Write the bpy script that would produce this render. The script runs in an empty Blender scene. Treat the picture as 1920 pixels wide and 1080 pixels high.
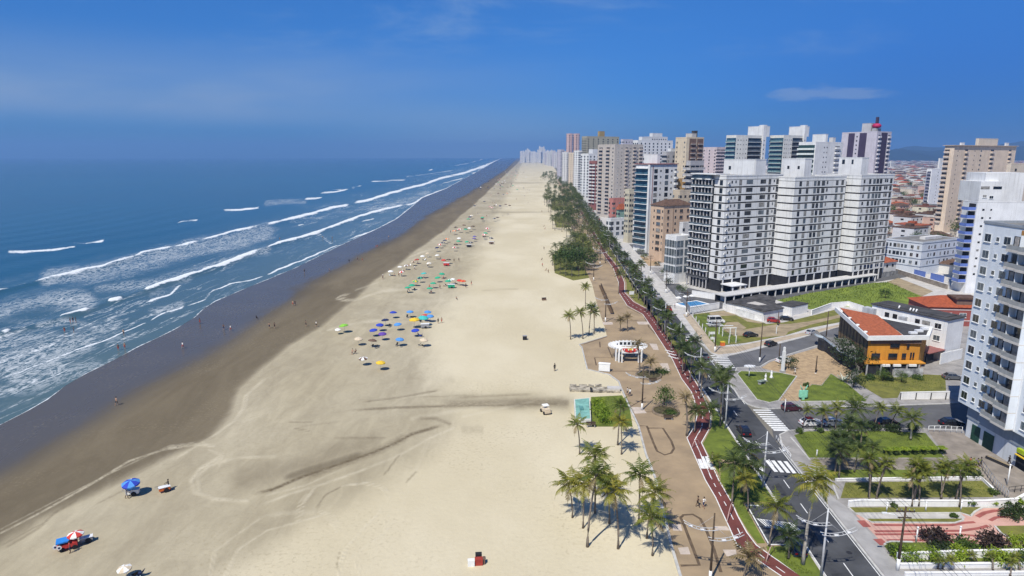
import bpy, bmesh, math, random
import numpy as np
from mathutils import Vector, Matrix
random.seed(7)
R = math.radians
SC = bpy.context.scene
COL = SC.collection
# ------------------------------------------------------------------ camera model: a drone 50 m above the beach, pitched 11.7 degrees down
CAMH, FPX, PITCH = 50.0, 1200.0, math.atan(248/1200)
CP, SP = math.cos(PITCH), math.sin(PITCH)
def G(x, y, z=0.0):
    """photo pixel -> world point on the level z"""
    u, v = (x-960)/FPX, (y-540)/FPX
    D = SP+v*CP; F = CP-v*SP
    t = (CAMH-z)/D
    return Vector((u*t, F*t, z))
def depth(X, Y, z=0.0): return Y*CP-(z-CAMH)*SP
def XAT(xp, Y, z=0.0): return (xp-960)/FPX*depth(0, Y, z)
def ZAT(yp, Y):
    v = (yp-540)/FPX
    D = SP+v*CP; F = CP-v*SP
    return CAMH-Y/F*D
def RUN(P, d, xp):
    """how far to go from P along d (level) until the photo column xp"""
    k = (xp-960)/FPX
    den = d[0]-k*d[1]*CP
    return (k*depth(P[0], P[1], 0)-P[0])/den
def RD(l, Y, z=0.0): return Vector((41+.058*Y+l, Y, z))      # along the avenue: l metres to the side of its city-side kerb
RANG = math.atan(-.058)
# ------------------------------------------------------------------ helpers
def tag(o, label=None, cat=None, group=None, kind=None):
    if label: o['label'] = label
    if cat: o['category'] = cat
    if group: o['group'] = group
    if kind: o['kind'] = kind
    return o
def thing(name, label, cat, loc=(0, 0, 0), rz=0, group=None):
    o = bpy.data.objects.new(name, None); COL.objects.link(o)
    o.location = loc; o.rotation_euler = (0, 0, rz); o.empty_display_size = .2
    return tag(o, label, cat, group)
def link(name, me, parent=None, loc=(0, 0, 0), rz=0):
    o = bpy.data.objects.new(name, me); COL.objects.link(o)
    if parent is not None: o.parent = parent
    o.location = loc
    if rz: o.rotation_euler = (0, 0, rz)
    return o
KIDS = {}
def copy_tree(o, parent=None, kids=None):
    c = o.copy(); COL.objects.link(c); c.parent = parent
    for ch in o.children: copy_tree(ch, c)
    return c
class MB:
    """collects faces and makes ONE mesh"""
    def __init__(s): s.v = []; s.f = []; s.m = []; s.sm = []
    def face(s, pts, m=0, sm=False):
        n = len(s.v); s.v.extend([tuple(p) for p in pts]); s.f.append(tuple(range(n, n+len(pts)))); s.m.append(m); s.sm.append(sm)
    def add(s, vs, fs, m=0, sm=False):
        n = len(s.v); s.v.extend([tuple(p) for p in vs])
        for f in fs: s.f.append(tuple(i+n for i in f)); s.m.append(m); s.sm.append(sm)
    def box(s, x0, y0, z0, x1, y1, z1, m=0, top=None):
        if x0 > x1: x0, x1 = x1, x0
        if y0 > y1: y0, y1 = y1, y0
        v = [(x0,y0,z0),(x1,y0,z0),(x1,y1,z0),(x0,y1,z0),(x0,y0,z1),(x1,y0,z1),(x1,y1,z1),(x0,y1,z1)]
        n = len(s.v); s.v.extend(v)
        for k, f in enumerate([(0,3,2,1),(4,5,6,7),(0,1,5,4),(1,2,6,5),(2,3,7,6),(3,0,4,7)]):
            s.f.append(tuple(i+n for i in f)); s.m.append(top if (k == 1 and top is not None) else m); s.sm.append(False)
    def prism(s, poly, z0, z1, m=0, top=None):
        n = len(poly)
        a = sum(poly[i][0]*poly[(i+1) % n][1]-poly[(i+1) % n][0]*poly[i][1] for i in range(n))
        if a < 0: poly = list(reversed(poly))
        s.add([(p[0], p[1], z0) for p in poly]+[(p[0], p[1], z1) for p in poly], [], m)
        b = len(s.v)-2*n
        s.f.append(tuple(b+n+i for i in range(n))); s.m.append(m if top is None else top); s.sm.append(False)
        s.f.append(tuple(b+n-1-i for i in range(n))); s.m.append(m); s.sm.append(False)
        for i in range(n):
            j = (i+1) % n
            s.f.append((b+i, b+j, b+n+j, b+n+i)); s.m.append(m); s.sm.append(False)
    def tube(s, pts, rad, n=6, m=0, sm=True, cap=True):
        pts = [Vector(p) for p in pts]
        if not hasattr(rad, '__len__'): rad = [rad]*len(pts)
        base = len(s.v); up = Vector((0, 0, 1))
        for i, p in enumerate(pts):
            t = (pts[min(i+1, len(pts)-1)]-pts[max(i-1, 0)]).normalized()
            a = t.cross(up)
            if a.length < .05: a = t.cross(Vector((0, 1, 0)))
            a.normalize(); b = a.cross(t)
            for k in range(n):
                an = 2*math.pi*k/n
                s.v.append(tuple(p+(a*math.cos(an)+b*math.sin(an))*rad[i]))
        for i in range(len(pts)-1):
            for k in range(n):
                k2 = (k+1) % n
                s.f.append((base+i*n+k, base+i*n+k2, base+(i+1)*n+k2, base+(i+1)*n+k)); s.m.append(m); s.sm.append(sm)
        if cap:
            s.f.append(tuple(base+k for k in reversed(range(n)))); s.m.append(m); s.sm.append(False)
            e = base+(len(pts)-1)*n
            s.f.append(tuple(e+k for k in range(n))); s.m.append(m); s.sm.append(False)
    def lathe(s, prof, n=12, m=0, c=(0, 0, 0), sm=True):
        base = len(s.v)
        for r, z in prof:
            for k in range(n):
                an = 2*math.pi*k/n
                s.v.append((c[0]+r*math.cos(an), c[1]+r*math.sin(an), c[2]+z))
        for i in range(len(prof)-1):
            for k in range(n):
                k2 = (k+1) % n
                s.f.append((base+i*n+k, base+i*n+k2, base+(i+1)*n+k2, base+(i+1)*n+k)); s.m.append(m); s.sm.append(sm)
    def ball(s, c, r, m=0, n=8, k=6, sq=(1, 1, 1)):
        prof = [(math.sin(math.pi*i/k)*r+1e-4, -math.cos(math.pi*i/k)*r) for i in range(k+1)]
        b = len(s.v); s.lathe(prof, n, m, (0, 0, 0))
        for i in range(b, len(s.v)):
            p = s.v[i]; s.v[i] = (c[0]+p[0]*sq[0], c[1]+p[1]*sq[1], c[2]+p[2]*sq[2])
    def mesh(s, name, mats):
        me = bpy.data.meshes.new(name); me.from_pydata(s.v, [], s.f)
        if not isinstance(mats, (list, tuple)): mats = [mats]
        for m in mats: me.materials.append(m)
        if len(mats) > 1: me.polygons.foreach_set('material_index', s.m)
        me.polygons.foreach_set('use_smooth', s.sm)
        me.update(); return me
    def build(s, name, mats, parent=None, loc=(0, 0, 0), rz=0):
        return link(name, s.mesh(name, mats), parent, loc, rz)
# ------------------------------------------------------------------ materials
def nodes(name):
    m = bpy.data.materials.new(name); m.use_nodes = True
    nt = m.node_tree; b = nt.nodes['Principled BSDF']
    return m, nt, b
def N(nt, typ, **kw):
    n = nt.nodes.new(typ)
    for k, v in kw.items():
        if k.startswith('i_'): n.inputs[k[2:].replace('_', ' ')].default_value = v
        else: setattr(n, k, v)
    return n
def mat(name, col, rough=.7, var=.18, scale=1.5, metal=0.0, spec=.3, bump=0.0, coord='Object', streak=0.0, col2=None):
    """plain coloured surface with procedural mottling (and rain streaks on walls)"""
    m, nt, b = nodes(name)
    L = nt.links
    tc = N(nt, 'ShaderNodeTexCoord'); geo = N(nt, 'ShaderNodeNewGeometry')
    src = geo.outputs['Position'] if coord == 'World' else tc.outputs['Object']
    nz = N(nt, 'ShaderNodeTexNoise', i_Scale=scale, i_Detail=6.0, i_Roughness=.62)
    L.new(src, nz.inputs['Vector'])
    mx = N(nt, 'ShaderNodeMix', data_type='RGBA', blend_type='MIX')
    c2 = col2 or tuple(c*(1-var*2) for c in col)
    c1 = tuple(min(1, c*(1+var*.6)) for c in col)
    mr = N(nt, 'ShaderNodeMapRange'); mr.inputs[1].default_value = .32; mr.inputs[2].default_value = .68
    L.new(nz.outputs['Fac'], mr.inputs[0]); L.new(mr.outputs[0], mx.inputs[0])
    mx.inputs[6].default_value = (*c2, 1); mx.inputs[7].default_value = (*c1, 1)
    out = mx.outputs[2]
    if streak > 0:
        mp = N(nt, 'ShaderNodeMapping'); mp.inputs['Scale'].default_value = (1.3, 1.3, .06)
        L.new(geo.outputs['Position'], mp.inputs['Vector'])
        n2 = N(nt, 'ShaderNodeTexNoise', i_Scale=1.4, i_Detail=4.0)
        L.new(mp.outputs[0], n2.inputs['Vector'])
        r2 = N(nt, 'ShaderNodeMapRange'); r2.inputs[1].default_value = .5; r2.inputs[2].default_value = .78; r2.inputs[3].default_value = 0; r2.inputs[4].default_value = streak
        L.new(n2.outputs['Fac'], r2.inputs[0])
        m2 = N(nt, 'ShaderNodeMix', data_type='RGBA', blend_type='MULTIPLY')
        L.new(r2.outputs[0], m2.inputs[0]); L.new(out, m2.inputs[6]); m2.inputs[7].default_value = (.42, .40, .37, 1)
        out = m2.outputs[2]
    L.new(out, b.inputs['Base Color'])
    b.inputs['Roughness'].default_value = rough; b.inputs['Metallic'].default_value = metal
    b.inputs['Specular IOR Level'].default_value = spec
    if bump > 0:
        bp = N(nt, 'ShaderNodeBump', i_Strength=bump, i_Distance=.1)
        L.new(nz.outputs['Fac'], bp.inputs['Height']); L.new(bp.outputs[0], b.inputs['Normal'])
    return m
_MC = {}
def wallmat(col, streak=.4, rough=.75, var=.07):
    k = (tuple(round(c, 3) for c in col), streak)
    if k not in _MC: _MC[k] = mat('painted_plaster', col, rough, var, .25, streak=streak, coord='World')
    return _MC[k]
def leafmat(name, col, col2, trans=.25):
    m, nt, b = nodes(name); L = nt.links
    geo = N(nt, 'ShaderNodeNewGeometry'); oi = N(nt, 'ShaderNodeObjectInfo')
    nz = N(nt, 'ShaderNodeTexNoise', i_Scale=1.1, i_Detail=3.0); L.new(geo.outputs['Position'], nz.inputs['Vector'])
    ad = N(nt, 'ShaderNodeMath', operation='MULTIPLY_ADD'); L.new(oi.outputs['Random'], ad.inputs[0]); ad.inputs[1].default_value = .6
    mr = N(nt, 'ShaderNodeMapRange'); mr.inputs[1].default_value = .3; mr.inputs[2].default_value = .7; mr.inputs[3].default_value = -.3; mr.inputs[4].default_value = .7
    L.new(nz.outputs['Fac'], mr.inputs[0]); L.new(mr.outputs[0], ad.inputs[2])
    mx = N(nt, 'ShaderNodeMix', data_type='RGBA'); L.new(ad.outputs[0], mx.inputs[0])
    mx.inputs[6].default_value = (*col, 1); mx.inputs[7].default_value = (*col2, 1)
    L.new(mx.outputs[2], b.inputs['Base Color']); b.inputs['Roughness'].default_value = .5; b.inputs['Specular IOR Level'].default_value = .35
    if trans > 0:
        tr = N(nt, 'ShaderNodeBsdfTranslucent'); L.new(mx.outputs[2], tr.inputs['Color'])
        ms = N(nt, 'ShaderNodeMixShader'); ms.inputs[0].default_value = trans
        L.new(b.outputs[0], ms.inputs[1]); L.new(tr.outputs[0], ms.inputs[2]); L.new(ms.outputs[0], nt.nodes['Material Output'].inputs[0])
    return m
M = {}
M['asphalt'] = mat('asphalt', (.075, .078, .084), .85, .24, .16, coord='World')
M['asphalt2'] = mat('worn_asphalt', (.115, .115, .118), .85, .16, .2, coord='World')
M['kerb'] = mat('kerb_stone', (.5, .49, .46), .8, .15, .8, coord='World')
M['paint'] = mat('road_paint', (.78, .78, .76), .6, .12, 2.5, coord='World')
M['concrete'] = mat('concrete', (.36, .35, .34), .85, .14, .35, coord='World')
M['pave_grey'] = mat('grey_paving', (.31, .295, .28), .85, .16, .4, coord='World')
M['pave_pale'] = mat('pale_paving', (.5, .48, .45), .85, .12, .4, coord='World')
M['promenade'] = mat('promenade_paving', (.33, .245, .15), .85, .2, .16, coord='World', col2=(.24, .18, .115))
M['prom_dark'] = mat('dark_mosaic', (.135, .095, .06), .85, .2, .9, coord='World')
M['prom_pale'] = mat('pale_slab', (.52, .44, .37), .85, .12, .8, coord='World')
M['bike'] = mat('red_bike_path', (.165, .052, .043), .8, .16, .35, coord='World')
M['grass'] = mat('lawn', (.13, .165, .022), .95, .3, .35, coord='World', col2=(.07, .095, .016), bump=.4)
M['grass_dry'] = mat('dry_lawn', (.17, .165, .035), .95, .28, .45, coord='World', col2=(.10, .105, .028), bump=.4)
M['grass_bright'] = mat('bright_grass', (.16, .205, .027), .95, .3, .14, coord='World', col2=(.09, .13, .02), bump=.5)
M['earth'] = mat('bare_earth', (.34, .27, .17), .95, .2, .3, coord='World')
M['tan_pave'] = mat('tan_mosaic_paving', (.40, .29, .17), .9, .25, .9, coord='World', col2=(.28, .2, .12))
M['pink'] = mat('pink_paving', (.55, .33, .27), .85, .08, .6, coord='World')
M['redpave'] = mat('red_paving', (.33, .10, .085), .85, .14, .6, coord='World')
M['white'] = mat('white_paint', (.78, .78, .76), .6, .06, .6)
M['white_w'] = wallmat((.76, .76, .75))
M['trunk'] = mat('palm_trunk', (.23, .19, .15), .95, .3, 4.0)
M['trunk_pale'] = mat('pale_palm_trunk', (.42, .39, .34), .9, .25, 3.0)
M['bark'] = mat('bark', (.12, .09, .065), .95, .3, 4.0)
M['palm'] = leafmat('palm_fronds', (.06, .10, .016), (.22, .23, .03), .3)
M['palm_y'] = leafmat('yellow_palm_fronds', (.13, .155, .024), (.36, .31, .04), .3)
M['palm_d'] = leafmat('dark_palm_fronds', (.03, .055, .016), (.10, .13, .028), .28)
M['palm_far'] = leafmat('far_palm_fronds', (.035, .06, .017), (.13, .145, .032), .25)
M['palm_dead'] = leafmat('dry_palm_fronds', (.15, .12, .055), (.28, .21, .1), .2)
M['leaf'] = leafmat('leaves', (.035, .07, .014), (.10, .15, .025), .25)
M['leaf_b'] = leafmat('bright_leaves', (.16, .25, .02), (.30, .38, .03), .3)
M['leaf_d'] = leafmat('dark_leaves', (.018, .035, .012), (.05, .075, .02), .2)
M['leaf_p'] = leafmat('purple_leaves', (.035, .022, .02), (.075, .05, .035), .2)
M['metal_w'] = mat('white_metal', (.74, .75, .76), .45, .06, 2, spec=.5)
M['metal_g'] = mat('grey_metal', (.30, .31, .33), .5, .1, 2, metal=.3)
M['dark'] = mat('dark_metal', (.03, .03, .033), .5, .1, 2)
M['wood'] = mat('dark_wood_pole', (.085, .06, .04), .9, .2, 3)
M['glass'] = mat('window_glass', (.022, .028, .036), .08, .3, .5, spec=.8, coord='World')
M['glass_b'] = mat('blue_glass', (.05, .12, .17), .08, .3, .4, spec=.9, coord='World')
M['glass_t'] = mat('grey_glass', (.12, .15, .175), .1, .3, .3, spec=.9, coord='World')
M['glass_g'] = mat('green_glass', (.03, .25, .19), .15, .25, .6, spec=.7)
M['shade'] = mat('painted_shade', (.03, .03, .034), .9, .2, 1)  # near-black that stands in for shade in openings, recesses and under roofs
M['tyre'] = mat('rubber', (.018, .018, .019), .8, .1, 5)
M['rim'] = mat('wheel_rim', (.45, .46, .48), .3, .1, 5, metal=.8)
M['lamp_r'] = mat('tail_lamp', (.35, .01, .01), .3, .1, 3)
M['lamp_w'] = mat('head_lamp', (.7, .72, .74), .1, .05, 3, spec=.8)
M['roof_d'] = mat('dark_roof', (.07, .068, .068), .9, .25, .4, coord='World')
M['roof_g'] = mat('grey_roof', (.21, .205, .195), .9, .22, .3, coord='World')
M['roof_t'] = mat('terracotta_tiles', (.36, .10, .045), .85, .25, 1.2, coord='World')
M['roof_b'] = mat('brown_tiles', (.125, .075, .052), .9, .25, .8, coord='World')
M['skin'] = mat('skin', (.42, .26, .17), .55, .08, 8)
M['skin_d'] = mat('dark_skin', (.15, .09, .06), .55, .08, 8)
M['hair'] = mat('hair', (.02, .014, .01), .6, .1, 20)
def cloth(name, c): 
    M[name] = mat(name, c, .8, .08, 4); return M[name]
for n_, c_ in dict(cl_blue=(.03,.06,.42), cl_sky=(.08,.27,.62), cl_green=(.03,.36,.2), cl_lime=(.22,.5,.06), cl_yellow=(.72,.48,.04), cl_white=(.78,.77,.73),
                   cl_red=(.55,.05,.04), cl_orange=(.72,.17,.04), cl_black=(.02,.02,.022), cl_teal=(.06,.45,.42), cl_brown=(.16,.1,.07), cl_pink=(.6,.25,.25), cl_purple=(.12,.06,.32), cl_beige=(.6,.5,.36), cl_grey=(.3,.3,.31), cl_navy=(.02,.03,.09)).items():
    cloth(n_, c_)
# ================================================================== SETTING
def curve(pts):
    """y -> x by interpolation of photo points (x, y)"""
    p = sorted(pts, key=lambda q: q[1]); ys = [q[1] for q in p]; xs = [q[0] for q in p]
    return lambda y: np.interp(y, ys, xs)
xw = curve([(-1200,1400),(0,797),(55,769),(89,750),(122,724),(159,702),(204,680),(265,648),(326,619),(367,594),(383,578),(407,564),(460,541),(500,525),(553,503),(641,459),(708,429),(743,411),(767,392),(792,371),(838,353),(869,336),(895,322),(922,306),(938,298),(950,292.6)])
xe = curve([(-1100,1440),(0,898),(74,861),(130,828),(204,787),(296,728),(370,687),(450,635),(500,598),(535,573),(588,534),(641,506),(697,475),(746,450),(792,418),(817,401),(852,380),(887,360),(922,337),(950,318),(968,299),(974,292.6)])
xd = curve([(-900,1500),(0,1060),(150,935),(330,815),(440,715),(520,650),(640,585),(760,500),(850,425),(900,382),(940,345),(970,312),(982,298),(986,292.6)])
xr = curve([(1350,1210),(1290,1080),(1243,897),(1211,798),(1190,760),(1172,715),(1152,640),(1140,576),(1125,532),(1100,440),(1064,360),(1043,320),(1028,300),(1012,295),(1003,292.6)])
xd1 = curve([(-160,1190),(-60,1100),(0,1040),(94,973),(231,908),(346,850),(411,822),(447,778),(461,728),(498,692),(548,648),(610,612),(649,575),(700,530),(760,490),(850,420),(900,375),(940,335),(970,307),(980,292.6)])
xd2 = curve([(330,1190),(433,1080),(548,1009),(721,922),(836,850),(900,790),(880,740),(840,700),(815,656),(830,600),(860,560),(900,500),(930,430),(950,380),(970,330),(980,305),(988,292.6)])
def seg_dist(X, Y, pl):
    d = np.full(X.shape, 1e9); tt = np.zeros(X.shape); L = len(pl)-1
    for i in range(L):
        ax, ay = pl[i][:2]; bx, by = pl[i+1][:2]
        vx, vy = bx-ax, by-ay; q = vx*vx+vy*vy+1e-9
        t = np.clip(((X-ax)*vx+(Y-ay)*vy)/q, 0, 1)
        # vertical distances count more: the photo foreshortens them
        e = np.hypot(X-ax-t*vx, (Y-ay-t*vy))
        k = e < d; d = np.where(k, e, d); tt = np.where(k, (i+t)/L, tt)
    return d, tt
def zmap(o, s, pts): return [(o[0]+p[0]/s, o[1]+p[1]/s) + tuple(p[2:]) for p in pts]
def lattice(name, rows, fx0, fx1, nx, material, fields, zf=None):
    ys = np.array(rows, float); s = np.linspace(0, 1, nx)
    X0 = fx0(ys); X1 = fx1(ys)
    PX = X0[:, None]+(X1-X0)[:, None]*s[None, :]; PY = np.repeat(ys[:, None], nx, 1)
    u = (PX-960)/FPX; v = (PY-540)/FPX
    D = SP+v*CP; F = CP-v*SP; t = CAMH/D
    co = np.stack([u*t, F*t, np.zeros_like(t)], -1)
    attr = fields(PX, PY, co)
    if zf is not None: co[..., 2] = zf(PX, PY, co, attr)
    nr = len(ys); idx = np.arange(nr*nx).reshape(nr, nx)
    f = np.stack([idx[:-1, :-1], idx[:-1, 1:], idx[1:, 1:], idx[1:, :-1]], -1).reshape(-1, 4)
    me = bpy.data.meshes.new(name)
    me.vertices.add(nr*nx); me.vertices.foreach_set('co', co.reshape(-1).astype(np.float32))
    me.loops.add(f.size); me.loops.foreach_set('vertex_index', f.reshape(-1).astype(np.int32))
    me.polygons.add(len(f)); me.polygons.foreach_set('loop_start', np.arange(0, f.size, 4, dtype=np.int32)); me.polygons.foreach_set('loop_total', np.full(len(f), 4, np.int32))
    me.update(calc_edges=True)
    a = me.attributes.new('zone', 'FLOAT_COLOR', 'POINT')
    a.data.foreach_set('color', attr.reshape(-1).astype(np.float32))
    me.polygons.foreach_set('use_smooth', [True]*len(f))
    me.materials.append(material); me.validate()
    o = link(name, me); tag(o, kind='structure'); return o
# ---------------------------------------------------------------- sea
def sstep(a, b, x):
    t = np.clip((x-a)/(b-a), 0, 1); return t*t*(3-2*t)
def mat_sea():
    m, nt, b = nodes('sea_water'); L = nt.links
    at = N(nt, 'ShaderNodeAttribute', attribute_name='zone'); sp = N(nt, 'ShaderNodeSeparateColor'); L.new(at.outputs['Color'], sp.inputs[0])
    geo = N(nt, 'ShaderNodeNewGeometry')
    def noise(scale, sc=(1, 1, 1), det=5.0, rough=.6, rot=0, dist=0):
        mp = N(nt, 'ShaderNodeMapping'); mp.inputs['Scale'].default_value = sc; mp.inputs['Rotation'].default_value = (0, 0, rot)
        L.new(geo.outputs['Position'], mp.inputs['Vector'])
        n = N(nt, 'ShaderNodeTexNoise', i_Scale=scale, i_Detail=det, i_Roughness=rough, i_Distortion=dist); L.new(mp.outputs[0], n.inputs['Vector']); return n.outputs['Fac']
    def math_(op, a, b_=None, c=None):
        n = N(nt, 'ShaderNodeMath', operation=op)
        for i, x in enumerate((a, b_, c)):
            if x is None: continue
            if isinstance(x, (int, float)): n.inputs[i].default_value = x
            else: L.new(x, n.inputs[i])
        return n.outputs[0]
    def rng(x, a, b_, c=0, d=1):
        n = N(nt, 'ShaderNodeMapRange', interpolation_type='SMOOTHSTEP')
        L.new(x, n.inputs[0])
        for i, q in enumerate((a, b_, c, d)): n.inputs[i+1].default_value = q
        return n.outputs[0]
    fine = noise(.9, (1, .55, 1), 6, .68)
    lace = noise(.33, (1, .42, 1), 5, .62, .1, 1.1)
    # foam: crests (R) broken by fine noise, lacy foam (G) where veins of the noise are
    crest = rng(math_('ADD', sp.outputs[0], math_('MULTIPLY', math_('SUBTRACT', fine, .5), 1.5)), .30, .80)
    vein = math_('ABSOLUTE', math_('SUBTRACT', lace, .5))
    vein = rng(vein, .0, .075, 1, 0)
    blob = rng(fine, .46, .7)
    lacy = math_('MULTIPLY', math_('MAXIMUM', math_('MULTIPLY', vein, .75), blob), rng(math_('ADD', sp.outputs[1], math_('MULTIPLY', math_('SUBTRACT', noise(.06, (1, .5, 1), 3), .5), 1.1)), .25, .85))
    thr = noise(.075, (1.5, .16, 1), 6, .6, .0, .5)
    thread = math_('MULTIPLY', rng(math_('ABSOLUTE', math_('SUBTRACT', thr, .5)), 0, .022, 1, 0), math_('MULTIPLY', rng(sp.outputs[2], .04, .30), rng(noise(.02, (1, .5, 1), 3), .42, .62)))
    thread = math_('MULTIPLY', thread, rng(fine, .38, .62))
    foam = math_('MINIMUM', math_('ADD', math_('ADD', crest, math_('MULTIPLY', thread, .75)), math_('MULTIPLY', lacy, .68)), 1.0)
    # water colour: deep blue, greener and browner over the shallows
    mx = N(nt, 'ShaderNodeMix', data_type='RGBA'); L.new(sp.outputs[2], mx.inputs[0])
    mx.inputs[6].default_value = (.003, .066, .118, 1); mx.inputs[7].default_value = (.105, .15, .145, 1)
    big = noise(.006, (1, .35, 1), 4, .6, .06)
    m3 = N(nt, 'ShaderNodeMix', data_type='RGBA'); L.new(rng(big, .35, .65, 0, .35), m3.inputs[0]); L.new(mx.outputs[2], m3.inputs[6]); m3.inputs[7].default_value = (.006, .046, .078, 1)
    m2 = N(nt, 'ShaderNodeMix', data_type='RGBA'); L.new(foam, m2.inputs[0]); L.new(m3.outputs[2], m2.inputs[6]); m2.inputs[7].default_value = (.66, .69, .71, 1)
    L.new(m2.outputs[2], b.inputs['Base Color'])
    L.new(rng(foam, 0, 1, .17, .8), b.inputs['Roughness']); b.inputs['IOR'].default_value = 1.33
    L.new(rng(foam, 0, 1, .17, .1), b.inputs['Specular IOR Level'])
    bp = N(nt, 'ShaderNodeBump', i_Strength=.55, i_Distance=.35)
    hh = math_('ADD', math_('MULTIPLY', noise(.22, (.45, 1, 1), 5, .55, 1.35), 1.0), math_('MULTIPLY', fine, .25))
    L.new(hh, bp.inputs['Height']); L.new(bp.outputs[0], b.inputs['Normal'])
    return m
zA = lambda p: zmap((0, 260), 2.454, p)
zB = lambda p: zmap((500, 260), 2.843, p)
CREST = [  # polyline of (x, y, strength), half width px at 1920
 (zA([(-60,712,.7),(0,700,.75),(60,688,.35),(200,650,.75),(290,630,.95),(400,605,1),(480,590,1),(560,560,1),(620,545,.6),(650,530,1),(750,510,1),(800,500,.55),(890,480,1.05),(920,470,.3),(950,465,1.0),(1050,435,1),(1227,395,1)]), 3.4),
 (zB([(0,460,1),(110,435,1),(230,405,1.05),(350,370,1.05),(440,355,1)]), 4.2),
 (zB([(455,348,1),(560,325,1.1),(650,295,1.1),(760,265,1),(840,245,1),(920,215,1),(1050,185,1),(1150,150,1),(1250,110,1),(1290,90,.9)]), 3.6),
 (zA([(0,900,1.0),(38,890,1.0),(60,885,.25),(270,828,.3),(290,822,1.1),(400,790,1.1),(420,785,.25),(495,752,.25),(505,750,1.1),(555,737,1.05),(570,732,.2),(660,702,.25),(672,698,1.1),(780,660,1.2),(895,622,1.1),(905,620,.9),(1020,585,1.2),(1100,550,1.2),(1227,505,1)]), 4.2),
 (zB([(0,585,1),(60,560,1.1),(180,530,1.1),(275,500,1.1),(380,460,1.05),(500,415,1.05),(620,380,1),(740,355,.95)]), 3.6),
 (zA([(680,747,1),(740,731,.9),(780,718,1),(830,675,1)]), 3.0),
 (zB([(740,355,.8),(780,345,.9),(840,310,.95),(950,270,.95),(985,255,.9)]), 3),
 (zA([(-20,1105,.7),(90,1080,.85),(250,1010,.9),(440,940,.95),(600,880,.95),(655,852,.95),(680,845,.2),(700,835,.9),(760,800,.9),(840,775,.9),(850,772,.2),(880,765,.8),(940,740,.9),(980,700,.95),(1060,670,1),(1150,650,1),(1227,630,1)]), 1.9),
 (zB([(0,725,1),(120,675,1),(280,610,1),(380,565,1)]), 2.1), (zB([(395,560,.3),(480,520,.9),(590,485,1),(690,430,.95),(780,360,.9),(830,320,.9)]), 2.6),
 (zA([(30,520,.75),(110,522,.95),(200,515,1),(280,508,1),(350,495,1)]), 4.0), (zA([(330,480,.6),(400,482,.8),(480,470,1.05)]), 2.6),
 (zA([(810,388,.5),(850,378,.85),(912,373,.95)]), 2.2), (zA([(1025,328,1),(1110,327,1),(1195,317,1.05)]), 2.6),
 (zB([(205,322,1),(260,318,1),(292,312,1)]), 2.6), (zB([(285,288,.9),(360,285,1),(430,270,1)]), 2.2), (zB([(555,228,.85),(650,225,.95),(740,220,.8)]), 2.0), (zB([(740,203,.7),(850,190,.6),(1000,168,.7)]), 1.7),
 (zB([(870,168,1),(890,163,1)]), 1.8), (zB([(1000,145,.7),(1080,130,.8),(1200,95,.8)]), 1.4), (zB([(440,262,.6),(510,250,.9)]), 1.5), (zB([(330,275,.7),(470,265,.6)]), 1.5),
 (zB([(505,440,.8),(580,425,.9)]), 1.8), (zB([(880,290,.8),(1000,255,.8)]), 1.6), (zB([(1045,265,.9),(1070,240,.9),(1110,222,.8)]), 1.6), (zB([(930,240,.7),(1050,210,.9)]), 1.8), (zB([(160,462,.8),(200,458,.9)]), 1.6),
 (zB([(280,512,.9),(300,525,.8),(335,555,.9),(350,562,.8)]), 2.2), (zB([(1085,185,.8),(1190,170,.6)]), 1.3), (zB([(1085,245,.6),(1100,228,.6)]), 1.0)]
LACY = [  # foam patches left behind the breakers
 (zA([(230,640),(400,625),(520,600),(700,560),(880,505),(1000,490),(1227,430)]), 26, .8), (zA([(-20,800),(100,760),(250,730),(400,745)]), 26, .78), (zA([(450,690),(600,675),(720,660)]), 12, .72),
 (zA([(-20,945),(120,930),(300,920),(450,880),(520,860)]), 24, .72), (zA([(-20,1030),(100,1000),(250,975),(390,930)]), 32, .95), (zA([(500,940),(600,910),(680,900)]), 16, .5), (zA([(700,800),(780,790),(830,770)]), 13, .7),
 (zA([(750,640),(900,600),(1227,520)]), 14, .6), (zA([(180,860),(320,845),(470,870)]), 10, .6), (zA([(700,720),(800,690),(870,650)]), 12, .5), (zA([(0,850),(120,830)]), 12, .5),
 (zB([(0,345),(120,335),(200,338)]), 8, .75), (zB([(200,440),(420,385),(600,340)]), 12, .45), (zB([(560,380),(760,330),(860,290)]), 14, .6), (zB([(640,235),(860,195),(1050,165)]), 7, .4), (zB([(500,480),(700,400)]), 8, .4), (zB([(200,570),(280,520)]), 10, .4),
 (zmap((0,680),2.7,[(0,20),(120,60),(260,20)]), 30, 1.0), (zmap((0,680),2.7,[(0,150),(150,130),(330,60),(480,10)]), 25, .55), (zmap((0,680),2.7,[(0,230),(140,200)]), 20, .4)]
def pl_strength(pl, tt):
    return np.interp(tt*(len(pl)-1), range(len(pl)), [p[2] for p in pl])
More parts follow.
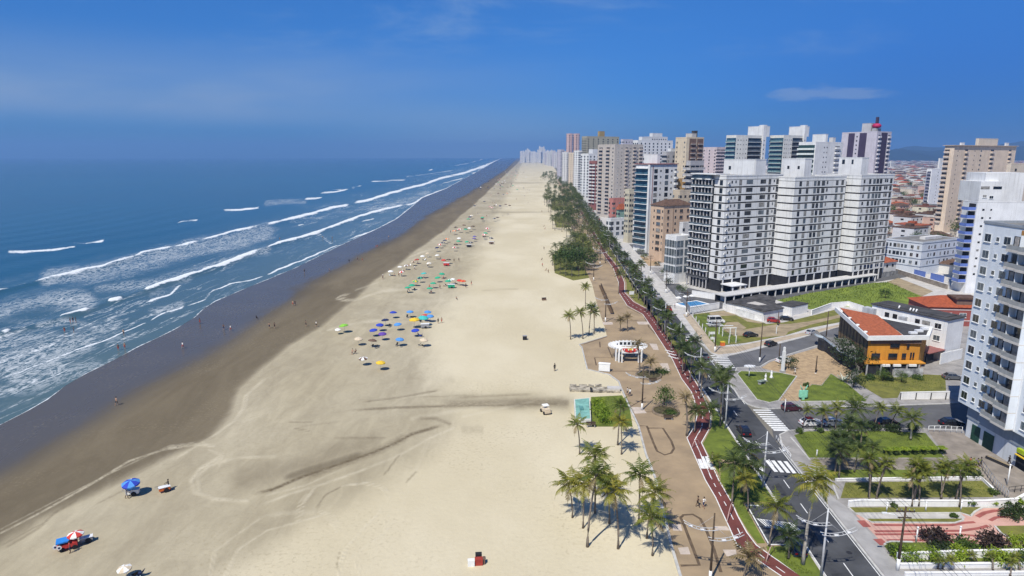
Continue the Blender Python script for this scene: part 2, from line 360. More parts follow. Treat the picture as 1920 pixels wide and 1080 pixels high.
def sea_fields(X, Y, co):
    n = X.shape; out = np.zeros(n+(4,))
    wob = 1.6*np.sin(co[..., 1]*.35+co[..., 0]*.21)+1.1*np.sin(co[..., 1]*.13+1.7)
    for pl, w in CREST:
        d, tt = seg_dist(X, Y+wob*np.clip((Y-292)/500, 0, 1), pl); st = pl_strength(pl, tt)
        ww = w*np.clip(st, .25, 1.2)*.62*(.88+.30*np.sin(co[..., 1]*.11+co[..., 0]*.05)*np.sin(co[..., 1]*.043+2))
        out[..., 0] = np.maximum(out[..., 0], st*sstep(-.01, .04, tt)*sstep(1.01, .96, tt)*np.clip(1-d/(ww*1.6), 0, 1)**.7)
    for pl, w, st in LACY:
        d, tt = seg_dist(X, Y, pl); out[..., 1] = np.maximum(out[..., 1], st*np.clip(1.25-d/w, 0, 1))
    dw = xw(Y)-X
    edge = np.clip(1-np.abs(dw+wob*.8)/2.6, 0, 1)*np.where(Y > 300, .9, .6)
    out[..., 0] = np.maximum(out[..., 0], edge)
    dist = dw*(depth(0, co[..., 1])/FPX)
    out[..., 2] = np.clip(1-dist/130, 0, 1)**1.2*.95
    out[..., 3] = 1
    return out
def sea_z(X, Y, co, a):
    z = np.zeros(X.shape)
    for pl, w in CREST[:5]:
        d, tt = seg_dist(X, Y, pl); z = np.maximum(z, .85*np.exp(-(d/(w*1.3))**2)*np.clip(pl_strength(pl, tt), .5, 1))
    dist = (xw(Y)-X)*(depth(0, co[..., 1])/FPX)
    z += .13*np.sin(dist*.23+1.6*np.sin(co[..., 1]*.017)+1.1*np.sin(co[..., 0]*.031))*np.clip(dist/60, 0, 1)*np.exp(-co[..., 1]/900)
    return z*np.clip(dist/8, 0, 1)+.02
rows_sea = list(np.arange(1000, 330, -2.2))+list(np.arange(330, 297, -1.1))+[296.4]
rows_sea = [r for r in rows_sea if xw(r) > -330]
lattice('sea', rows_sea, lambda y: np.where(y < 330, -1400.0, -420.0), xw, 420, mat_sea(), sea_fields, sea_z)
# ---------------------------------------------------------------- beach
def mat_sand():
    m, nt, b = nodes('beach_sand'); L = nt.links
    at = N(nt, 'ShaderNodeAttribute', attribute_name='zone'); sp = N(nt, 'ShaderNodeSeparateColor'); L.new(at.outputs['Color'], sp.inputs[0])
    geo = N(nt, 'ShaderNodeNewGeometry')
    def noise(scale, sc=(1, 1, 1), det=6.0, rough=.6, rot=0, dist=0):
        mp = N(nt, 'ShaderNodeMapping'); mp.inputs['Scale'].default_value = sc; mp.inputs['Rotation'].default_value = (0, 0, rot)
        L.new(geo.outputs['Position'], mp.inputs['Vector'])
        n = N(nt, 'ShaderNodeTexNoise', i_Scale=scale, i_Detail=det, i_Roughness=rough, i_Distortion=dist); L.new(mp.outputs[0], n.inputs['Vector']); return n.outputs['Fac']
    def rng(x, a, b_, c=0, d=1):
        n = N(nt, 'ShaderNodeMapRange', interpolation_type='SMOOTHSTEP'); L.new(x, n.inputs[0])
        for i, q in enumerate((a, b_, c, d)): n.inputs[i+1].default_value = q
        return n.outputs[0]
    def mth(op, a, b_=None):
        n = N(nt, 'ShaderNodeMath', operation=op)
        for i, x in enumerate((a, b_)):
            if x is None: continue
            if isinstance(x, (int, float)): n.inputs[i].default_value = x
            else: L.new(x, n.inputs[i])
        return n.outputs[0]
    def mix(f, a, b_):
        n = N(nt, 'ShaderNodeMix', data_type='RGBA')
        if isinstance(f, float): n.inputs[0].default_value = f
        else: L.new(f, n.inputs[0])
        for i, x in ((6, a), (7, b_)):
            if isinstance(x, tuple): n.inputs[i].default_value = (*x, 1)
            else: L.new(x, n.inputs[i])
        return n.outputs[2]
    streaks = noise(.05, (1.7, .42, 1), 6, .65, -.1, .7)
    big = noise(.03, (1, .6, 1), 4, .55, .2)
    grit = noise(1.3, (1, 1, 1), 8, .75)
    dry = mix(rng(big, .35, .68), (.515, .45, .305), (.60, .535, .385))
    dry = mix(rng(grit, .4, .75, 0, .22), dry, (.41, .35, .235))
    damp = mix(rng(streaks, .33, .66), (.125, .101, .065), (.172, .141, .092))
    dfac = rng(mth('ADD', sp.outputs[1], mth('MULTIPLY', mth('SUBTRACT', mth('ADD', mth('MULTIPLY', streaks, .6), mth('MULTIPLY', noise(.25, (1.2, .5, 1), 7, .7, -.3, .8), .4)), .5), mth('MULTIPLY', mth('MINIMUM', mth('MULTIPLY', sp.outputs[1], 3.0), 1.0), .85))), .1, .98)
    c = mix(dfac, dry, damp)
    c = mix(rng(mth('ADD', sp.outputs[0], mth('MULTIPLY', mth('SUBTRACT', streaks, .5), .5)), .1, .95), c, (.086, .077, .064))
    trod = noise(1.9, (1, 1, 1), 3, .5)
    c = mix(mth('MULTIPLY', rng(trod, .54, .66, 0, .34), rng(noise(.035, (1, 1, 1), 4), .44, .6)), c, (.30, .25, .16))
    c = mix(mth('MULTIPLY', sp.outputs[2], rng(grit, .3, .55)), c, (.56, .50, .365))
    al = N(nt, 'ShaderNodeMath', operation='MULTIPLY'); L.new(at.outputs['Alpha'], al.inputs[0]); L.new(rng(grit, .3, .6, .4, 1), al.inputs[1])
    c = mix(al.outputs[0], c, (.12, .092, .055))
    L.new(c, b.inputs['Base Color'])
    wet = rng(mth('ADD', sp.outputs[0], mth('MULTIPLY', mth('SUBTRACT', streaks, .5), .8)), .3, 1.05)
    L.new(rng(wet, 0, 1, .95, .27), b.inputs['Roughness']); L.new(rng(wet, 0, 1, .1, .24), b.inputs['Specular IOR Level'])
    bp = N(nt, 'ShaderNodeBump', i_Distance=.25); L.new(rng(wet, 0, .7, .35, 0), bp.inputs['Strength'])
    hs = mth('ADD', mth('ADD', mth('MULTIPLY', grit, .5), noise(.35, (1, 1, 1), 4)), mth('MULTIPLY', sp.outputs[2], .8))
    L.new(hs, bp.inputs['Height']); L.new(bp.outputs[0], b.inputs['Normal'])
    return m
z8 = lambda p: zmap((500, 700), 2.842, p)
z2 = lambda p: zmap((0, 680), 2.7, p)
z1b = lambda p: zmap((600, 440), 3.858, p)
LIGHT = [(z8([(0,690),(130,640),(300,590),(500,520),(700,440),(870,345),(1000,290)]), 3, .6), (z8([(160,800),(190,690),(250,610)]), 1.6, .9), (z8([(150,790),(175,690),(220,620)]), 1.3, .6),
 (z8([(400,600),(520,588),(610,608),(645,660),(600,740),(500,840),(420,930),(385,1020),(385,1080)]), 1.4, .9), (z8([(280,740),(340,760),(370,810),(370,850)]), 1.5, .9), (z8([(700,740),(860,350)]), 2, .3),
 (z8([(0,760),(100,745),(250,740)]), 6, .4), (z8([(680,590),(715,660)]), 1.5, .5), (z8([(480,960),(470,1010),(500,1080)]), 2, .4),
 (z2([(0,865),(200,762),(450,622),(650,500),(830,440),(1000,415),(1085,425)]), 2.2, .75), (z2([(0,845),(300,690),(560,560),(840,428),(960,412)]), 1.6, .5), (z2([(900,480),(1080,370),(1180,300),(1230,230),(1240,170),(1330,90)]), 2.6, .8),
 (z2([(1110,480),(1010,540),(968,600),(985,655),(1080,690),(1250,700)]), 4.5, .75), (z2([(1390,475),(1200,480),(1060,520),(1000,580),(1010,660),(1100,690)]), 3.5, .6), (z2([(1060,440),(1130,470),(1110,530)]), 3, .5),
 (z2([(1135,1080),(1200,950),(1350,850),(1500,810),(1640,770),(1700,840)]), 2.2, .6), (z2([(1060,1080),(1080,960),(1200,870),(1330,780)]), 2.2, .55), (z2([(1720,1080),(1760,1000),(1850,930),(1950,860),(1950,790)]), 2, .5),
 (z1b([(280,470),(350,440),(450,410),(600,400),(700,405)]), 2.6, .85), (z1b([(190,437),(150,442),(120,462),(190,480),(280,470)]), 2, .7), (z1b([(510,470),(560,440),(700,420),(860,440),(880,470),(760,485),(600,482),(510,470)]), 5, .35), (z1b([(60,690),(260,640),(420,625),(520,640)]), 2.4, .7), (z1b([(830,100),(700,140),(650,160),(690,150)]), 1.6, .7), (z1b([(260,400),(400,355)]), 2, .4), (z1b([(780,900),(900,780)]), 5, .35), (z8([(780,240),(1300,150)]), 5, .5), (z8([(1050,230),(1421,150)]), 3, .6),
 (z8([(0,650),(200,600),(420,500)]), 2, .5), (z8([(560,150),(930,100)]), 3, .5)]
LIGHT += [([(x+5.5, y-2.6)+tuple() for x, y in pl], w*.8, st*.85) for pl, w, st in LIGHT if w < 2.7]
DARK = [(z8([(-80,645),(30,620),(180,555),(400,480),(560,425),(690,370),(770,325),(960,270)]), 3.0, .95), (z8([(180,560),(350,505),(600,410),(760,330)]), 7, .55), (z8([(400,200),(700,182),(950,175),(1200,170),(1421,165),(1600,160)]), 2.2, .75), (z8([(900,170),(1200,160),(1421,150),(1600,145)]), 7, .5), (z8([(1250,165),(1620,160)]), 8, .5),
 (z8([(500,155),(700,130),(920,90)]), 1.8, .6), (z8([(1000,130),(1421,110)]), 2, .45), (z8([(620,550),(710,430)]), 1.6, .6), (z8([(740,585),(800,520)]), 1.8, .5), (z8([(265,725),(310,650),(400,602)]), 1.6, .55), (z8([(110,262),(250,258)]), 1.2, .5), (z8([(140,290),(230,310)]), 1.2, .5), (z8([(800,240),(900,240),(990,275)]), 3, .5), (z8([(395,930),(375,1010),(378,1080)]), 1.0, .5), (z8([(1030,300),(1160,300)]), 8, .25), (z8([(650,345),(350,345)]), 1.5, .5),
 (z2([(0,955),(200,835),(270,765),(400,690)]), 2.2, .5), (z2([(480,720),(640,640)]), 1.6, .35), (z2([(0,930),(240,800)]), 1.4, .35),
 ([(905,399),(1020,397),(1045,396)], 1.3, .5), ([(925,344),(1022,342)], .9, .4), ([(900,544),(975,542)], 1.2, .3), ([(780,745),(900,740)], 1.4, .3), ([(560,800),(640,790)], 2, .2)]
DAMP = [(z8([(-420,620),(-250,590),(0,530),(250,455),(450,395),(650,335),(950,255)]), 46, .62), (z8([(0,590),(180,530),(400,462),(640,380)]), 12, .8), (z8([(-200,250),(0,230),(350,180),(800,140),(1600,158)]), 20, .5), (z8([(0,40),(400,60),(900,40)]), 20, .5), (z8([(-100,100),(200,80)]), 40, .5), (z8([(800,60),(1050,30)]), 14, .35), (z8([(-150,420),(100,420),(450,430)]), 32, .45), (z8([(1250,160),(1600,155)]), 11, .6),
 (z1b([(450,-20),(800,120),(1000,160)]), 14, .3), (z1b([(950,350),(1150,320)]), 9, .3), (z1b([(300,560),(560,520),(900,600)]), 20, .22), (z1b([(100,330),(500,330),(900,360)]), 12, .25), ([(840,402),(980,398)], 9, .35), ([(880,345),(990,343)], 5, .3), (z1b([(900,620),(1000,590)]), 8, .3), (z2([(1050,480),(1200,560),(1500,520)]), 40, .4)]
def sand_fields(X, Y, co):
    out = np.zeros(X.shape+(4,))
    k = 1+0*X
    we, wd = xe(Y), xd(Y); wv = xw(Y)
    wobble = 9*np.sin(co[..., 1]*.03+1)+5*np.sin(co[..., 1]*.09)
    sc = np.clip((Y-292)/420, .02, 1)
    soft = 95*sc
    out[..., 0] = sstep(1, -1, (X-(we+4*sc+wobble*sc))/soft)
    w1 = xd1(Y); w2 = xd2(Y)
    out[..., 1] = .51*sstep(1, -1, (X-(w2+wobble*sc))/(90*sc))
    out[..., 1] = np.maximum(out[..., 1], (.92+.1*sstep(w1, we, X))*sstep(1, -1, (X-(w1+wobble*.6*sc))/((26+np.clip((Y-760)*.2, 0, 60))*sc)))
    for pl, w, st in DAMP:
        d, tt = seg_dist(X, Y*1.0, pl); out[..., 1] = np.maximum(out[..., 1], st*sstep(1.9, 0, d/w)*sstep(0, .25, tt)*(1 if pl[-1][0] > 1050 else sstep(1, .75, tt)))
    for pl, w, st in LIGHT:
        d, tt = seg_dist(X, Y, pl); out[..., 2] = np.maximum(out[..., 2], .95*st*sstep(1.3, .1, d/w)*(.7+.3*np.sin(X*.11)*np.sin(Y*.17)))
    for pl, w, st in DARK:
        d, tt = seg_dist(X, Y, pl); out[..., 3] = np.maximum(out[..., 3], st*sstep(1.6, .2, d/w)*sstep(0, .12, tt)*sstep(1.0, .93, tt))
    return out
rows_sand = list(np.arange(1190, 330, -2.4))+list(np.arange(330, 297, -1.1))+[296.4]
def sand_z(X, Y, co, a): return np.zeros(X.shape)
lattice('beach_sand', rows_sand, lambda y: np.maximum(xw(y)-1.5, -420), xr, 440, mat_sand(), sand_fields, sand_z)
# ---------------------------------------------------------------- city ground and flat sheets
def sheet(name, poly, z, m, thick=None, kind='structure'):
    """a flat sheet with a thin edge; poly = world points"""
    b = MB(); b.prism([(p[0], p[1]) for p in poly], z-(thick if thick else .05), z, 0)
    return tag(b.build(name, m), kind=kind)
def gp(pts, z=0): return [G(x, y, z) for x, y in pts]
def ribbon_pts(pl, w):
    out = []
    for i, p in enumerate(pl):
        a = pl[max(i-1, 0)]; c = pl[min(i+1, len(pl)-1)]
        d = Vector((c[0]-a[0], c[1]-a[1], 0)).normalized(); n = Vector((-d.y, d.x, 0))
        out.append((Vector((p[0], p[1], 0))+n*w/2, Vector((p[0], p[1], 0))-n*w/2))
    return out
def ribbon(b, pl, w, z, m=0):
    r = ribbon_pts(pl, w)
    for i in range(len(r)-1):
        q = [r[i][0], r[i+1][0], r[i+1][1], r[i][1]]
        v = [Vector((p.x, p.y, z)) for p in q]
        if (v[1]-v[0]).cross(v[2]-v[0]).z < 0: v.reverse()
        b.face(v, m)
sheet('ground', [(12, -60), (28, 240), (45, 800), (110, 1800), (400, 9000), (640, 14000), (16000, 14000), (9000, -60)], -.06, mat('city_ground', (.20, .175, .15), .95, .3, .012, coord='World', col2=(.13, .13, .10)))
RY = [30, 60, 100, 150, 220, 320, 500, 800, 1200, 2000]
sheet('road', [RD(-12.4, y) for y in RY[:3]]+[RD(-7.4, y) for y in RY[3:]]+[RD(0.05, y) for y in reversed(RY)], 0.0, M['asphalt'])
# promenade: from the sand to the avenue, with a notch for the lay-by
pl_left = [(1330,1180),(1276,1080),(1260,1027),(1229,897),(1211,851),(1197,798),(1179,760),(1165,728),(1160,715),(1142,702),(1101,692),(1091,651),(1086,646),(1138,630),(1135,617),(1121,576),(1110,532)]
prom = gp(pl_left)+[RD(-25, y) for y in (300, 420, 600, 900, 1400, 2000)]
prom_r = [RD(-6.95, y) for y in (2000, 1200, 600, 300, 160, 85.5)]+[RD(-11.9, 85.4), RD(-11.9, 75.2), RD(-6.95, 75.1), RD(-6.95, 40)]
sheet('promenade', prom+prom_r, .12, M['promenade'], .3)
BL = [(1520,1120),(1463,1079),(1435,1060),(1397,1032),(1382,1022),(1368,990),(1355,962),(1342,933),(1322.5,900),(1309,869),(1288,821),(1301,802),(1307,780),(1302,749),(1296,734),(1278,710),(1261,674),(1220,611),(1205,589),(1176,573),(1160,548),(1160,530),(1150,503)]
BR = [(1560,1125),(1500,1079),(1447,1043),(1418,1022),(1400,998),(1383,967),(1372,942),(1347.5,900),(1327,855),(1315,830),(1331,802),(1333,780),(1325,756),(1309,724),(1294,700),(1277,661),(1236,601),(1220,583),(1188,566),(1171,548),(1171,530),(1160,503)]
BLw = gp(BL, .12)+[RD(-13, y) for y in (330, 450, 700)]; BRw = gp(BR, .12)+[RD(-10.8, y) for y in (330, 450, 700)]
bike = sheet('bike_path', BLw+list(reversed(BRw)), .132, M['bike'])
bm_ = MB(); ribbon(bm_, BLw, .15, .138); ribbon(bm_, BRw, .15, .138)
ctr = gp([(1480,1080),(1440,1052),(1409,1027),(1391,1008),(1378,980),(1364,952),(1335,900),(1318,862),(1302,826),(1316,802),(1318,775),(1312,750),(1302,728),(1286,705),(1269,668),(1228,606),(1212,586),(1182,570),(1166,548)], .12)
acc = 0.0
for i in range(len(ctr)-1):
    a, c = Vector(ctr[i]), Vector(ctr[i+1]); L_ = (c-a).length; n_ = max(1, int(L_/2.6))
    for k in range(n_): ribbon(bm_, [a.lerp(c, (k+.2)/n_), a.lerp(c, (k+.62)/n_)], .12, .138)
ribbon(bm_, gp([(1335,900),(1318,862),(1302,826),(1316,802)]), .1, .1385)
for (a, c) in (((1311,862),(1318,880)), ((1318,857),(1325,880)), ((1323,857),(1333,878)), ((1331,880),(1341,880)), ((1247,657),(1262,661)), ((1250,662),(1266,667)), ((1253,668),(1269,673))):
    ribbon(bm_, gp([a, c]), .65 if a[0] > 1300 else .5, .142)
tag(bm_.build('bike_path_markings', M['paint']), kind='structure')
# mosaic outlines, pale slabs on the promenade
pm = MB(); zp = lambda p: gp(zmap((1000, 700), 2.8432, p), .12)
for pl in ([(560,280),(605,280),(640,370),(660,415),(700,435),(735,425),(750,400),(735,360),(690,292),(610,292)], [(785,1025),(885,1022),(850,930),(800,800),(785,770),(800,755),(850,752),(890,775),(915,820),(960,930),(1000,1060)],
           [(560,275),(480,100)]): ribbon(pm, zp(pl), .42, .127)
zq = lambda p: gp(zmap((1000, 400), 3.177, p), .12)
for pl in ([(395,765),(398,798),(445,798),(470,860),(365,860),(375,905)], [(455,940),(620,940)], [(300,780),(440,735)], [(650,590),(690,680),(730,720)], [(560,560),(640,600)], [(480,640),(620,640)]): ribbon(pm, zq(pl), .35, .127)
for pl in ([(600,205),(780,205)], [(470,205),(600,130)]): ribbon(pm, zp(pl), .25, .127)
tag(pm.build('mosaic_lines', M['prom_dark']), kind='structure')
ps = MB()
for quad in ([(1262,1000),(1276,983),(1280,994),(1278,995)],): pass
for pts in (zp([(770,930),(825,925),(838,965),(785,965)]), zp([(738,805),(785,805),(795,840),(745,838)]), zp([(520,180),(580,180),(605,212),(540,215)]), zp([(965,815),(1030,815),(1050,838),(970,835)]), zp([(1010,940),(1080,940),(1085,975),(1030,975)]), zq([(750,893),(800,893),(818,942),(785,942)]), zq([(690,775),(735,778),(748,815),(715,812)]), zq([(615,645),(685,645),(690,662),(625,662)]), zq([(410,648),(470,648),(475,662),(420,664)])):
    ps.prism([(p.x, p.y) for p in pts], .08, .128)
tag(ps.build('pale_paving_slabs', M['prom_pale']), kind='structure')
# grass strip between cycle path and avenue
gL = [Vector(p)+Vector((.25, 0, 0)) for p in gp(BR, .12)[1:10]]
g1 = [RD(-12.2, 75.0) if False else Vector(gp([(1500,1085)], .12)[0])+Vector((.3, 0, 0))]
sheet('verge_lawn', gp([(1504,1083),(1449,1043),(1440,1035)], .12)+[RD(-12.2, 74.9), RD(-7.3, 74.9), RD(-7.3, 66)], .165, M['grass'])
sheet('verge_lawn', gp([(1420,1019),(1402,995),(1385,966),(1374,941),(1351,902)], .12)+[RD(-12.2, 98), RD(-7.3, 96.5), RD(-7.3, 85.7), RD(-12.1, 85.7), RD(-12.1, 75.6)], .165, M['grass'])
sheet('verge_lawn', gp([(1350,893),(1330,855),(1318,832),(1334,803),(1336,780),(1329,758)], .12)+[RD(-7.3, 124), RD(-7.3, 97.8), RD(-12.2, 99.5)], .165, M['grass'])
sheet('verge_lawn', gp([(1313,726),(1298,700),(1281,661),(1240,601),(1224,583),(1192,566),(1175,548),(1175,530),(1164,503)], .12)+[RD(-10.5, 330), RD(-10.5, 700), RD(-7.3, 700), RD(-7.3, 330), RD(-7.3, 135)], .165, M['grass_dry'])
sheet('beach_garden_lawn', gp([(1108,745),(1166,742),(1180,762),(1186,800),(1110,800)]), .1, M['grass'], .3)
sheet('grove_lawn', gp([(1040,512),(1036,480),(1052,462),(1085,452),(1108,470),(1112,520),(1075,526)]), .03, M['grass_dry'], .2)
for Y0, Y1, l0, l1 in ((330, 420, -24, -17), (455, 560, -36, -25.5), (600, 760, -38, -18)):
    sheet('park_lawn', [RD(l0, Y0), RD(l0-1, (Y0+Y1)/2), RD(l0, Y1), RD(l1, Y1), RD(l1+1, (Y0+Y1)/2), RD(l1, Y0)], .15, M['grass_dry'], .2)
# road paint
rm = MB()
def rline(l, y0, y1, w=.14, dash=None):
    y = y0
    while y < y1:
        e = min(y1, y+(dash[0] if dash else 12))
        ribbon(rm, [RD(l, y), RD(l, e)], w, .006); y = e+(dash[1] if dash else 0)
rline(-6.85, 85.3, 600, .16); rline(-6.85, 40, 75, .16); rline(-3.6, 48, 420, .13, (2.6, 4.4)); rline(-.3, 42, 104, .12); rline(-.3, 124, 158, .12)
rline(-11.6, 75.4, 85.2, .18); ribbon(rm, [RD(-11.8, 85.1), RD(-9.9, 85.1)], .35, .006); ribbon(rm, [RD(-11.8, 75.5), RD(-9.3, 75.5)], .2, .006)
for i in range(13):
    a = RD(-11.2+i*.36, 81.6-.35*i*.25); rm_l = [a, a+Vector((.55, -1.9, 0))]
    ribbon(rm, rm_l, .17, .006)
ribbon(rm, [RD(-11.4, 81.6), RD(-6.9, 80.5)], .12, .0065); ribbon(rm, [RD(-11.0, 79.6), RD(-6.2, 78.6)], .12, .0065)
zz1 = lambda p: gp(zmap((1400, 760), 3.375, p))
for a, c in (((75,372),(100,418)), ((125,347),(188,421)), ((165,349),(226,424)), ((204,351),(266,427)), ((244,354),(304,430))): ribbon(rm, zz1([a, c]), .62, .006)
for a, c in (((52,340),(75,372)),): pass
z5b = lambda p: gp(zmap((1360, 640), 4.911, p))
for i in range(10):
    k = i/9; y = 633+k*183
    ribbon(rm, z5b([(258+k*185, y), (420+k*172, y+2)]), .78-.25*(1-k), .006)
zz4 = lambda p: gp(zmap((1000, 400), 3.177, p))
for i in range(8):
    k = i/7; ribbon(rm, zz4([(1056+k*55, 848+k*72), (1150+k*52, 846+k*72)]), .62, .006)
tag(rm.build('road_markings', M['paint']), kind='structure')
pt_ = MB(); rp0 = random.Random(4)
for i in range(26):
    Y0 = 52+i*7.3+rp0.uniform(-2, 2); l0 = rp0.uniform(-6.6, -1.8); pt_.face([RD(l0, Y0, .0035), RD(l0+rp0.uniform(.5, 1.6), Y0, .0035), RD(l0+rp0.uniform(.5, 1.6), Y0+rp0.uniform(1, 5), .0035), RD(l0, Y0+rp0.uniform(1, 5), .0035)])
tag(pt_.build('asphalt_patches', mat('patched_asphalt', (.048, .05, .054), .85, .2, .8, coord='World')), kind='structure')
mc_ = MB()
for i in range(12):
    c_ = RD(rp0.choice([-5.2, -1.9]), 56+i*15+rp0.uniform(-3, 3)); mc_.face([(c_.x+.38*math.cos(a), c_.y+.38*math.sin(a), .0045) for a in np.linspace(0, 5.8, 14)])
tag(mc_.build('road_covers', M['dark']), kind='structure')
# kerbs
kb = MB()
def kerb(pts, w=.28, z=.14):
    r = ribbon_pts(pts, w)
    for i in range(len(r)-1):
        kb.prism([r[i][0], r[i+1][0], r[i+1][1], r[i][1]], -.04, z)
# pavements of the three blocks
north = [RD(0, y) for y in (2000, 900, 500, 300, 220, 178)]+gp([(1333,662),(1345,669),(1364,668),(1400,660),(1440,650),(1502,634),(1536,624),(1577,612),(1640,598)])+[Vector((150, 208, 0)), Vector((500, 300, 0)), Vector((900, 2000, 0))]
sheet('pavement', north, .12, M['pave_pale'], .3)
st2_low = [(1379,697),(1381,690),(1425,688),(1443,677),(1482,664),(1533,648),(1577,633),(1640,615)]
mid_blk = gp([(1368,717),(1386,746),(1401,758),(1417,764),(1441,767),(1466,766),(1523,764),(1640,762),(1780,757),(1900,752)])+[Vector((150, 140, 0)), Vector((170, 215, 0))]+list(reversed(gp(st2_low)))
sheet('pavement', mid_blk, .12, M['pave_grey'], .3)
near_blk = [RD(0, y) for y in (40, 70, 104)]+gp([(1462,816),(1478,808),(1502,806),(1640,806),(1735,804),(1806,806)])+[Vector((90, 108, 0)), Vector((160, 108, 0)), Vector((160, 30, 0))]
sheet('pavement', near_blk, .12, M['pave_grey'], .3)
cross_a = gp([(1440,760),(1466,766),(1640,762),(1790,757),(1900,752)])+[Vector((150, 128, 0)), Vector((150, 108, 0))]+list(reversed(gp([(1452,828),(1478,808),(1640,806),(1806,806)])))
sheet('side_street', cross_a, -.012, M['asphalt2'])
cross_b = gp([(1333,655),(1364,666),(1440,649),(1536,622),(1577,610),(1640,596)])+[Vector((160, 215, 0))]+list(reversed(gp([(1372,712),(1380,694),(1425,690),(1482,666),(1577,635),(1640,617)])))
sheet('side_street', cross_b, -.012, mat('side_asphalt', (.13, .13, .135), .85, .15, .2, coord='World'))
kerb([RD(.02, y) for y in (40, 70, 103)]+gp([(1462,816),(1478,808)])); kerb(gp([(1478,808),(1502,806),(1640,806),(1735,804)]), .2)
kerb(gp([(1368,717),(1386,746),(1401,758),(1417,764),(1441,767),(1466,766),(1523,764),(1640,762),(1780,757)]))
kerb([RD(.02, y) for y in (700, 300, 220, 178)]+gp([(1333,662),(1345,669),(1364,668),(1400,660),(1440,650),(1502,634),(1577,612)]))
kerb(gp([(1379,697),(1381,690),(1425,688),(1443,677),(1482,664),(1533,648)]))
kerb([RD(-7.1, y) for y in (85.6, 100, 160, 300, 600)]); kerb([RD(-7.1, y) for y in (40, 75)])
kerb(gp([(1382,701),(1390,695.5),(1462,698.5),(1494,705),(1460,751),(1443,755),(1419,749),(1382,701)], .12), .2, .2)
kerb(gp([(1502,753),(1600,752)], .12), .22, .2); kerb(gp([(1482,820),(1496,836),(1518,862)], .12), .25, .22); kerb(gp([(1536,880),(1560,905),(1572,936)], .12), .25, .22)
kerb(gp(pl_left[:10], .12), .35, .2); kerb(gp(pl_left[9:14], .12), .3, .2)
tag(kb.build('kerb', M['kerb']), kind='structure')
# front yards of the row along the avenue
for i, (y0, y1) in enumerate(((226, 250), (254, 288), (292, 322), (326, 366), (370, 420), (425, 480))):
    sheet('front_yard', [RD(5.2, y0), RD(5.2, y1), RD(11.0, y1), RD(11.0, y0)], .134, M[('asphalt2', 'pave_grey', 'tan_pave')[i % 3]])
# plots
sheet('lawn', gp([(1382,701),(1390,696),(1462,699),(1494,706),(1460,750),(1443,754),(1419,748)], .12), .16, M['grass'])
sheet('lawn', gp([(1498,740),(1523,721),(1541,723),(1558,701),(1590,721),(1615,742),(1625,752),(1502,752)], .12), .16, M['grass'])
sheet('mosaic_plaza', gp([(1427,690),(1444,679),(1484,666),(1545,648.5),(1575,655),(1600,685),(1590,718),(1558,700),(1540,722),(1522,720),(1497,752),(1462,751),(1495,706),(1462,698)], .12), .134, M['tan_pave'])
sheet('vacant_lot', gp([(1596,712),(1622,695),(1724,702),(1772,704),(1774,734),(1688,735),(1683,746),(1655,747)], .12), .17, M['grass_dry'])
sheet('lawn', gp([(1489,816),(1513,809),(1640,808),(1735,812),(1757,838),(1770,858),(1640,858),(1517,858)], .12), .16, M['grass'])
sheet('garden_path', gp([(1519,860),(1772,859),(1838,893),(1560,902)], .12), .134, mat('garden_path', (.24, .21, .175), .9, .2, .4, coord='World'))
sheet('lawn', gp([(1548,882),(1640,880),(1836,884),(1838,898),(1566,902)], .12), .165, M['grass'])
sheet('lawn', gp([(1585,905),(1841,902),(1862,921),(1862,932),(1576,934)], .12), .17, M['grass_dry'])
zz6 = lambda p: gp(zmap((1580, 900), 5.647, p), .12)
sheet('lawn', zz6([(70,292),(1460,290),(1355,385),(1250,352),(130,352)]), .17, M['grass_dry'])
sheet('concrete_walk', [RD(.3, 40), RD(.3, 92)]+zz6([(55,295),(590,905),(700,1016),(900,1200)]), .14, M['concrete'])
sheet('pink_paving', zz6([(140,372),(1250,355),(1355,390),(1470,295),(1920,290),(2400,290),(2400,690),(440,690)]), .15, M['pink'])
rp = MB()
for pl, w in (([(330,478),(800,482),(1150,480),(1290,455),(1400,448)], .5), ([(340,545),(800,545),(1250,540),(1450,512),(1540,485)], .5), ([(345,578),(1000,575),(1260,578),(1520,606)], .45), ([(470,640),(900,640),(1440,650)], .45), ([(1425,392),(1500,350),(1600,328),(1710,326)], .62), ([(1560,432),(1620,400),(1700,388),(1760,388)], .5), ([(1720,650),(1820,690)], .5), ([(190,430),(260,500)], 1.1), ([(365,625),(440,690)], 1.2)): ribbon(rp, zz6(pl), w, .157)
tag(rp.build('red_paving_bands', M['redpave']), kind='structure')
sheet('beige_walk', zz6([(150,362),(1250,356),(1300,400),(1280,415),(235,412)]), .156, M['pave_pale'])
sheet('planting_bed', zz6([(235,413),(1270,412),(1270,430),(1200,450),(310,448)]), .18, M['grass_dry'])
kb2 = MB()
for pl in ([(235,413),(310,452),(1190,458),(1275,430),(1270,410)], [(60,292),(140,358),(1250,352),(1355,386)], [(1355,388),(1400,340),(1480,295),(1920,290)], [(440,690),(480,660),(520,655),(740,660)], [(1610,490),(1680,570),(1800,640),(1920,660)]):
    r = ribbon_pts(zz6(pl), .28)
    for i in range(len(r)-1): kb2.prism([r[i][0], r[i+1][0], r[i+1][1], r[i][1]], .1, .24)
tag(kb2.build('garden_kerb', M['kerb']), kind='structure')
sheet('garden_lawn', zz6([(440,700),(490,662),(1000,664),(1700,690),(2400,720),(2400,870),(570,860)]), .18, M['grass'])
sheet('garden_lawn', zz6([(1620,490),(1920,485),(2300,560),(1920,655),(1810,640),(1690,570)]), .18, M['grass_dry'])
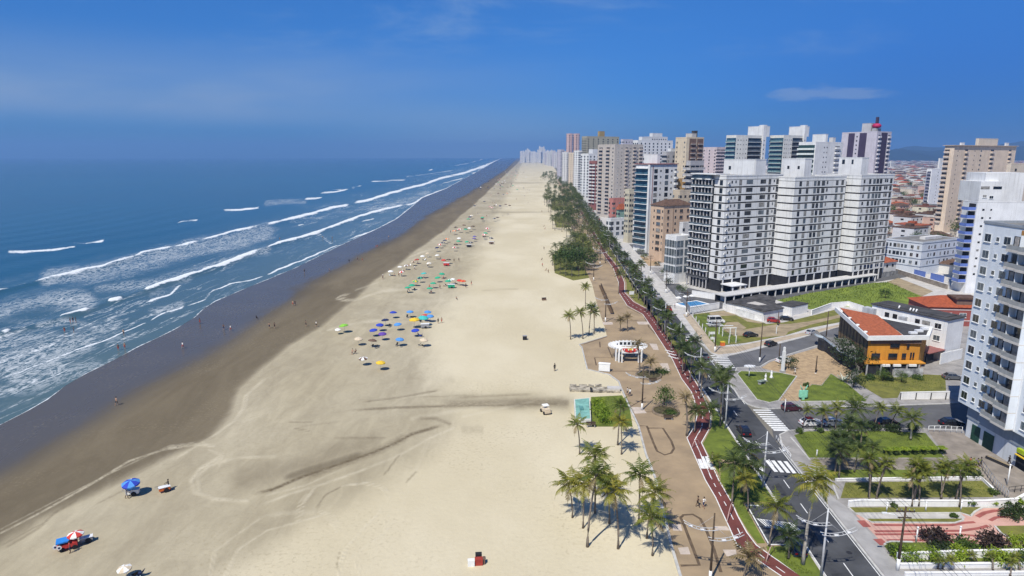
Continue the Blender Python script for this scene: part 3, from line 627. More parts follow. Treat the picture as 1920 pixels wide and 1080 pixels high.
sheet('shop_terrace', gp([(1738,805),(1806,812),(1925,890),(1990,960),(1925,932),(1905,936),(1870,932),(1845,902),(1775,858)], .12), .136, mat('terrace_paving', (.27, .235, .2), .9, .2, .35, coord='World'))
zz3 = lambda p: gp(zmap((1250, 520), 6.748, p), .12)
sheet('parking_lawn', zz3([(320,470),(520,445),(720,420),(930,500),(1230,575),(1260,590),(1480,570),(1900,470),(2200,390),(2230,560),(1822,640),(1500,735),(1000,830),(640,870),(560,800)]), .15, M['grass_dry'])
sheet('parking_lawn', zz3([(325,480),(520,465),(720,560),(730,690),(960,800),(640,860),(560,790)]), .157, M['grass'])
sheet('dirt_patch', zz3([(760,570),(900,565),(1010,640),(960,665),(1290,610),(1430,590),(1560,590),(1822,555),(2200,470),(2215,505),(1822,600),(1540,690),(1500,740),(1160,760),(960,740),(850,740),(700,650)]), .163, M['earth'])
sheet('dirt_patch', zz3([(540,450),(720,425),(900,480),(700,490),(560,490)]), .163, M['earth'])
sheet('dirt_patch', zz3([(930,505),(1220,575),(1180,585),(1020,560)]), .163, M['earth'])
sheet('pavement_path', zz3([(205,470),(290,455),(560,790),(660,880),(900,870),(1480,750),(1822,680),(2200,590),(2200,625),(1822,720),(1250,850),(870,955),(660,975),(560,950)]), .135, mat('tan_pavement', (.44, .36, .26), .9, .14, .5, coord='World'))
zz33 = lambda p: gp(zmap((1400, 480), 3.375, p))
sheet('grass_field', zz33([(190,282),(400,237),(800,172),(910,166),(1110,255),(1150,300),(740,330),(590,322),(400,340)]), .14, M['grass_bright'])
sheet('dirt_patch', zz33([(890,165),(960,140),(1180,225),(1110,258)]), .15, M['earth'])
sheet('parking_yard', gp([(1275,560),(1290,540),(1345,552),(1600,520),(1690,490),(1700,520),(1640,530),(1456,563),(1350,580),(1296,590)], .0), .13, M['asphalt2'])
# ================================================================== BUILDINGS
WINC = {}
M['curtain'] = mat('curtain_cloth', (.30, .29, .27), .9, .3, 1.2, coord='World')
def win_mb(w, h, style):
    """a window as built: x along the wall, z up, the wall plane at y = 0, outward is -y; materials frame, glass, dark"""
    b = MB()
    if style == 'plain':      # framed window with a sill
        b.box(-w/2-.09, -.05, -h/2-.09, w/2+.09, .02, h/2+.09, 0); b.box(-w/2, -.062, -h/2, -.03, -.045, h/2, 1); b.box(.03, -.062, -h/2, w/2, -.045, h/2, 1)
        b.box(-w/2-.15, -.16, -h/2-.2, w/2+.15, 0, -h/2-.092, 0)
    elif style == 'dark':     # shade of an opening put into a near-black panel, no frame
        b.box(-w/2, -.03, -h/2, w/2, .02, h/2, 2); b.box(-w/2+.06, -.04, -h/2+.06, -.02, -.025, h/2-.06, 1); b.box(.02, -.04, -h/2+.06, w/2-.06, -.025, h/2-.06, 1)
    elif style == 'glass':    # glazed bay
        b.box(-w/2, -.05, -h/2, w/2, .02, h/2, 3)
        b.box(-.03, -.08, -h/2, .03, -.052, h/2, 0); b.box(-w/2, -.09, -h/2, w/2, -.052, -h/2+.1, 0); b.box(-w/2, -.09, h/2-.1, w/2, -.052, h/2, 0)
    elif style == 'balc':     # loggia: near-black panel painted as the shaded opening, slab and parapet in front
        b.box(-w/2, -.03, -h/2+.1, w/2, .02, h/2, 2); b.box(-w/4, -.045, -h/2+.1, w/4, -.025, h/2-.15, 1)
        b.box(-w/2-.1, -1.1, -h/2-.12, w/2+.1, -.031, -h/2+.03, 0); b.box(-w/2-.1, -1.1, -h/2+.03, w/2+.1, -.98, -h/2+1.05, 4)
        b.box(-w/2-.1, -.98, -h/2+.03, -w/2, -.032, -h/2+1.05, 4); b.box(w/2, -.98, -h/2+.03, w/2+.1, -.032, -h/2+1.05, 4)
    elif style == 'ac':       # small box on a bracket
        b.box(-.4, -.42, -.28, .4, -.02, .28, 0); b.box(-.3, -.43, -.2, .3, -.415, .2, 2)
    return b
def bmats(frame, parapet, glass): return [frame, M['glass'], M['shade'], glass, parapet]
class Bld:
    def __init__(s, name, label, P, ang, w, d, h, wall, group=None, frame=None, parapet=None, glass=None, cat='building', z0=0.0):
        s.w, s.d, s.h = w, d, h; s.P = Vector((P[0], P[1], z0)); s.a = R(ang)
        s.e1 = Vector((math.cos(s.a), math.sin(s.a), 0)); s.e2 = Vector((-s.e1.y, s.e1.x, 0))
        s.root = thing(name, label, cat, s.P, s.a, group); s.wallm = wall
        s.mats = bmats(frame or M['white'], parapet or wall, glass or M['glass_t']); s.key = (s.mats[0].name, s.mats[3].name, s.mats[4].name)
        s.count = {}; s.over = {}; s.rnd = random.Random(len(FOOT))
        FOOT.append((s.P.copy(), s.e1, s.e2, w, d))
    def part(s, name, mb, mats, loc=(0, 0, 0), rz=0, parent=None): return mb.build(name, mats, parent or s.root, loc, rz)
    def box(s, name, x0, y0, z0, x1, y1, z1, m, top=None):
        b = MB(); b.box(x0, y0, z0, x1, y1, z1, 0, 1 if top else None); return s.part(name, b, [m, top] if top else m)
    def shell(s, bands=None, z0=0.0, core=None):
        b = MB()
        if bands:
            fh, n, zb = bands
            b.box(.25, .25, z0, s.w-.25, s.d-.25, s.h-.4, 1)  # core coloured near-black: shadow lines between the floor bands are painted in
            for k in range(n): b.box(0, 0, zb+k*fh+.36, s.w, s.d, zb+(k+1)*fh-.16, 0)
            b.box(-.05, -.05, zb+n*fh, s.w+.05, s.d+.05, s.h, 0)
        else: b.box(0, 0, z0, s.w, s.d, s.h-.01, 0)
        return s.part('wall', b, [s.wallm, core or M['shade']])
    def roof(s, m=None, par=.7, over=.0, pm=None):
        b = MB(); o = over; t = .22; w, d, h = s.w, s.d, s.h
        b.box(-o, -o, h, w+o, d+o, h+.06, 1)
        b.box(-o, -o, h+.06, w+o, -o+t, h+par, 0); b.box(-o, d+o-t, h+.06, w+o, d+o, h+par, 0)
        b.box(-o, -o+t, h+.06, -o+t, d+o-t, h+par, 0); b.box(w+o-t, -o+t, h+.06, w+o, d+o-t, h+par, 0)
        return s.part('roof', b, [pm or s.wallm, m or M['roof_g']])
    def hip(s, m, rise=2.2, over=.5):
        b = MB(); o = over; w, d, h = s.w, s.d, s.h; r = min(w, d)/2+o
        v = [(-o, -o, h), (w+o, -o, h), (w+o, d+o, h), (-o, d+o, h)]
        if w >= d: v += [(r-o, d/2, h+rise), (w-r+o, d/2, h+rise)]; f = [(0, 1, 5, 4), (2, 3, 4, 5), (1, 2, 5), (3, 0, 4)]
        else: v += [(w/2, r-o, h+rise), (w/2, d-r+o, h+rise)]; f = [(0, 1, 4), (1, 2, 5, 4), (2, 3, 5), (3, 0, 4, 5)]
        b.add(v, f+[(3, 2, 1, 0)]); return s.part('roof', b, m)
    def put(s, kind, face, u, z, w, h, style, limit=100):
        """one window or balcony on the front ('f'), the sea side ('l') or the back part of a face; u in metres from the face's left end as seen from outside"""
        key = (round(w, 2), round(h, 2), style)
        if key not in WINC: WINC[key] = [win_mb(w, h, style), {}]
        mb, ms = WINC[key]
        if face == 'f': loc, rz = (u, 0, z), 0
        else: loc, rz = (0, s.d-u, z), -math.pi/2
        n = s.count.get(kind, 0); s.count[kind] = n+1
        if n >= limit: s.over.setdefault(kind, []).append((mb, loc, rz)); return
        vr = s.rnd.choice((0, 0, 0, 1, 2)); k2 = s.key+(vr,)
        if k2 not in ms:
            mm = list(s.mats)
            if vr == 1: mm[1] = M['curtain']
            elif vr == 2: mm[1] = M['glass_t']
            ms[k2] = mb.mesh(kind, mm)
        return link(kind, ms[k2], s.root, loc, rz)
    def rows(s, face, cols, zb, fh, n, kind=None, skip=()):
        L = s.w if face == 'f' else s.d
        for k in range(n):
            if k in skip: continue
            for c in cols:
                u, w, h, dz, st = c
                s.put(kind or ('balcony' if st == 'balc' else 'air_conditioner' if st == 'ac' else 'window'), face, u*L, zb+k*fh+dz, w, h, st)
    def done(s):
        for kind, items in s.over.items():
            b = MB()
            for mb, loc, rz in items:
                c, q = math.cos(rz), math.sin(rz); o = len(b.v)
                b.v += [(v[0]*c-v[1]*q+loc[0], v[0]*q+v[1]*c+loc[1], v[2]+loc[2]) for v in mb.v]
                b.f += [tuple(i+o for i in f) for f in mb.f]; b.m += mb.m; b.sm += mb.sm
            o = b.build('further_'+kind+'s', s.mats, s.root); o['kind'] = 'stuff'
        return s
    def sub(s, name, y0, xn, xl, xr, ytop, m, zb=None, top=None, wins=()):
        """a block standing on the roof whose near corner is y0 behind the front, fitted to photo columns"""
        Q = s.P+s.e2*y0; zt = ZAT(ytop, Q.y+8)
        a = run(Q, s.e1, xn, zt); C = Q+s.e1*a
        ww = run(C, s.e1, xr, zt); dd = run(C, s.e2, xl, zt)
        zb = s.h+.08 if zb is None else zb
        b = MB(); b.box(a, y0, zb, a+ww, y0+dd, zt, 0, 1)
        b.box(a-.08, y0-.08, zt+.003, a+ww+.08, y0+dd+.08, zt+.25, 0, 1)
        o = s.part(name, b, [m, top or M['roof_g']])
        for (f, u, z, w, h) in wins:
            wb = win_mb(w, h, 'dark'); me = wb.mesh('window', s.mats)
            if f == 'f': link('window', me, o, (a+u*ww, y0, zb+z), 0)
            else: link('window', me, o, (a, y0+dd-u*dd, zb+z), -math.pi/2)
        return a, ww, dd, zt
FOOT = []
def run(P, d, xp, z):
    k = (xp-960)/FPX; c0 = depth(P[0], P[1], z)
    return (k*c0-P[0])/(d[0]-k*d[1]*CP)
def place(nx, ny, ang, xl, xr, ytop, Y=None, zfit=None):
    """near corner and size from photo columns; ny = row of the near corner's foot, or None with the distance Y"""
    a = R(ang); e1 = (math.cos(a), math.sin(a)); e2 = (-e1[1], e1[0])
    if ny is not None: P = G(nx, ny); Y = P.y; z = 0 if zfit is None else zfit
    else: z = ZAT(ytop, Y); P = Vector((XAT(nx, Y, z), Y, 0))
    h = ZAT(ytop, P.y); z = z if zfit is None else zfit
    return P, run(P, e1, xr, z), run(P, e2, xl, z), h
WHITE = wallmat((.70, .70, .69)); CREAM = wallmat((.66, .55, .42)); PALE = wallmat((.62, .61, .60)); LILAC = wallmat((.50, .48, .53)); PEACH = wallmat((.56, .41, .29)); BEIGE = wallmat((.50, .45, .40)); GREYW = wallmat((.42, .41, .41)); PINKW = wallmat((.56, .40, .38))
SKYB = wallmat((.72, .76, .80), .25); BROWNW = wallmat((.17, .11, .085)); PURPLE = wallmat((.06, .045, .085)); OLIVE = wallmat((.36, .34, .26)); GOLD = wallmat((.42, .30, .12)); SALMON = wallmat((.48, .20, .17)); GREENW = wallmat((.24, .36, .29)); BLUEP = wallmat((.13, .20, .52)); ORANGE = wallmat((.60, .27, .035)); BRICK = wallmat((.30, .085, .07)); REDL = wallmat((.28, .11, .10))
ANG = 28.5
# ---- three white banded towers
def grow(cs): return [(u, w*1.22, h*1.12, dz+.03, st) for u, w, h, dz, st in cs]
def banded(label, nx, ny, xl, xr, ytop, n, cols, lcols, sub, d=None):
    P, w, dd, h = place(nx, ny, ANG, xl, xr, ytop)
    d = d or dd
    zb = 4.2; fh = (h-1.1-zb)/n
    B = Bld('apartment_tower', label, P, ANG, w, d, h, WHITE, 'white banded apartment towers', frame=M['white'])
    B.shell((fh, n, zb), 0); B.roof(M['roof_g'], .5, .12)
    B.rows('f', grow(cols), zb, fh, n); B.rows('l', grow(lcols), zb, fh, n)
    for k in range(6):                                              # columns of the open ground floor
        B.box('column', (k+.3)*w/6.2, -.02, 0, (k+.3)*w/6.2+.5, .6, zb+.29, WHITE)
    B.sub('stair_tower', *sub[0], WHITE, wins=sub[1])
    B.fh, B.zb, B.n = fh, zb, n
    return B
cF1 = [(.10, .55, .9, 1.9, 'dark'), (.165, .55, .9, 1.95, 'dark'), (.245, 1.15, 1.75, 1.65, 'dark'), (.405, 2.7, 1.35, 1.8, 'dark'), (.645, 2.4, 1.35, 1.8, 'dark'), (.765, 1.1, 1.75, 1.65, 'dark'), (.845, .55, .9, 1.95, 'dark'), (.905, 1.1, 1.75, 1.65, 'dark')]
P1, w1, d1, h1 = place(1348, 548, ANG, 1290, 1451, 331)
F1 = banded('white banded apartment tower with a dark curved glass balcony front', 1348, 548, 1290, 1451, 331, 13, cF1, [(.86, 1.2, 1.7, 1.65, 'dark')], ((4, 1418, 1358, 1437, 300), [('l', .2, 2.6, 1.2, 1.4)]))
F1.rows('f', [(.045, 1, 1, 1.6, 'ac'), (.97, 1, 1, 1.6, 'ac')], F1.zb, F1.fh, 13)
F1.box('front_glazing', -.3, d1*.34, 3.5, -.006, d1+.3, h1-1.5, M['glass'])
wl = d1*.66
for k in range(14):
    b = MB(); z = F1.zb+k*F1.fh; n_ = 26; pts = []
    for i in range(n_+1):
        t = i/n_; pts.append((-1.0-.75*abs(math.sin(t*math.pi*2.5))*(1 if t < .97 else .3), d1*.35+t*wl))
    poly = [(-.302, d1*.35)]+pts+[(-.302, d1*.35+wl)]
    b.prism(poly, z-.22, z+.10, 0)
    if k < 13:
        for i in range(n_):
            (xa, ya), (xb, yb) = pts[i], pts[i+1]
            b.add([(xa, ya, z+.1), (xb, yb, z+.1), (xb, yb, z+.75), (xa, ya, z+.75), (xa+.07, ya, z+.1), (xb+.07, yb, z+.1), (xb+.07, yb, z+.75), (xa+.07, ya, z+.75)], [(0, 1, 2, 3), (5, 4, 7, 6), (3, 2, 6, 7)], 1)
    F1.part('balcony', b, [wallmat((.15, .15, .16)), mat('smoked_glass', (.06, .065, .075), .15, .2, .8, spec=.8)] if k == 0 else list(F1b.data.materials))
    if k == 0: F1b = F1.root.children[-1]
for i in range(7): F1.box('pillar', -.95, d1*.36+i*(wl-.6)/6, .0, -.6, d1*.36+i*(wl-.6)/6+.38, h1-1.2, GREYW)
F1.box('roof_canopy', -2.2, d1*.18, h1+.55, 1.6, d1*.98, h1+.95, WHITE)
F1.box('roof_deck_glass', -1.4, d1*.36, h1-1.15, -1.25, d1*.98, h1+.3, M['glass_t'])
F1.box('entrance_canopy', .5, -6, 3.0, 8, -.06, 3.3, WHITE); F1.box('canopy_post', 7.2, -5.8, 0, 7.6, -5.4, 2.99, WHITE); F1.box('canopy_post', .8, -5.8, 0, 1.2, -5.4, 2.99, WHITE)
F1.done()
cF2 = [(.11, 1.1, 1.6, 1.7, 'dark'), (.24, 1.1, 1.6, 1.7, 'dark'), (.385, 1.2, 1.6, 1.7, 'dark'), (.455, 1.2, 1.6, 1.7, 'dark'), (.545, 1.5, 1.6, 1.7, 'dark'), (.625, .7, 1.1, 1.9, 'dark'), (.82, 1.2, 1.6, 1.7, 'dark'), (.93, 1.2, 1.6, 1.7, 'dark')]
F2 = banded('white banded apartment tower standing between the two other banded ones', 1473, 541, 1458, 1567, 334, 13, cF2, [(.3, .9, 1.2, 1.8, 'dark')], ((4, 1510, 1467, 1523, 298), [('l', .3, 3.6, 1.0, 1.2), ('l', .75, 3.6, 1.0, 1.2)]), d=14).done()
cF3 = [(.10, .8, 1.2, 1.8, 'dark'), (.27, 1.1, 1.6, 1.7, 'dark'), (.40, 1.3, 1.6, 1.7, 'dark'), (.50, 1.3, 1.6, 1.7, 'dark'), (.60, 1.3, 1.6, 1.7, 'dark'), (.74, .8, 1.2, 1.9, 'dark'), (.80, .8, 1.2, 1.9, 'dark'), (.92, 1.2, 1.6, 1.7, 'dark')]
F3 = banded('white banded apartment tower beside the bright grass field, farthest inland of three', 1594, 531, 1562, 1654, 330, 13, cF3, [(.25, .9, 1.2, 1.8, 'dark')], ((4, 1617, 1574, 1630, 296), [('l', .2, 5.2, 1.2, 1.8), ('l', .6, 5.2, .8, 1.8)]), d=15).done()
# ---- generic block
def block(name, label, nx, ny, xl, xr, ytop, wall, fh=3.0, f=(), l=(), Y=None, ang=ANG, roofm=None, par=.7, group=None, zb=None, sub=(), frame=None, parapet=None, glass=None, d=None, w=None, hip=None, zfit=None, bands=None, core=None, top=1.2):
    P, ww, dd, h = place(nx, ny, ang, xl, xr, ytop, Y, zfit)
    B = Bld(name, label, P, ang, w or ww, d or dd, h, wall, group, frame, parapet, glass)
    n = max(1, int((h-top-(zb if zb is not None else 3.6))/fh)); z0 = h-top-n*fh
    if bands: B.shell((fh, n, z0), 0, core)
    else: B.shell()
    if hip: B.hip(hip[0], hip[1])
    else: B.roof(roofm, par)
    B.rows('f', f, z0, fh, n); B.rows('l', l, z0, fh, n)
    for sname, a, m in sub: B.sub(sname, *a, m)
    B.n, B.z0, B.fh = n, z0, fh
    return B
def even(k, w, h, dz=1.55, st='dark', a=.1, b=.9): return [(a+(b-a)*i/max(1, k-1), w, h, dz, st) for i in range(k)]
# blue glass tower
B = block('glass_tower', 'tower with wavy blue glass balconies and a dark red roof edge', 1212, 474, 1187, 1262, 311, WHITE, 3.05, [(.22, 2.3, 2.1, 1.5, 'dark'), (.40, .9, 1.0, 1.6, 'dark'), (.62, 2.3, 2.1, 1.5, 'dark'), (.80, .9, 1.0, 1.6, 'dark'), (.95, 1.6, 1.9, 1.5, 'balc')], (), parapet=WHITE, glass=M['glass_b'], zb=4)
B.box('roof_edge', -.6, -.5, B.h+.72, B.w+.5, B.d+.5, B.h+1.1, REDL)
B.box('roof_edge_strip', -.02, 1.0, B.h-1, -.012, 1.01, B.h, REDL) if False else None
for k in range(B.n+1):
    b = MB(); z = B.z0+k*B.fh-.12; q = []
    for i in range(13):
        t = i/12; q.append((-.9-.55*math.sin(t*math.pi)-.2*math.sin(t*math.pi*3), .9+t*(B.d-.9)))
    b.prism([(-.002, .9)]+q+[(-.002, B.d)], z-.16, z+.16, 0)
    if k < B.n:
        for i in range(12):
            (xa, ya), (xb, yb) = q[i], q[i+1]
            b.add([(xa+.05, ya, z+.16), (xb+.05, yb, z+.16), (xb+.05, yb, z+1.15), (xa+.05, ya, z+1.15)], [(0, 3, 2, 1)], 1)
        b.box(-.12, .95, z+.17, -.004, B.d-.1, z+B.fh-.17, 2)
    B.part('balcony', b, [WHITE, M['glass_b'], M['glass_b']])
B.box('corner_pier', -.5, -.35, 0, -.004, .85, B.h+.7, WHITE); B.box('red_stripe', 1.9, -.05, 4, 2.3, -.003, B.h, REDL)
B.sub('stair_tower', 5, 1233, 1208, 1238, 290, WHITE); B.done()
# peach block with a hipped roof
B = block('apartment_block', 'peach apartment block with a brown hipped roof', 1240, 493, 1216, 1292, 386, PEACH, 3.0, [(.16, 1.0, 1.3, 1.5, 'plain'), (.42, .9, 1.3, 1.5, 'dark'), (.62, 1.8, 1.3, 1.5, 'plain'), (.86, 1.2, 1.3, 1.5, 'plain')], [(.28, .7, 1.1, 1.5, 'dark'), (.62, 2.6, 1.5, 1.5, 'plain'), (.92, .7, 1.2, 1.5, 'dark')], hip=(M['roof_b'], 2.6), frame=wallmat((.30, .2, .14)), zb=3)
B.box('drain_pipe', B.w*.34, -.14, 1, B.w*.34+.16, -.003, B.h-.1, BROWNW); B.done()
# white low-rise with a glazed grid
B = block('office_block', 'low white building with a grid of grey glass panes', 1264, 532, 1244, 1294, 446, WHITE, 3.4, [(.25, 3.3, 2.9, 1.7, 'glass'), (.74, 3.3, 2.9, 1.7, 'glass')], [(.13, 1.9, 2.9, 1.7, 'glass'), (.38, 1.9, 2.9, 1.7, 'glass'), (.63, 1.9, 2.9, 1.7, 'glass'), (.87, 1.9, 2.9, 1.7, 'glass')], zb=3.6, top=.9, roofm=wallmat((.6, .59, .57)))
for k in range(4): B.box('column', .2+k*(B.w-.8)/3, -.05, 0, .6+k*(B.w-.8)/3, .4, 3.4, WHITE)
B.done()
# pale yellow low block with a dark stripe, green house, salmon house, terracotta house
block('apartment_block', 'narrow pale yellow block with brown window bands beside blue glass tower', 1180, None, 1172, 1189, 357, wallmat((.55, .50, .38)), 3, [(.3, 1.2, 1.4, 1.5, 'dark'), (.75, 1.2, 1.4, 1.5, 'dark')], [(.25, 1.2, 1.4, 1.5, 'dark'), (.7, 1.2, 1.4, 1.5, 'dark')], Y=372, roofm=M['roof_d']).done()
block('house', 'green house with a terracotta hipped roof', 1160, None, 1156, 1173, 393, GREENW, 3, even(2, 1.3, 1.4), even(2, 1.3, 1.4), Y=395, hip=(M['roof_t'], 3.5), zb=.5).done()
block('house', 'salmon low house with a dark red flat roof', 1150, None, 1142, 1174, 374, SALMON, 3.2, even(3, 1.4, 1.4), even(2, 1.4, 1.4), Y=440, roofm=REDL, zb=.5).done()
block('beach_restaurant', 'low white restaurant with a flat terrace roof beside avenue', 1145, None, 1138, 1172, 412, WHITE, 3.2, even(3, 2.4, 2.0), even(2, 2, 2), Y=385, zb=.3, top=.6).done()
# tall beige tower with stacked balconies
B = block('apartment_tower', 'tall beige tower with balconies stacked on its seaward side', 1153, None, 1121, 1206, 272, BEIGE, 2.95, [(.12, .7, .9, 1.6, 'plain'), (.25, .7, .9, 1.6, 'dark'), (.42, 2.2, 2.0, 1.45, 'balc'), (.56, .7, .9, 1.6, 'dark'), (.70, 2.6, 2.0, 1.45, 'balc'), (.82, .7, .9, 1.6, 'dark'), (.93, 3.2, 2.0, 1.45, 'balc')], [(.2, 4.2, 2.1, 1.45, 'balc'), (.62, 4.2, 2.1, 1.45, 'balc'), (.90, 1.2, 1.3, 1.5, 'dark')], Y=520, parapet=wallmat((.5, .42, .37))).done()
block('apartment_block', 'reddish mid-rise with white balcony bands and an open roof frame', 1117, None, 1105, 1128, 303, REDL, 3.1, [(.3, 2.2, 2.0, 1.5, 'balc'), (.75, 2.4, 2.0, 1.5, 'balc')], [(.3, 4, 2, 1.5, 'balc'), (.8, 3, 2, 1.5, 'balc')], Y=600, parapet=WHITE).done()
B = block('apartment_tower', 'white tower with dark stacked windows and stepped white frames', 1104, None, 1089, 1136, 289, WHITE, 3, even(5, 1.6, 1.7, 1.5, 'dark', .12, .95), even(3, 2.2, 1.7), Y=690, sub=[('stair_tower', (6, 1112, 1104, 1122, 280), WHITE)]).done()
B = block('apartment_tower', 'olive grey tower block with a golden water tower on top', 1100, None, 1091, 1161, 257, OLIVE, 3.1, even(7, 1.8, 1.6, 1.5, 'dark', .06, .95), even(3, 2.4, 1.8, 1.5, 'balc', .2, .85), Y=880, roofm=M['roof_d'], sub=[('water_tower', (8, 1124, 1121, 1134, 246), GOLD)], par=1.2).done()
block('apartment_tower', 'lilac block with a dark red flat roof cap', 1168, None, 1164, 1187, 262, LILAC, 3.1, even(4, 1.5, 1.5), even(2, 1.5, 1.5), Y=760, roofm=REDL).done()
for nx, xl, xr, lab in ((1068, 1062, 1074, 'pink twin tower nearer the sea with pale ribs'), (1081, 1075, 1087, 'pink twin tower on the inland side with pale ribs')):
    B = block('apartment_tower', lab, nx, None, xl, xr, 251, PINKW, 3.1, even(2, 1.5, 1.5), even(2, 1.5, 1.5), Y=1150, group='pink twin towers')
    B.box('rib', B.w*.4, -.5, 2, B.w*.55, -.004, B.h-.5, wallmat((.64, .50, .49))); B.done()
for i, (nx, xl, xr, yt, Y, wl_, lab) in enumerate([
    (1086, 1076, 1092, 283, 880, WHITE, 'slim white tower with a grey shaded side, near the pink twin towers'), (1076, 1066, 1081, 287, 1000, CREAM, 'cream tower below the pink twin towers'), (1064, 1054, 1070, 286, 1120, PALE, 'pale tower just seaward of the cream one'), (1052, 1045, 1058, 281, 1400, LILAC, 'small lilac tower at the near end of the far row'),
    (1196, 1187, 1262, 264, 640, WHITE, 'long white slab block with dark window bands behind the beige tower'), (1216, 1201, 1252, 257, 820, PALE, 'pale block with rooftop boxes above the long white slab'), (1214, 1207, 1234, 290, 410, PALE, 'plain pale block with dark red roof line behind the blue glass tower'), (1250, 1242, 1286, 286, 430, GREYW, 'grey block with dark balcony column behind the peach block')]):
    B = block('apartment_tower', lab, nx, None, xl, xr, yt, wl_, 3, even(4 if xr-xl < 50 else 8, 1.5, 1.5), even(3, 1.6, 1.5), Y=Y, roofm=(REDL if i == 6 else None), sub=([('rooftop_block', (5, nx+8, nx+2, nx+26, yt-7), WHITE)] if i in (4, 5, 7) else [])).done()
# cream and brown tower
B = block('apartment_tower', 'cream tower with tall brown balcony columns and a dark roof tank', 1288, None, 1267, 1320, 259, wallmat((.62, .52, .38)), 3.0, [(.36, 3.4, 2.0, 1.5, 'balc'), (.78, 3.4, 2.0, 1.5, 'balc')], [(.15, .9, 1.1, 1.5, 'dark'), (.82, .9, 1.1, 1.5, 'dark')], Y=420, parapet=wallmat((.22, .15, .12)), roofm=M['roof_d'], sub=[('stair_tower', (6, 1298, 1286, 1306, 251), wallmat((.6, .56, .5))), ('water_tank', (7, 1302, 1297, 1308, 246), M['roof_d'])])
B.box('brown_panel', B.w*.16, -.06, 2, B.w*.56, -.004, B.h-.3, BROWNW); B.box('brown_panel', B.w*.6, -.06, 2, B.w*.97, -.004, B.h-.3, BROWNW); B.done()
block('apartment_block', 'dark grey block with long balconies left of the banded tower', 1295, None, 1287, 1320, 304, GREYW, 3, even(3, 2.6, 2, 1.5, 'balc', .2, .85), even(2, 2.6, 2, 1.5, 'balc'), Y=330, roofm=M['roof_d']).done()
block('service_tower', 'plain golden yellow tower box with a flat top', 1274, None, 1268, 1291, 336, wallmat((.50, .31, .12)), 3, [(.5, .8, .9, 1.5, 'dark')], (), Y=345, par=.3).done()
block('apartment_block', 'beige block below the golden yellow box', 1275, None, 1262, 1296, 359, wallmat((.55, .46, .34)), 3, even(3, 1.2, 1.3), even(2, 1.2, 1.3), Y=325).done()
block('house', 'white building stub above the glazed grid building', 1281, None, 1274, 1296, 420, PALE, 3, even(2, 1.2, 1.3), (), Y=285).done()
# glazed white towers
for nx, xl, xr, yt, Y, st, lab in ((1381, 1362, 1432, 255, 455, (1431, 1403, 1444, 236), 'white tower with sea green glass balconies and a tall roof block, on the seaward side'), (1470, 1444, 1508, 255, 470, (1504, 1480, 1518, 237), 'white tower with dark blue glass front and a tall roof block, on the inland side')):
    B = block('apartment_tower', lab, nx, None, xl, xr, yt, wallmat((.68, .67, .62)), 3.05, [(.07, .7, .8, 1.5, 'dark'), (.17, .7, .8, 1.5, 'dark'), (.27, .7, .8, 1.5, 'plain'), (.37, .7, .8, 1.5, 'dark')], (), Y=Y, glass=M['glass_b'], group='white towers with glass fronts')
    for k in range(B.n):
        z = B.z0+k*B.fh
        b = MB(); b.box(B.w*.43, -.6, z, B.w*.92, -.004, z+.22, 0); b.box(B.w*.43, -.5, z+.22, B.w*.92, -.44, z+1.3, 1); b.box(B.w*.43, -.04, z+.222, B.w*.92, -.005, z+B.fh-.003, 2); B.part('balcony', b, [WHITE, M['glass_t'], M['glass']])
        b = MB(); b.box(-1.2, .2, z, -.004, B.d*.95, z+.22, 0); b.box(-1.15, .2, z+.22, -1.08, B.d*.95, z+1.3, 1); b.box(-.06, .2, z+.222, -.005, B.d*.95, z+B.fh-.003, 2); B.part('balcony', b, [WHITE, mat('sea_glass', (.16, .27, .28), .15, .2, 1, spec=.8), M['glass_b']])
    B.sub('stair_tower', 3, st[0], st[1], st[2], st[3], WHITE); B.box('stair_shaft', B.w*.93, -1.2, 0, B.w*1.05, 2.9, B.h+8, WHITE)
    for k in range(B.n): B.put('window', 'f', B.w*.975, B.z0+k*B.fh+1.4, .7, 1, 'dark').location.y = -1.205
    B.done()
block('apartment_block', 'pale pink block with horizontal balcony bands behind the banded tower', 1344, None, 1318, 1362, 277, wallmat((.56, .47, .47)), 3, even(4, 3.5, 1.9, 1.5, 'balc', .12, .88), even(3, 1.4, 1.4), Y=620).done()
B = block('apartment_tower', 'white tower with green tinted balcony bands and small square windows', 1530, None, 1498, 1581, 268, WHITE, 3.05, [(.32, .8, .8, 1.5, 'dark'), (.42, .8, .8, 1.5, 'dark'), (.8, 4.5, 1.6, 1.5, 'balc')], (), Y=410, sub=[('stair_tower', (5, 1549, 1524, 1553, 252), WHITE), ('water_tank', (6, 1562, 1555, 1567, 258), PALE)], glass=M['glass_g'])
for k in range(B.n):
    z = B.z0+k*B.fh; b = MB(); b.box(-1.3, .6, z, -.004, B.d, z+1.15, 0); b.box(-.05, .6, z+1.153, -.006, B.d, z+B.fh-.003, 1); B.part('balcony', b, [wallmat((.66, .70, .66)), mat('teal_glass', (.03, .07, .07), .15, .2, 1, spec=.8)])
B.done()
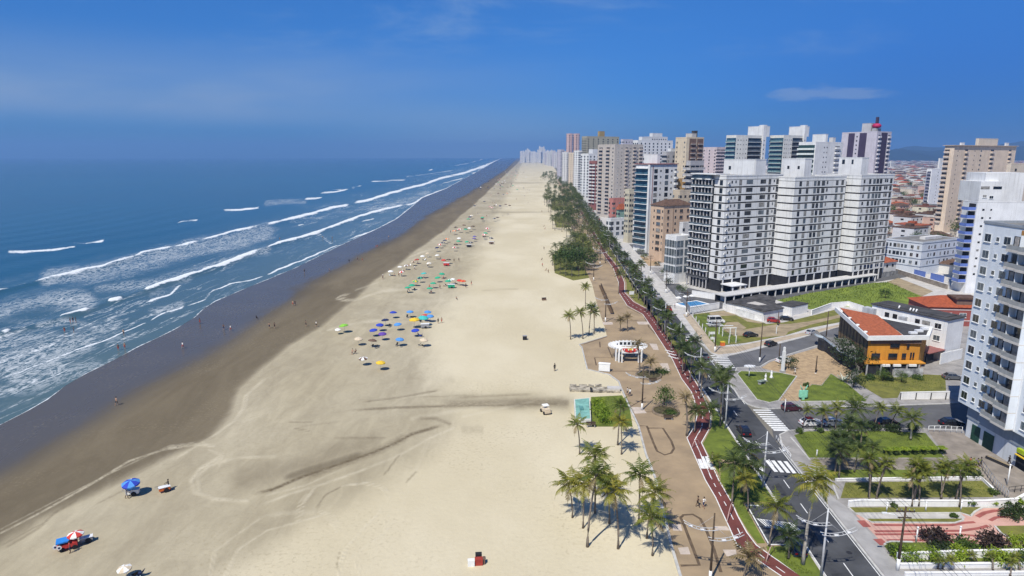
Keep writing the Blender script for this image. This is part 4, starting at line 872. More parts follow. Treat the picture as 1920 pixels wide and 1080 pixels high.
# purple and lilac tower
B = block('apartment_tower', 'lilac tower with dark purple balcony columns and a crimson sculpture on top', 1645, None, 1579, 1672, 248, wallmat((.52, .49, .54)), 3.02, [(.85, 2.4, 1.9, 1.5, 'balc'), (.18, 2.2, 1.9, 1.5, 'balc')], [(.45, 1.0, 1.0, 1.5, 'dark')], Y=470, parapet=wallmat((.62, .6, .64)), sub=[('stair_tower', (9, 1634, 1617, 1640, 232), wallmat((.5, .49, .5)))])
B.box('purple_panel', B.w*.30, -.08, 3, B.w*.72, -.004, B.h-.2, PURPLE)
for u0, u1 in ((.20, .38), (.52, .72)):
    B.box('purple_panel', -.09, B.d*(1-u1), B.h*.55, -.004, B.d*(1-u0), B.h-.2, PURPLE)
    for k in range(8):
        z = 4+k*3.9; b = MB(); b.box(-.9, B.d*(1-u1), z, -.005, B.d*(1-u0), z+1.5, 0); b.box(-.06, B.d*(1-u1), z+1.503, -.005, B.d*(1-u0), z+3.3, 1); B.part('balcony', b, [wallmat((.66, .65, .68)), M['shade']])
b = MB(); b.box(B.w*.25, 4, B.h+.1, B.w*.6, 7, B.h+3, 0); b.lathe([(.1, 3), (2.8, 3.6), (3.2, 5), (2.2, 6.2), (1.0, 6.5)], 9, 1, (B.w*.42, 5.5, B.h)); b.box(B.w*.38, 4.9, B.h+6.2, B.w*.48, 6.4, B.h+11, 2)
B.part('roof_sculpture', b, [GREYW, mat('crimson', (.42, .02, .09), .6, .1, 1), PURPLE]); B.done()
block('apartment_tower', 'white stepped block half hidden behind the lilac tower', 1640, None, 1628, 1668, 340, WHITE, 3, even(3, 2.6, 2, 1.5, 'balc'), (), Y=330).done()
# beige tower, slim white tower, blue balcony tower, L-shaped block
B = block('apartment_tower', 'tall cream tower with two columns of curved balconies and roof tanks', 1790, None, 1772, 1906, 275, wallmat((.66, .54, .42)), 3.0, [(.06, .7, .8, 1.5, 'dark'), (.19, 3.2, 2.1, 1.45, 'balc'), (.32, .7, .8, 1.5, 'dark'), (.42, 1.5, 1.1, 1.5, 'dark'), (.60, 4.0, 2.1, 1.45, 'balc'), (.90, 3.0, 2.1, 1.45, 'balc')], [(.3, 3, 2, 1.45, 'balc')], Y=420, parapet=wallmat((.58, .47, .38)), sub=[('stair_tower', (7, 1836, 1830, 1872, 259), wallmat((.62, .54, .44))), ('water_tank', (4, 1803, 1800, 1809, 268), WHITE), ('water_tank', (4, 1886, 1884, 1892, 267), WHITE)])
B.box('roof_eave', -1, -1, B.h+.71, B.w+1, B.d+1, B.h+1.05, wallmat((.5, .42, .35))); B.done()
B = block('apartment_block', 'cream penthouse block rising behind the white tower roof', 1896, None, 1888, 1990, 309, wallmat((.62, .53, .42)), 3, even(3, 2, 1.4), (), Y=330).done()
B = block('apartment_tower', 'slim white tower with two columns of small windows', 1748, None, 1738, 1771, 318, wallmat((.74, .74, .74), .15), 3.0, [(.52, .9, .8, 1.5, 'dark'), (.86, .9, .8, 1.5, 'dark')], [(.5, 3, 2, 1.5, 'balc')], Y=600, parapet=wallmat((.16, .16, .24)), sub=[('stair_tower', (5, 1763, 1760, 1771, 297), WHITE)]).done()  # dark blue parapets: shadow on the seaward balconies put into their colour
B = block('apartment_tower', 'white tower with bright blue balconies stacked along one corner', 1833, None, 1806, 1925, 380, wallmat((.74, .745, .75), .25), 2.95, [(.14, .8, .7, 1.6, 'dark'), (.30, .6, .6, 1.6, 'dark')], (), Y=232, ang=-3, parapet=BLUEP, roofm=M['roof_d'], par=.4)
for k in range(B.n+1):
    z = B.z0+(k-1)*B.fh+1.2
    b = MB(); b.box(-2.6, .4, z, -.005, 4.4, z+.2, 0); b.box(-2.6, .4, z+.2, -2.45, 4.4, z+1.3, 1); b.box(-2.45, .4, z+.2, -.006, .55, z+1.3, 1); b.box(-.09, .56, z+.203, -.007, 4.3, z+2.5, 2)
    B.part('balcony', b, [PALE, BLUEP, M['shade']])
B.box('penthouse', 1.5, 2, B.h+.08, B.w*.55, 14, B.h+7.5, WHITE); B.box('penthouse', B.w*.28, 5, B.h+.08, B.w*1.1, 16, B.h+10.5, WHITE)
for u, z in ((3.2, 5.2), (7.5, 5.2)): 
    o = B.put('penthouse_window', 'f', u, B.h+z, 3.0, 1.0, 'dark'); o.location.y = 1.995
for u, z in ((3.4, 2.2), (5.8, 1.8)):
    o = B.put('penthouse_window', 'f', u, B.h+z, 1.3, 1.0, 'plain'); o.location.y = 1.995
B.done()
B = block('apartment_block', 'low white four storey block with blue grey bands and a dark roof', 1722, 517, 1655, 1792, 455, wallmat((.60, .64, .70), .2), 3.3, [(.18, .8, 1.5, 1.6, 'dark'), (.25, .5, 1.0, 1.7, 'dark'), (.34, 1.3, 1.5, 1.6, 'dark'), (.50, .7, 1.4, 1.6, 'dark'), (.62, 1.0, 1.5, 1.6, 'dark'), (.71, 1.0, 1.5, 1.6, 'dark'), (.85, .8, 1.4, 1.6, 'dark')], [(.04, .9, 1.5, 1.6, 'dark'), (.14, .9, 1.5, 1.6, 'dark'), (.26, 1.3, 1.6, 1.6, 'dark'), (.36, 1.3, 1.6, 1.6, 'dark'), (.46, .8, 1.5, 1.6, 'dark'), (.56, 1.0, 1.5, 1.6, 'dark'), (.74, 1.2, 1.5, 1.6, 'plain'), (.90, .9, 1.5, 1.6, 'dark')], roofm=M['roof_g'], par=.25, zb=1, top=.6)
for k in range(B.n+1): 
    b = MB(); z = B.z0+k*B.fh-.1; b.box(-.06, -.06, z, B.w+.06, -.003, z+.3, 0); b.box(-.06, 0, z, -.003, B.d, z+.3, 0); B.part('floor_band', b, wallmat((.16, .2, .27)))
B.box('roof_housing', B.w*.35, B.d*.3, B.h+.07, B.w*.8, B.d*.45, B.h+1.2, PALE); B.done()
# ---- the light blue tower at the edge of the view
YA, XA, HA = 110.5, 81.6, 38.6
A = Bld('apartment_tower', 'tall light blue tower with stacked glazed balconies and green shop shutters', (XA, 62), 0, 26, YA-62, HA, SKYB, frame=M['white'], parapet=wallmat((.62, .58, .53)))
A.box('wall', 0, 0, 6.05, 26, A.d, HA, SKYB)
A.roof(M['roof_g'], .45, .1, wallmat((.30, .33, .37)))
A.box('ground_floor_wall', .9, 0, -.1, 25, A.d-1.8, 3.7, wallmat((.62, .65, .68))); A.box('ground_floor_band', .75, 0, 3.7, 25, A.d-1.7, 6.04, wallmat((.26, .30, .36)))
fhA = 2.85; PGL = mat('milky_glass', (.34, .35, .35), .25, .12, 1.5, spec=.6); CURT = mat('curtain', (.42, .39, .36), .9, .25, 2)
def wA(s, z, w, h, big=True):
    f = MB(); f.box(-w/2-.1, -.05, -h/2-.1, w/2+.1, -.004, h/2+.1, 0); f.box(-w/2-.15, -.17, -h/2-.2, w/2+.15, -.004, -h/2-.103, 0)
    o = f.build('window', M['white'], A.root, (0, A.d-s, z), -math.pi/2)
    p = MB(); p.box(-w/2, -.07, -h/2, -.03, -.053, h/2, 0); p.box(.03, -.07, -h/2, w/2, -.053, h/2, 0); p.build('pane', random.choice([M['glass'], M['glass'], M['glass_t']]), o)
for k in range(11):
    z = 7.75+k*fhA
    wA(1.35, z, 1.35, 1.25); wA(3.65, z, .55, .65); wA(5.75, z, 1.35, 1.25)
    for s0 in (15.2, 19.0, 26, 30): wA(s0, z, 1.4, 1.25)
    for j, (s0, s1, out) in enumerate(((7.0, 9.7, 1.1), (9.95, 13.2, 1.5))):
        b = MB(); zf = z-1.5; y0, y1 = A.d-s1, A.d-s0
        b.box(-out, y0, zf, -.005, y1, zf+.16, 0); b.box(-out, y0, zf+.16, -out+.09, y1, zf+.42, 0)
        b.box(-out+.01, y0+.05, zf+.42, -out+.06, y1-.05, zf+1.12, 1)
        b.box(-out+.09, y0, zf+.16, -.006, y0+.1, zf+fhA, 2); b.box(-out+.09, y1-.1, zf+.16, -.006, y1, zf+1.1, 1)
        o = A.part('balcony', b, [A.mats[4], PGL, SKYB])
        b = MB(); b.box(-.06, y0+.15, zf+.17, -.007, y1-.12, zf+2.5, 0); b.box(-.09, y0+.3, zf+.2, -.061, (y0+y1)/2-.1, zf+2.3, 1); b.box(-.1, (y0+y1)/2+.15, zf+.2, -.061, y1-.4, zf+2.4, 2); b.build('sliding_door', [M['glass'], M['glass_t'], CURT] if (k+j) % 3 else [M['glass_t'], CURT, M['glass']], o)
b = MB(); b.box(-.12, A.d-13.35, 6.1, -.003, A.d-13.2, HA-.5, 0); A.part('drain_pipe', b, M['metal_w'])
for s0, s1 in ((3.2, 5.2), (6.1, 8.5)):
    b = MB(); b.box(.83, A.d-s1, .05, .897, A.d-s0, 3.0, 0)
    for q in range(9): b.box(.80, A.d-s1, .1+q*.32, .829, A.d-s0, .13+q*.32, 0)
    A.part('roller_shutter', b, mat('green_shutter', (.02, .075, .05), .6, .15, 2))
b = MB(); b.box(.2, A.d-19, 3.0, .74, A.d-14.2, 3.7, 0); b.box(-.1, A.d-19, 2.6, .2, A.d-14.3, 2.75, 1); A.part('shop_sign', b, [mat('lime_sign', (.36, .48, .02), .5, .1, 2), M['cl_yellow']])
A.box('shop_opening', .86, A.d-18.8, 0, .898, A.d-13.6, 2.55, M['shade'])
for q in range(4):
    b = MB(); y0 = A.d-16.2+q*2.6-2; b.box(2.0, y0, HA+.1, 2.1, y0+2.3, HA+3.2, 1); b.box(1.6, y0, HA+1.6, 1.98, y0+2.2, HA+1.75, 0); b.box(1.9, y0-.12, HA+.06, 2.2, y0-.003, HA+3.8, 2); A.part('terrace_screen', b, [M['glass_g'], M['glass_g'], M['metal_g']])
A.box('terrace_beam', 1.7, A.d-20, HA+3.81, 2.3, A.d-6.5, HA+4.2, SKYB); A.box('penthouse', 5, A.d-26, HA+.1, 22, A.d-5.5, HA+3.7, wallmat((.6, .62, .64)))
A.box('flower_box', -.1, A.d-13.4, HA-1.1, -.004, A.d-8.5, HA-.3, mat('flowers', (.35, .30, .06), .9, .5, 6, col2=(.35, .05, .05)))
A.done()
# ---- orange building with a flat terracotta roof
PO = G(1622, 700); angO = 3.0
B = Bld('house', 'orange two storey house with a wedge shaped terracotta roof and white eaves', PO, 0, 16.5, 20, 10.2, ORANGE)
b = MB(); S = lambda p: (p[0]-PO.x, p[1]-PO.y)
hO = ZAT(632, PO.y)
c0 = (0, 0); c1 = S((XAT(1728, PO.y+.5, hO), PO.y+.5)); cb = S((XAT(1577, PO.y+27, hO), PO.y+27)); cc = S((XAT(1745, PO.y+6, hO), PO.y+7))
b.prism([c0, c1, cc, cb], -.1, hO-.6, 0); B.part('wall', b, [ORANGE])
up = Vector((cb[0], cb[1], 0)); ul = up.length; un = up.normalized()
b = MB(); nrm = Vector((-un.y, un.x, 0)); nrm = nrm if nrm.x < 0 else -nrm
for k in range(9):
    p = un*(1+k*(ul-3)/8); q = p+un*1.9
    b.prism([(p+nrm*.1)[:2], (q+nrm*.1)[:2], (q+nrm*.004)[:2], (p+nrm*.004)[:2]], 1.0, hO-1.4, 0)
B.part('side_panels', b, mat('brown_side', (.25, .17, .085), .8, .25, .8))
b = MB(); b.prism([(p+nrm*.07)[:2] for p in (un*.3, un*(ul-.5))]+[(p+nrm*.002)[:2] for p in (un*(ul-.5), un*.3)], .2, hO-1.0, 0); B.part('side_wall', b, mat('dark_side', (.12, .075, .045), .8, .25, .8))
ex = 1.0
rp_ = [(c0[0]-.9, c0[1]-1.0), (c1[0]+1.2, c1[1]-1.0), (cc[0]+1.4, cc[1]+.4), (cb[0]-1.2, cb[1]+1)]
b = MB(); b.prism(rp_, hO-.55, hO, 0); cen = (sum(p[0] for p in rp_)/4, sum(p[1] for p in rp_)/4)
for i in range(4):
    a_, c_ = Vector((*rp_[i], 0)), Vector((*rp_[(i+1) % 4], 0)); cn = Vector((*cen, 0)); i1 = a_+(cn-a_).normalized()*.5; i2 = c_+(cn-c_).normalized()*.5
    b.prism([a_[:2], c_[:2], i2[:2], i1[:2]], hO+.002, hO+.5, 0)
B.part('roof_edge', b, M['white'])
b = MB(); inn = [Vector((*p, 0)).lerp(Vector((*cen, 0)), .09) for p in rp_]
xs = [inn[0], inn[0].lerp(inn[1], .62), inn[3].lerp(inn[2], .45), inn[3]]
b.add([(xs[0].x, xs[0].y, hO+.1), (xs[1].x, xs[1].y, hO+.1), (xs[2].x, xs[2].y, hO+.75), (xs[3].x, xs[3].y, hO+.75)], [(0, 1, 2, 3)]); B.part('roof', b, mat('orange_tiles', (.40, .115, .05), .85, .22, 1.5, coord='World', bump=.6))
b = MB(); xs2 = [inn[0].lerp(inn[1], .64), inn[1], inn[2], inn[3].lerp(inn[2], .5)]; b.prism([p[:2] for p in xs2], hO+.02, hO+.14, 0); B.part('roof_terrace', b, M['roof_d'])
for t in (.3, .55, .8): b = MB(); q = xs2[0].lerp(xs2[2], t); b.box(q.x-.8, q.y-.5, hO+.141, q.x+.8, q.y+.5, hO+.6, 0); B.part('solar_panel' if t < .6 else 'roof_box', b, M['metal_w'])
for t in (.12, .36, .62, .9): b = MB(); q = inn[0].lerp(inn[3], t); b.lathe([(.01, 0), (.35, .05), (.4, .5), (.05, .55)], 10, 0, (q.x, q.y, hO+.1)); B.part('roof_vent', b, M['white'])
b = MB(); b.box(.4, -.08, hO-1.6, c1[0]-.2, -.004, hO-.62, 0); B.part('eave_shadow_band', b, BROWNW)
for x, w_, z in ((2.0, 2.0, hO-4.6), (6.0, 2.1, hO-4.6), (8.6, 1.0, hO-4.6), (10.2, .4, hO-4.4), (10.8, .4, hO-4.4), (6.2, 2.2, hO-1.9), (9.3, .6, hO-1.9)): o = B.put('window', 'f', x, z, w_, 1.3, 'dark'); o.location.y = -.02 if z > hO-3 else 0
b = MB(); b.prism([(-1.6, -2.2), (c1[0], -2.2), (c1[0], -.003), (-.8, -.003)], 3.0, 3.25, 0); B.part('porch_roof', b, ORANGE)
for x in (2.4, 4.9, 8.5): b = MB(); b.box(x, -2.6, 2.5, x+1.7, -2.21, 3.0, 0); B.part('awning', b, M['white'])
b = MB()
for x in (-1, 2.2, 5.2, 8.2, 11): b.box(x, -2.1, -.1, x+.25, -1.85, 2.99, 0)
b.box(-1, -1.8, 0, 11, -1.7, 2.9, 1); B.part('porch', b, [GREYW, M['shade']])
b = MB(); b.box(4.8, -3.2, -.1, 11.4, -3.0, 2.2, 0); B.part('stained_wall', b, mat('stained_wall', (.42, .42, .42), .9, .6, .6, col2=(.06, .06, .065)))
q1 = G(1568, 647)-PO; 
b = MB(); cv_ = [(q1.x+3.6*math.cos(t)*1.5-1, q1.y+4.2*math.sin(t)-1.2) for t in np.linspace(math.pi*.75, math.pi*1.72, 12)]
b.prism([(-1.9, 1.0), (-2.6, 7)]+[(x, y) for x, y in cv_], 2.9, 3.5, 0, 1); B.part('curved_canopy', b, [wallmat((.55, .62, .66)), M['roof_g']])
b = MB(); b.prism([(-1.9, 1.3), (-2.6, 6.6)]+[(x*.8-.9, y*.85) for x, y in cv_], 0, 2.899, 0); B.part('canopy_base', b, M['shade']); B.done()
# ---- white building with a long dark roof behind it
PW = G(1767, 678)
B = Bld('apartment_block', 'white three storey block with a long dark roof behind the orange house', PW, 27.5, 7.0, 19.5, ZAT(601, PW.y), wallmat((.76, .76, .75), .3))
hW = B.h; B.shell()
b = MB(); b.box(-.35, -.3, hW, B.w+.3, B.d+.3, hW+.3); b.box(1.0, 1.2, hW+.303, B.w-1, B.d-1.2, hW+.5); B.part('roof', b, M['roof_d'])
for k in range(3):
    z = hW-1.9-k*3.05
    for u, w_, st in ((.22, 1.2, 'dark'), (.33, 1.2, 'dark'), (.63, 1.2, 'dark'), (.74, 1.9, 'dark'), (.89, 1.5, 'plain')): B.put('window', 'l', u*B.d, z, w_, 1.25, st)
b = MB(); b.box(-1.4, B.d*.50, 0, -.004, B.d*.58, hW-1.3); B.part('stair_bay', b, wallmat((.40, .42, .45)))
b = MB(); b.box(-1.4, B.d*.93, 0, .6, B.d+1.8, hW-.9); B.part('stair_tower', b, wallmat((.42, .44, .47)))
for t in (.35, .5, .54, .58): b = MB(); b.tube([(.5, B.d*(1-t), hW+.3), (.9, B.d*(1-t), hW+1.0)], .2, 6); B.part('roof_vent', b, M['metal_w'])
b = MB(); b.box(-3.2, -1.2, -.1, 1.5, -1.0, 2.9, 0); b.box(-6.5, .4, -.1, -3.4, .6, 3.0, 1); b.box(-6.8, -.4, 3.02, -.006, 3.5, 3.2, 2); b.box(1.9, -1.0, -.1, 6.4, -.8, 2.7, 0); B.part('garage_front', b, [M['white'], M['shade'], REDL]); B.done()
# ---- brick house with an orange roof
B = block('house', 'brick red house with an orange tiled roof and white trim', 1742, None, 1731, 1848, 575, BRICK, 3.3, [(.12, 1.8, 1.2, 1.6, 'plain'), (.36, 1.8, 1.2, 1.6, 'plain'), (.62, 1.8, 1.2, 1.6, 'plain'), (.88, 1.6, 1.5, 1.6, 'plain')], (), Y=186, ang=-6, hip=(mat('orange_roof', (.36, .085, .035), .85, .2, 1.4, coord='World', bump=.6), 2.4), zb=.2, top=.7, d=12)
for k in range(B.n+1): b = MB(); z = B.z0+k*B.fh-.2; b.box(-.08, -.1, z, B.w+.08, -.003, z+.28, 0); B.part('floor_band', b, wallmat((.62, .5, .48)))
b = MB(); b.box(B.w*.52, 1.0, B.h+.5, B.w*.86, 5, B.h+2.3, 0); b.box(B.w*.48, .5, B.h+2.31, B.w*.9, 5.5, B.h+2.8, 1); B.part('roof_dormer', b, [BROWNW, M['roof_b']]); B.done()
# ---- low houses on the near side of the banded towers
zh = lambda x, y, z=0: G(1250+x/6.748, 520+y/6.748, z)
def shed(label, roofpx, zr, wallcol, roofm, thick=.25):
    pts = [zh(x, y, zr) for x, y in roofpx]; c = sum((p for p in pts), Vector())/len(pts)
    root = thing('house', label, 'house', (c.x, c.y, 0))
    b = MB(); b.prism([((p.x-c.x)*.95, (p.y-c.y)*.95) for p in pts], -.05, zr-.003, 0); b.build('wall', wallcol, root)
    b = MB(); b.prism([(p.x-c.x, p.y-c.y) for p in pts], zr, zr+thick, 0); b.build('roof', roofm, root); return root, c
sh1, c1_ = shed('single storey white house with a big dark patched roof', [(745, 318), (1200, 215), (1385, 265), (1370, 330), (1490, 395), (1225, 440), (1005, 372)], 3.2, wallmat((.74, .73, .71)), mat('patched_roof', (.085, .08, .078), .9, .35, .5, coord='World'))
b = MB(); q = [zh(x, y, 3.5) for x, y in ((1010, 325), (1120, 305), (1265, 345), (1160, 352))]; b.prism([(p.x-c1_.x, p.y-c1_.y) for p in q], 3.46, 3.52, 0); b.build('roof_patch', wallmat((.5, .47, .43)), sh1)
b = MB(); q0 = zh(1240, 545)-c1_; q1 = zh(1390, 520)-c1_; d_ = (q1-q0).normalized(); n_ = Vector((d_.y, -d_.x, 0)); b.prism([(q0+n_*.3)[:2], (q1+n_*.3)[:2], (q1)[:2], (q0)[:2]], 0, 2.9, 0); b.build('porch_wall', WHITE, sh1)
sh2, c2_ = shed('small white flat roofed house beside the grass field', [(1395, 340), (1590, 300), (1800, 335), (1590, 378)], 3.0, wallmat((.74, .74, .73)), M['roof_d'])
b = MB(); q0 = zh(1440, 470)-c2_; q1 = zh(1600, 430)-c2_
for t in (.2, .6): p = q0.lerp(q1, t); b.box(p.x-.4, p.y-.25, .1, p.x+.4, p.y-.05, 2.0, 0)
b.build('door', M['dark'], sh2)
# ---- far shoreline towers and inland blocks
rnd = random.Random(5)
FARM = [wallmat((.68, .66, .64), 0), wallmat((.6, .55, .5), 0), wallmat((.56, .52, .54), 0), wallmat((.66, .64, .6), 0)]
def small_tower(label, P, ang, w, d, h, wall, group, n=6, cols=3, roof=True):
    B = Bld('apartment_tower', label, P, ang, w, d, h, wall, group)
    B.shell(); B.roof(None, .8)
    B.box('stair_tower', w*.3, d*.3, h+.1, w*.65, d*.7, h+4+2*rnd.random(), wall)
    if n:
        fl = [4+(h-6)*k/n for k in range(n)]
        for z in fl:
            for i in range(cols): B.put('window', 'f', w*(i+.5)/cols, z, 2.4, 1.6, 'dark')
            B.put('window', 'l', d*.5, z, 6.0, 1.5, 'dark')
    return B
# receding row along the avenue
Y = 1480.0; i = 0
while Y < 3600:
    small_tower('pale tower in the receding row along the avenue', RD(11+rnd.random()*6, Y), ANG, 14+rnd.random()*8, 14, 26+rnd.random()*26, rnd.choice(FARM), 'far towers along the avenue', 9, 3); Y += 46+rnd.random()*90; i += 1
for k in range(26):                                                                  # the pale skyline where the coast bends
    xp = 975+k*2.3+rnd.random()*1.5; Yk = 4300+rnd.random()*900
    zt = ZAT(288-rnd.random()*9 - (5 if 13 < k < 20 else 0), Yk)
    small_tower('hazy pale tower in the far skyline beyond the beach', (XAT(xp, Yk), Yk), 10, 8+rnd.random()*6, 12, zt, FARM[0], 'hazy skyline at the end of the beach', 8, 2)
for k in range(30):
    xp = 1022+k*1.15+rnd.random(); Yk = 3300-k*38+rnd.random()*500
    small_tower('pale tower filling the distance between the skyline and the avenue', (XAT(xp, Yk), Yk), 14, 9+rnd.random()*8, 12, ZAT(290-rnd.random()*8, Yk), rnd.choice(FARM), 'hazy towers before the skyline', 7, 2)
def free(P, r):
    for Q, a, b, w, d in FOOT:
        v = Vector((P[0], P[1], 0))-Q; x, y = v.dot(a), v.dot(b)
        if -r < x < w+r and -r < y < d+r: return False
    return True
for k in range(400):
    if k > 320: break
    Yk = 480+rnd.random()**1.5*2300+(700 if k % 4 == 0 else 0); xp = (1048+rnd.random()*90) if k % 4 == 0 else (1110+rnd.random()*560)
    if xp > 1290 and xp < 1330 and False: continue
    P = (XAT(xp, Yk), Yk)
    if P[0] < 41+.058*Yk+45 or not free(P, 14): continue
    small_tower('mid-rise pale block among the inland towers', P, ANG, 15+rnd.random()*9, 15, 24+rnd.random()*20+(8 if 1190 < xp < 1300 else 0), rnd.choice(FARM), 'inland mid-rise blocks', 9, 3)
    if len(FOOT) > 172: break
# ---- the low town inland
HW = [wallmat(c, 0) for c in ((.66, .64, .6), (.6, .52, .42), (.5, .34, .28), (.55, .56, .58), (.62, .58, .45))]; HR = [M['roof_t'], M['roof_b'], mat('red_brown_tiles', (.2, .085, .055), .9, .25, .8, coord='World'), M['roof_g'], M['roof_b'], mat('pale_roof', (.48, .45, .42), .9, .2, .5, coord='World')]
PROTO = {}
def house_proto(kind, ri, wi):
    key = (kind, ri, wi)
    if key in PROTO: return PROTO[key]
    b = MB(); w, d, h = ((10, 8, 3.4), (13, 9, 6.2), (18, 11, 4.2), (15, 12, 9.3))[kind]
    b.box(-w/2, -d/2, -.1, w/2, d/2, h, 0)
    for q in range(int(h//3)):
        for x in (-.3, 0, .3): b.box(x*w-.6, -d/2-.05, q*3+1, x*w+.6, -d/2-.004, q*3+2.2, 1)
        b.box(-w/2-.05, -1, q*3+1, -w/2-.004, 1, q*3+2.2, 1)
    r = MB(); o = .6
    if kind == 3 or ri == 5: r.box(-w/2-.2, -d/2-.2, h+.003, w/2+.2, d/2+.2, h+.5, 0); r.box(-2, -1, h+.51, 2, 2, h+2.2, 0)
    else:
        v = [(-w/2-o, -d/2-o, h), (w/2+o, -d/2-o, h), (w/2+o, d/2+o, h), (-w/2-o, d/2+o, h), (-w/2+d*.35, 0, h+2.1), (w/2-d*.35, 0, h+2.1)]; r.add(v, [(0, 1, 5, 4), (2, 3, 4, 5), (1, 2, 5), (3, 0, 4), (3, 2, 1, 0)])
    PROTO[key] = (b.mesh('wall', [HW[wi], M['shade']]), r.mesh('roof', HR[ri])); return PROTO[key]
spots = []
Yk = 268.0
while Yk < 1500:
    gap = 15+Yk*.006; Xk = XAT(1640, Yk)
    while Xk < XAT(1935, Yk):
        spots.append((Xk+rnd.uniform(-3, 3), Yk+rnd.uniform(-3, 3))); Xk += gap*1.15
    Yk += gap
nh = 0; far_b = []
HL = {0: 'small single storey house with a {} roof in the low town', 1: 'two storey house with a {} roof in the low town', 2: 'long low house with a {} roof in the low town', 3: 'boxy flat roofed building of the low town'}
RN = ['terracotta', 'brown tiled', 'red brown tiled', 'grey', 'brown tiled', 'pale flat']
for P in spots:
    if not free(P, 5): continue
    if rnd.random() < .1: continue
    kind = rnd.choice([0, 0, 1, 1, 2, 2, 3]); ri, wi = rnd.randrange(6), rnd.randrange(5); rz = R(ANG)+rnd.choice([0, math.pi/2])+rnd.uniform(-.05, .05)
    if nh < 290:
        wm_, rm_ = house_proto(kind, ri, wi)
        t = thing('house', HL[kind].format(RN[ri]), 'house', (P[0], P[1], 0), rz, 'houses of the low town'); link('wall', wm_, t); link('roof', rm_, t); nh += 1
    else: far_b.append((P, kind, ri, wi, rz))
b = MB()
def far_house(P, kind, rz, s, ri):
    w, d, h = ((10, 8, 3.4), (13, 9, 6.2), (18, 11, 4.2), (15, 12, 9.3))[kind]; w *= s; d *= s
    c, q = math.cos(rz), math.sin(rz)
    T = lambda x, y, z: (P[0]+x*c-y*q, P[1]+x*q+y*c, z)
    b.add([T(-w/2, -d/2, 0), T(w/2, -d/2, 0), T(w/2, d/2, 0), T(-w/2, d/2, 0), T(-w/2, -d/2, h), T(w/2, -d/2, h), T(w/2, d/2, h), T(-w/2, d/2, h)], [(0, 1, 5, 4), (1, 2, 6, 5), (2, 3, 7, 6), (3, 0, 4, 7)], rnd.choice([0, 0, 1]))
    b.add([T(-w/2-.5, -d/2-.5, h), T(w/2+.5, -d/2-.5, h), T(w/2+.5, d/2+.5, h), T(-w/2-.5, d/2+.5, h), T(-w*.25, 0, h+2), T(w*.25, 0, h+2)], [(0, 1, 5, 4), (2, 3, 4, 5), (1, 2, 5), (3, 0, 4)], 2 if ri < 3 else 3 if ri == 5 else 4)
for P, kind, ri, wi, rz in far_b: far_house(P, kind, rz, 1.0, ri)
for k in range(2600):
    Yk = 1500+rnd.random()**1.2*5200; P = (XAT(1630+rnd.random()*310, Yk), Yk); far_house(P, rnd.randrange(4), rnd.random()*3, 1.3+Yk/5000, rnd.choice([0, 1, 2, 3, 5, 5]))
o = b.build('distant_houses', [HW[0], HW[1], HR[1], HR[5], HR[0]]); tag(o, kind='stuff')
# hills behind the town
hb = MB(); K = 60
for layer, (Yh, hh, sd_) in enumerate(((6500, 215, 3), (8200, 290, 8))):
    rr = random.Random(sd_); base = []
    for i in range(K+1):
        xp = 1450+i*(900/K); t = i/K
        z = hh*(.25+.75*min(1, t*1.6))*(0.72+.28*math.sin(i*.33+sd_)*math.sin(i*.13)+.07*rr.random())*min(1, i/14)
        base.append((XAT(xp, Yh), Yh+250*math.sin(i*.4), max(z, 5)))
    for i in range(K):
        a, c = base[i], base[i+1]
        hb.add([(a[0], a[1]-900, -5), (c[0], c[1]-900, -5), (c[0], c[1]-350, c[2]*.6), (a[0], a[1]-350, a[2]*.6), (c[0], c[1], c[2]), (a[0], a[1], a[2]), (c[0], c[1]+900, -5), (a[0], a[1]+900, -5)], [(0, 1, 2, 3), (3, 2, 4, 5), (5, 4, 6, 7)], 0, True)
tag(hb.build('hills', mat('hill_forest', (.025, .04, .04), .95, .2, .0006, coord='World')), kind='structure')
# ================================================================== PALMS, TREES, SHRUBS
def frond(b, base, az, pitch, L, droop, width, m, rnd, nseg=6, leaf=11):
    """an arching rib with two rows of narrow hanging leaflets"""
    d = Vector((math.cos(az), math.sin(az), 0)); p = Vector(base); a = pitch; pts = [p.copy()]; st = L/nseg
    for i in range(nseg):
        p = p+(d*math.cos(a)+Vector((0, 0, 1))*math.sin(a))*st; pts.append(p.copy()); a -= droop*(1.25 if i > 1 else .6)
    side = Vector((-d.y, d.x, 0))
    b.tube(pts, [.045*(1-i/(nseg+1)) for i in range(nseg+1)], 3, m, cap=False)
    for i in range(leaf):
        t = .14+.86*(i+.5)/leaf; f = t*nseg; k = min(int(f), nseg-1); q = pts[k].lerp(pts[k+1], f-k); tg = (pts[k+1]-pts[k]).normalized()
        ll = width*math.sin(min(1, t*1.25)*math.pi*.9+.22)*(.85+.3*rnd.random())
        for sg in (-1, 1):
            o = side*sg*.85+tg*.62+Vector((0, 0, -.35-.35*rnd.random())); o.normalize(); w = tg*(.05+.10*L/leaf)
            e = q+o*ll; mid = q+o*ll*.5+Vector((0, 0, .05))
            b.add([q-w, q+w, mid+w*.95, e, mid-w*.95], [(0, 1, 2, 3, 4)], m)
SRC = {}
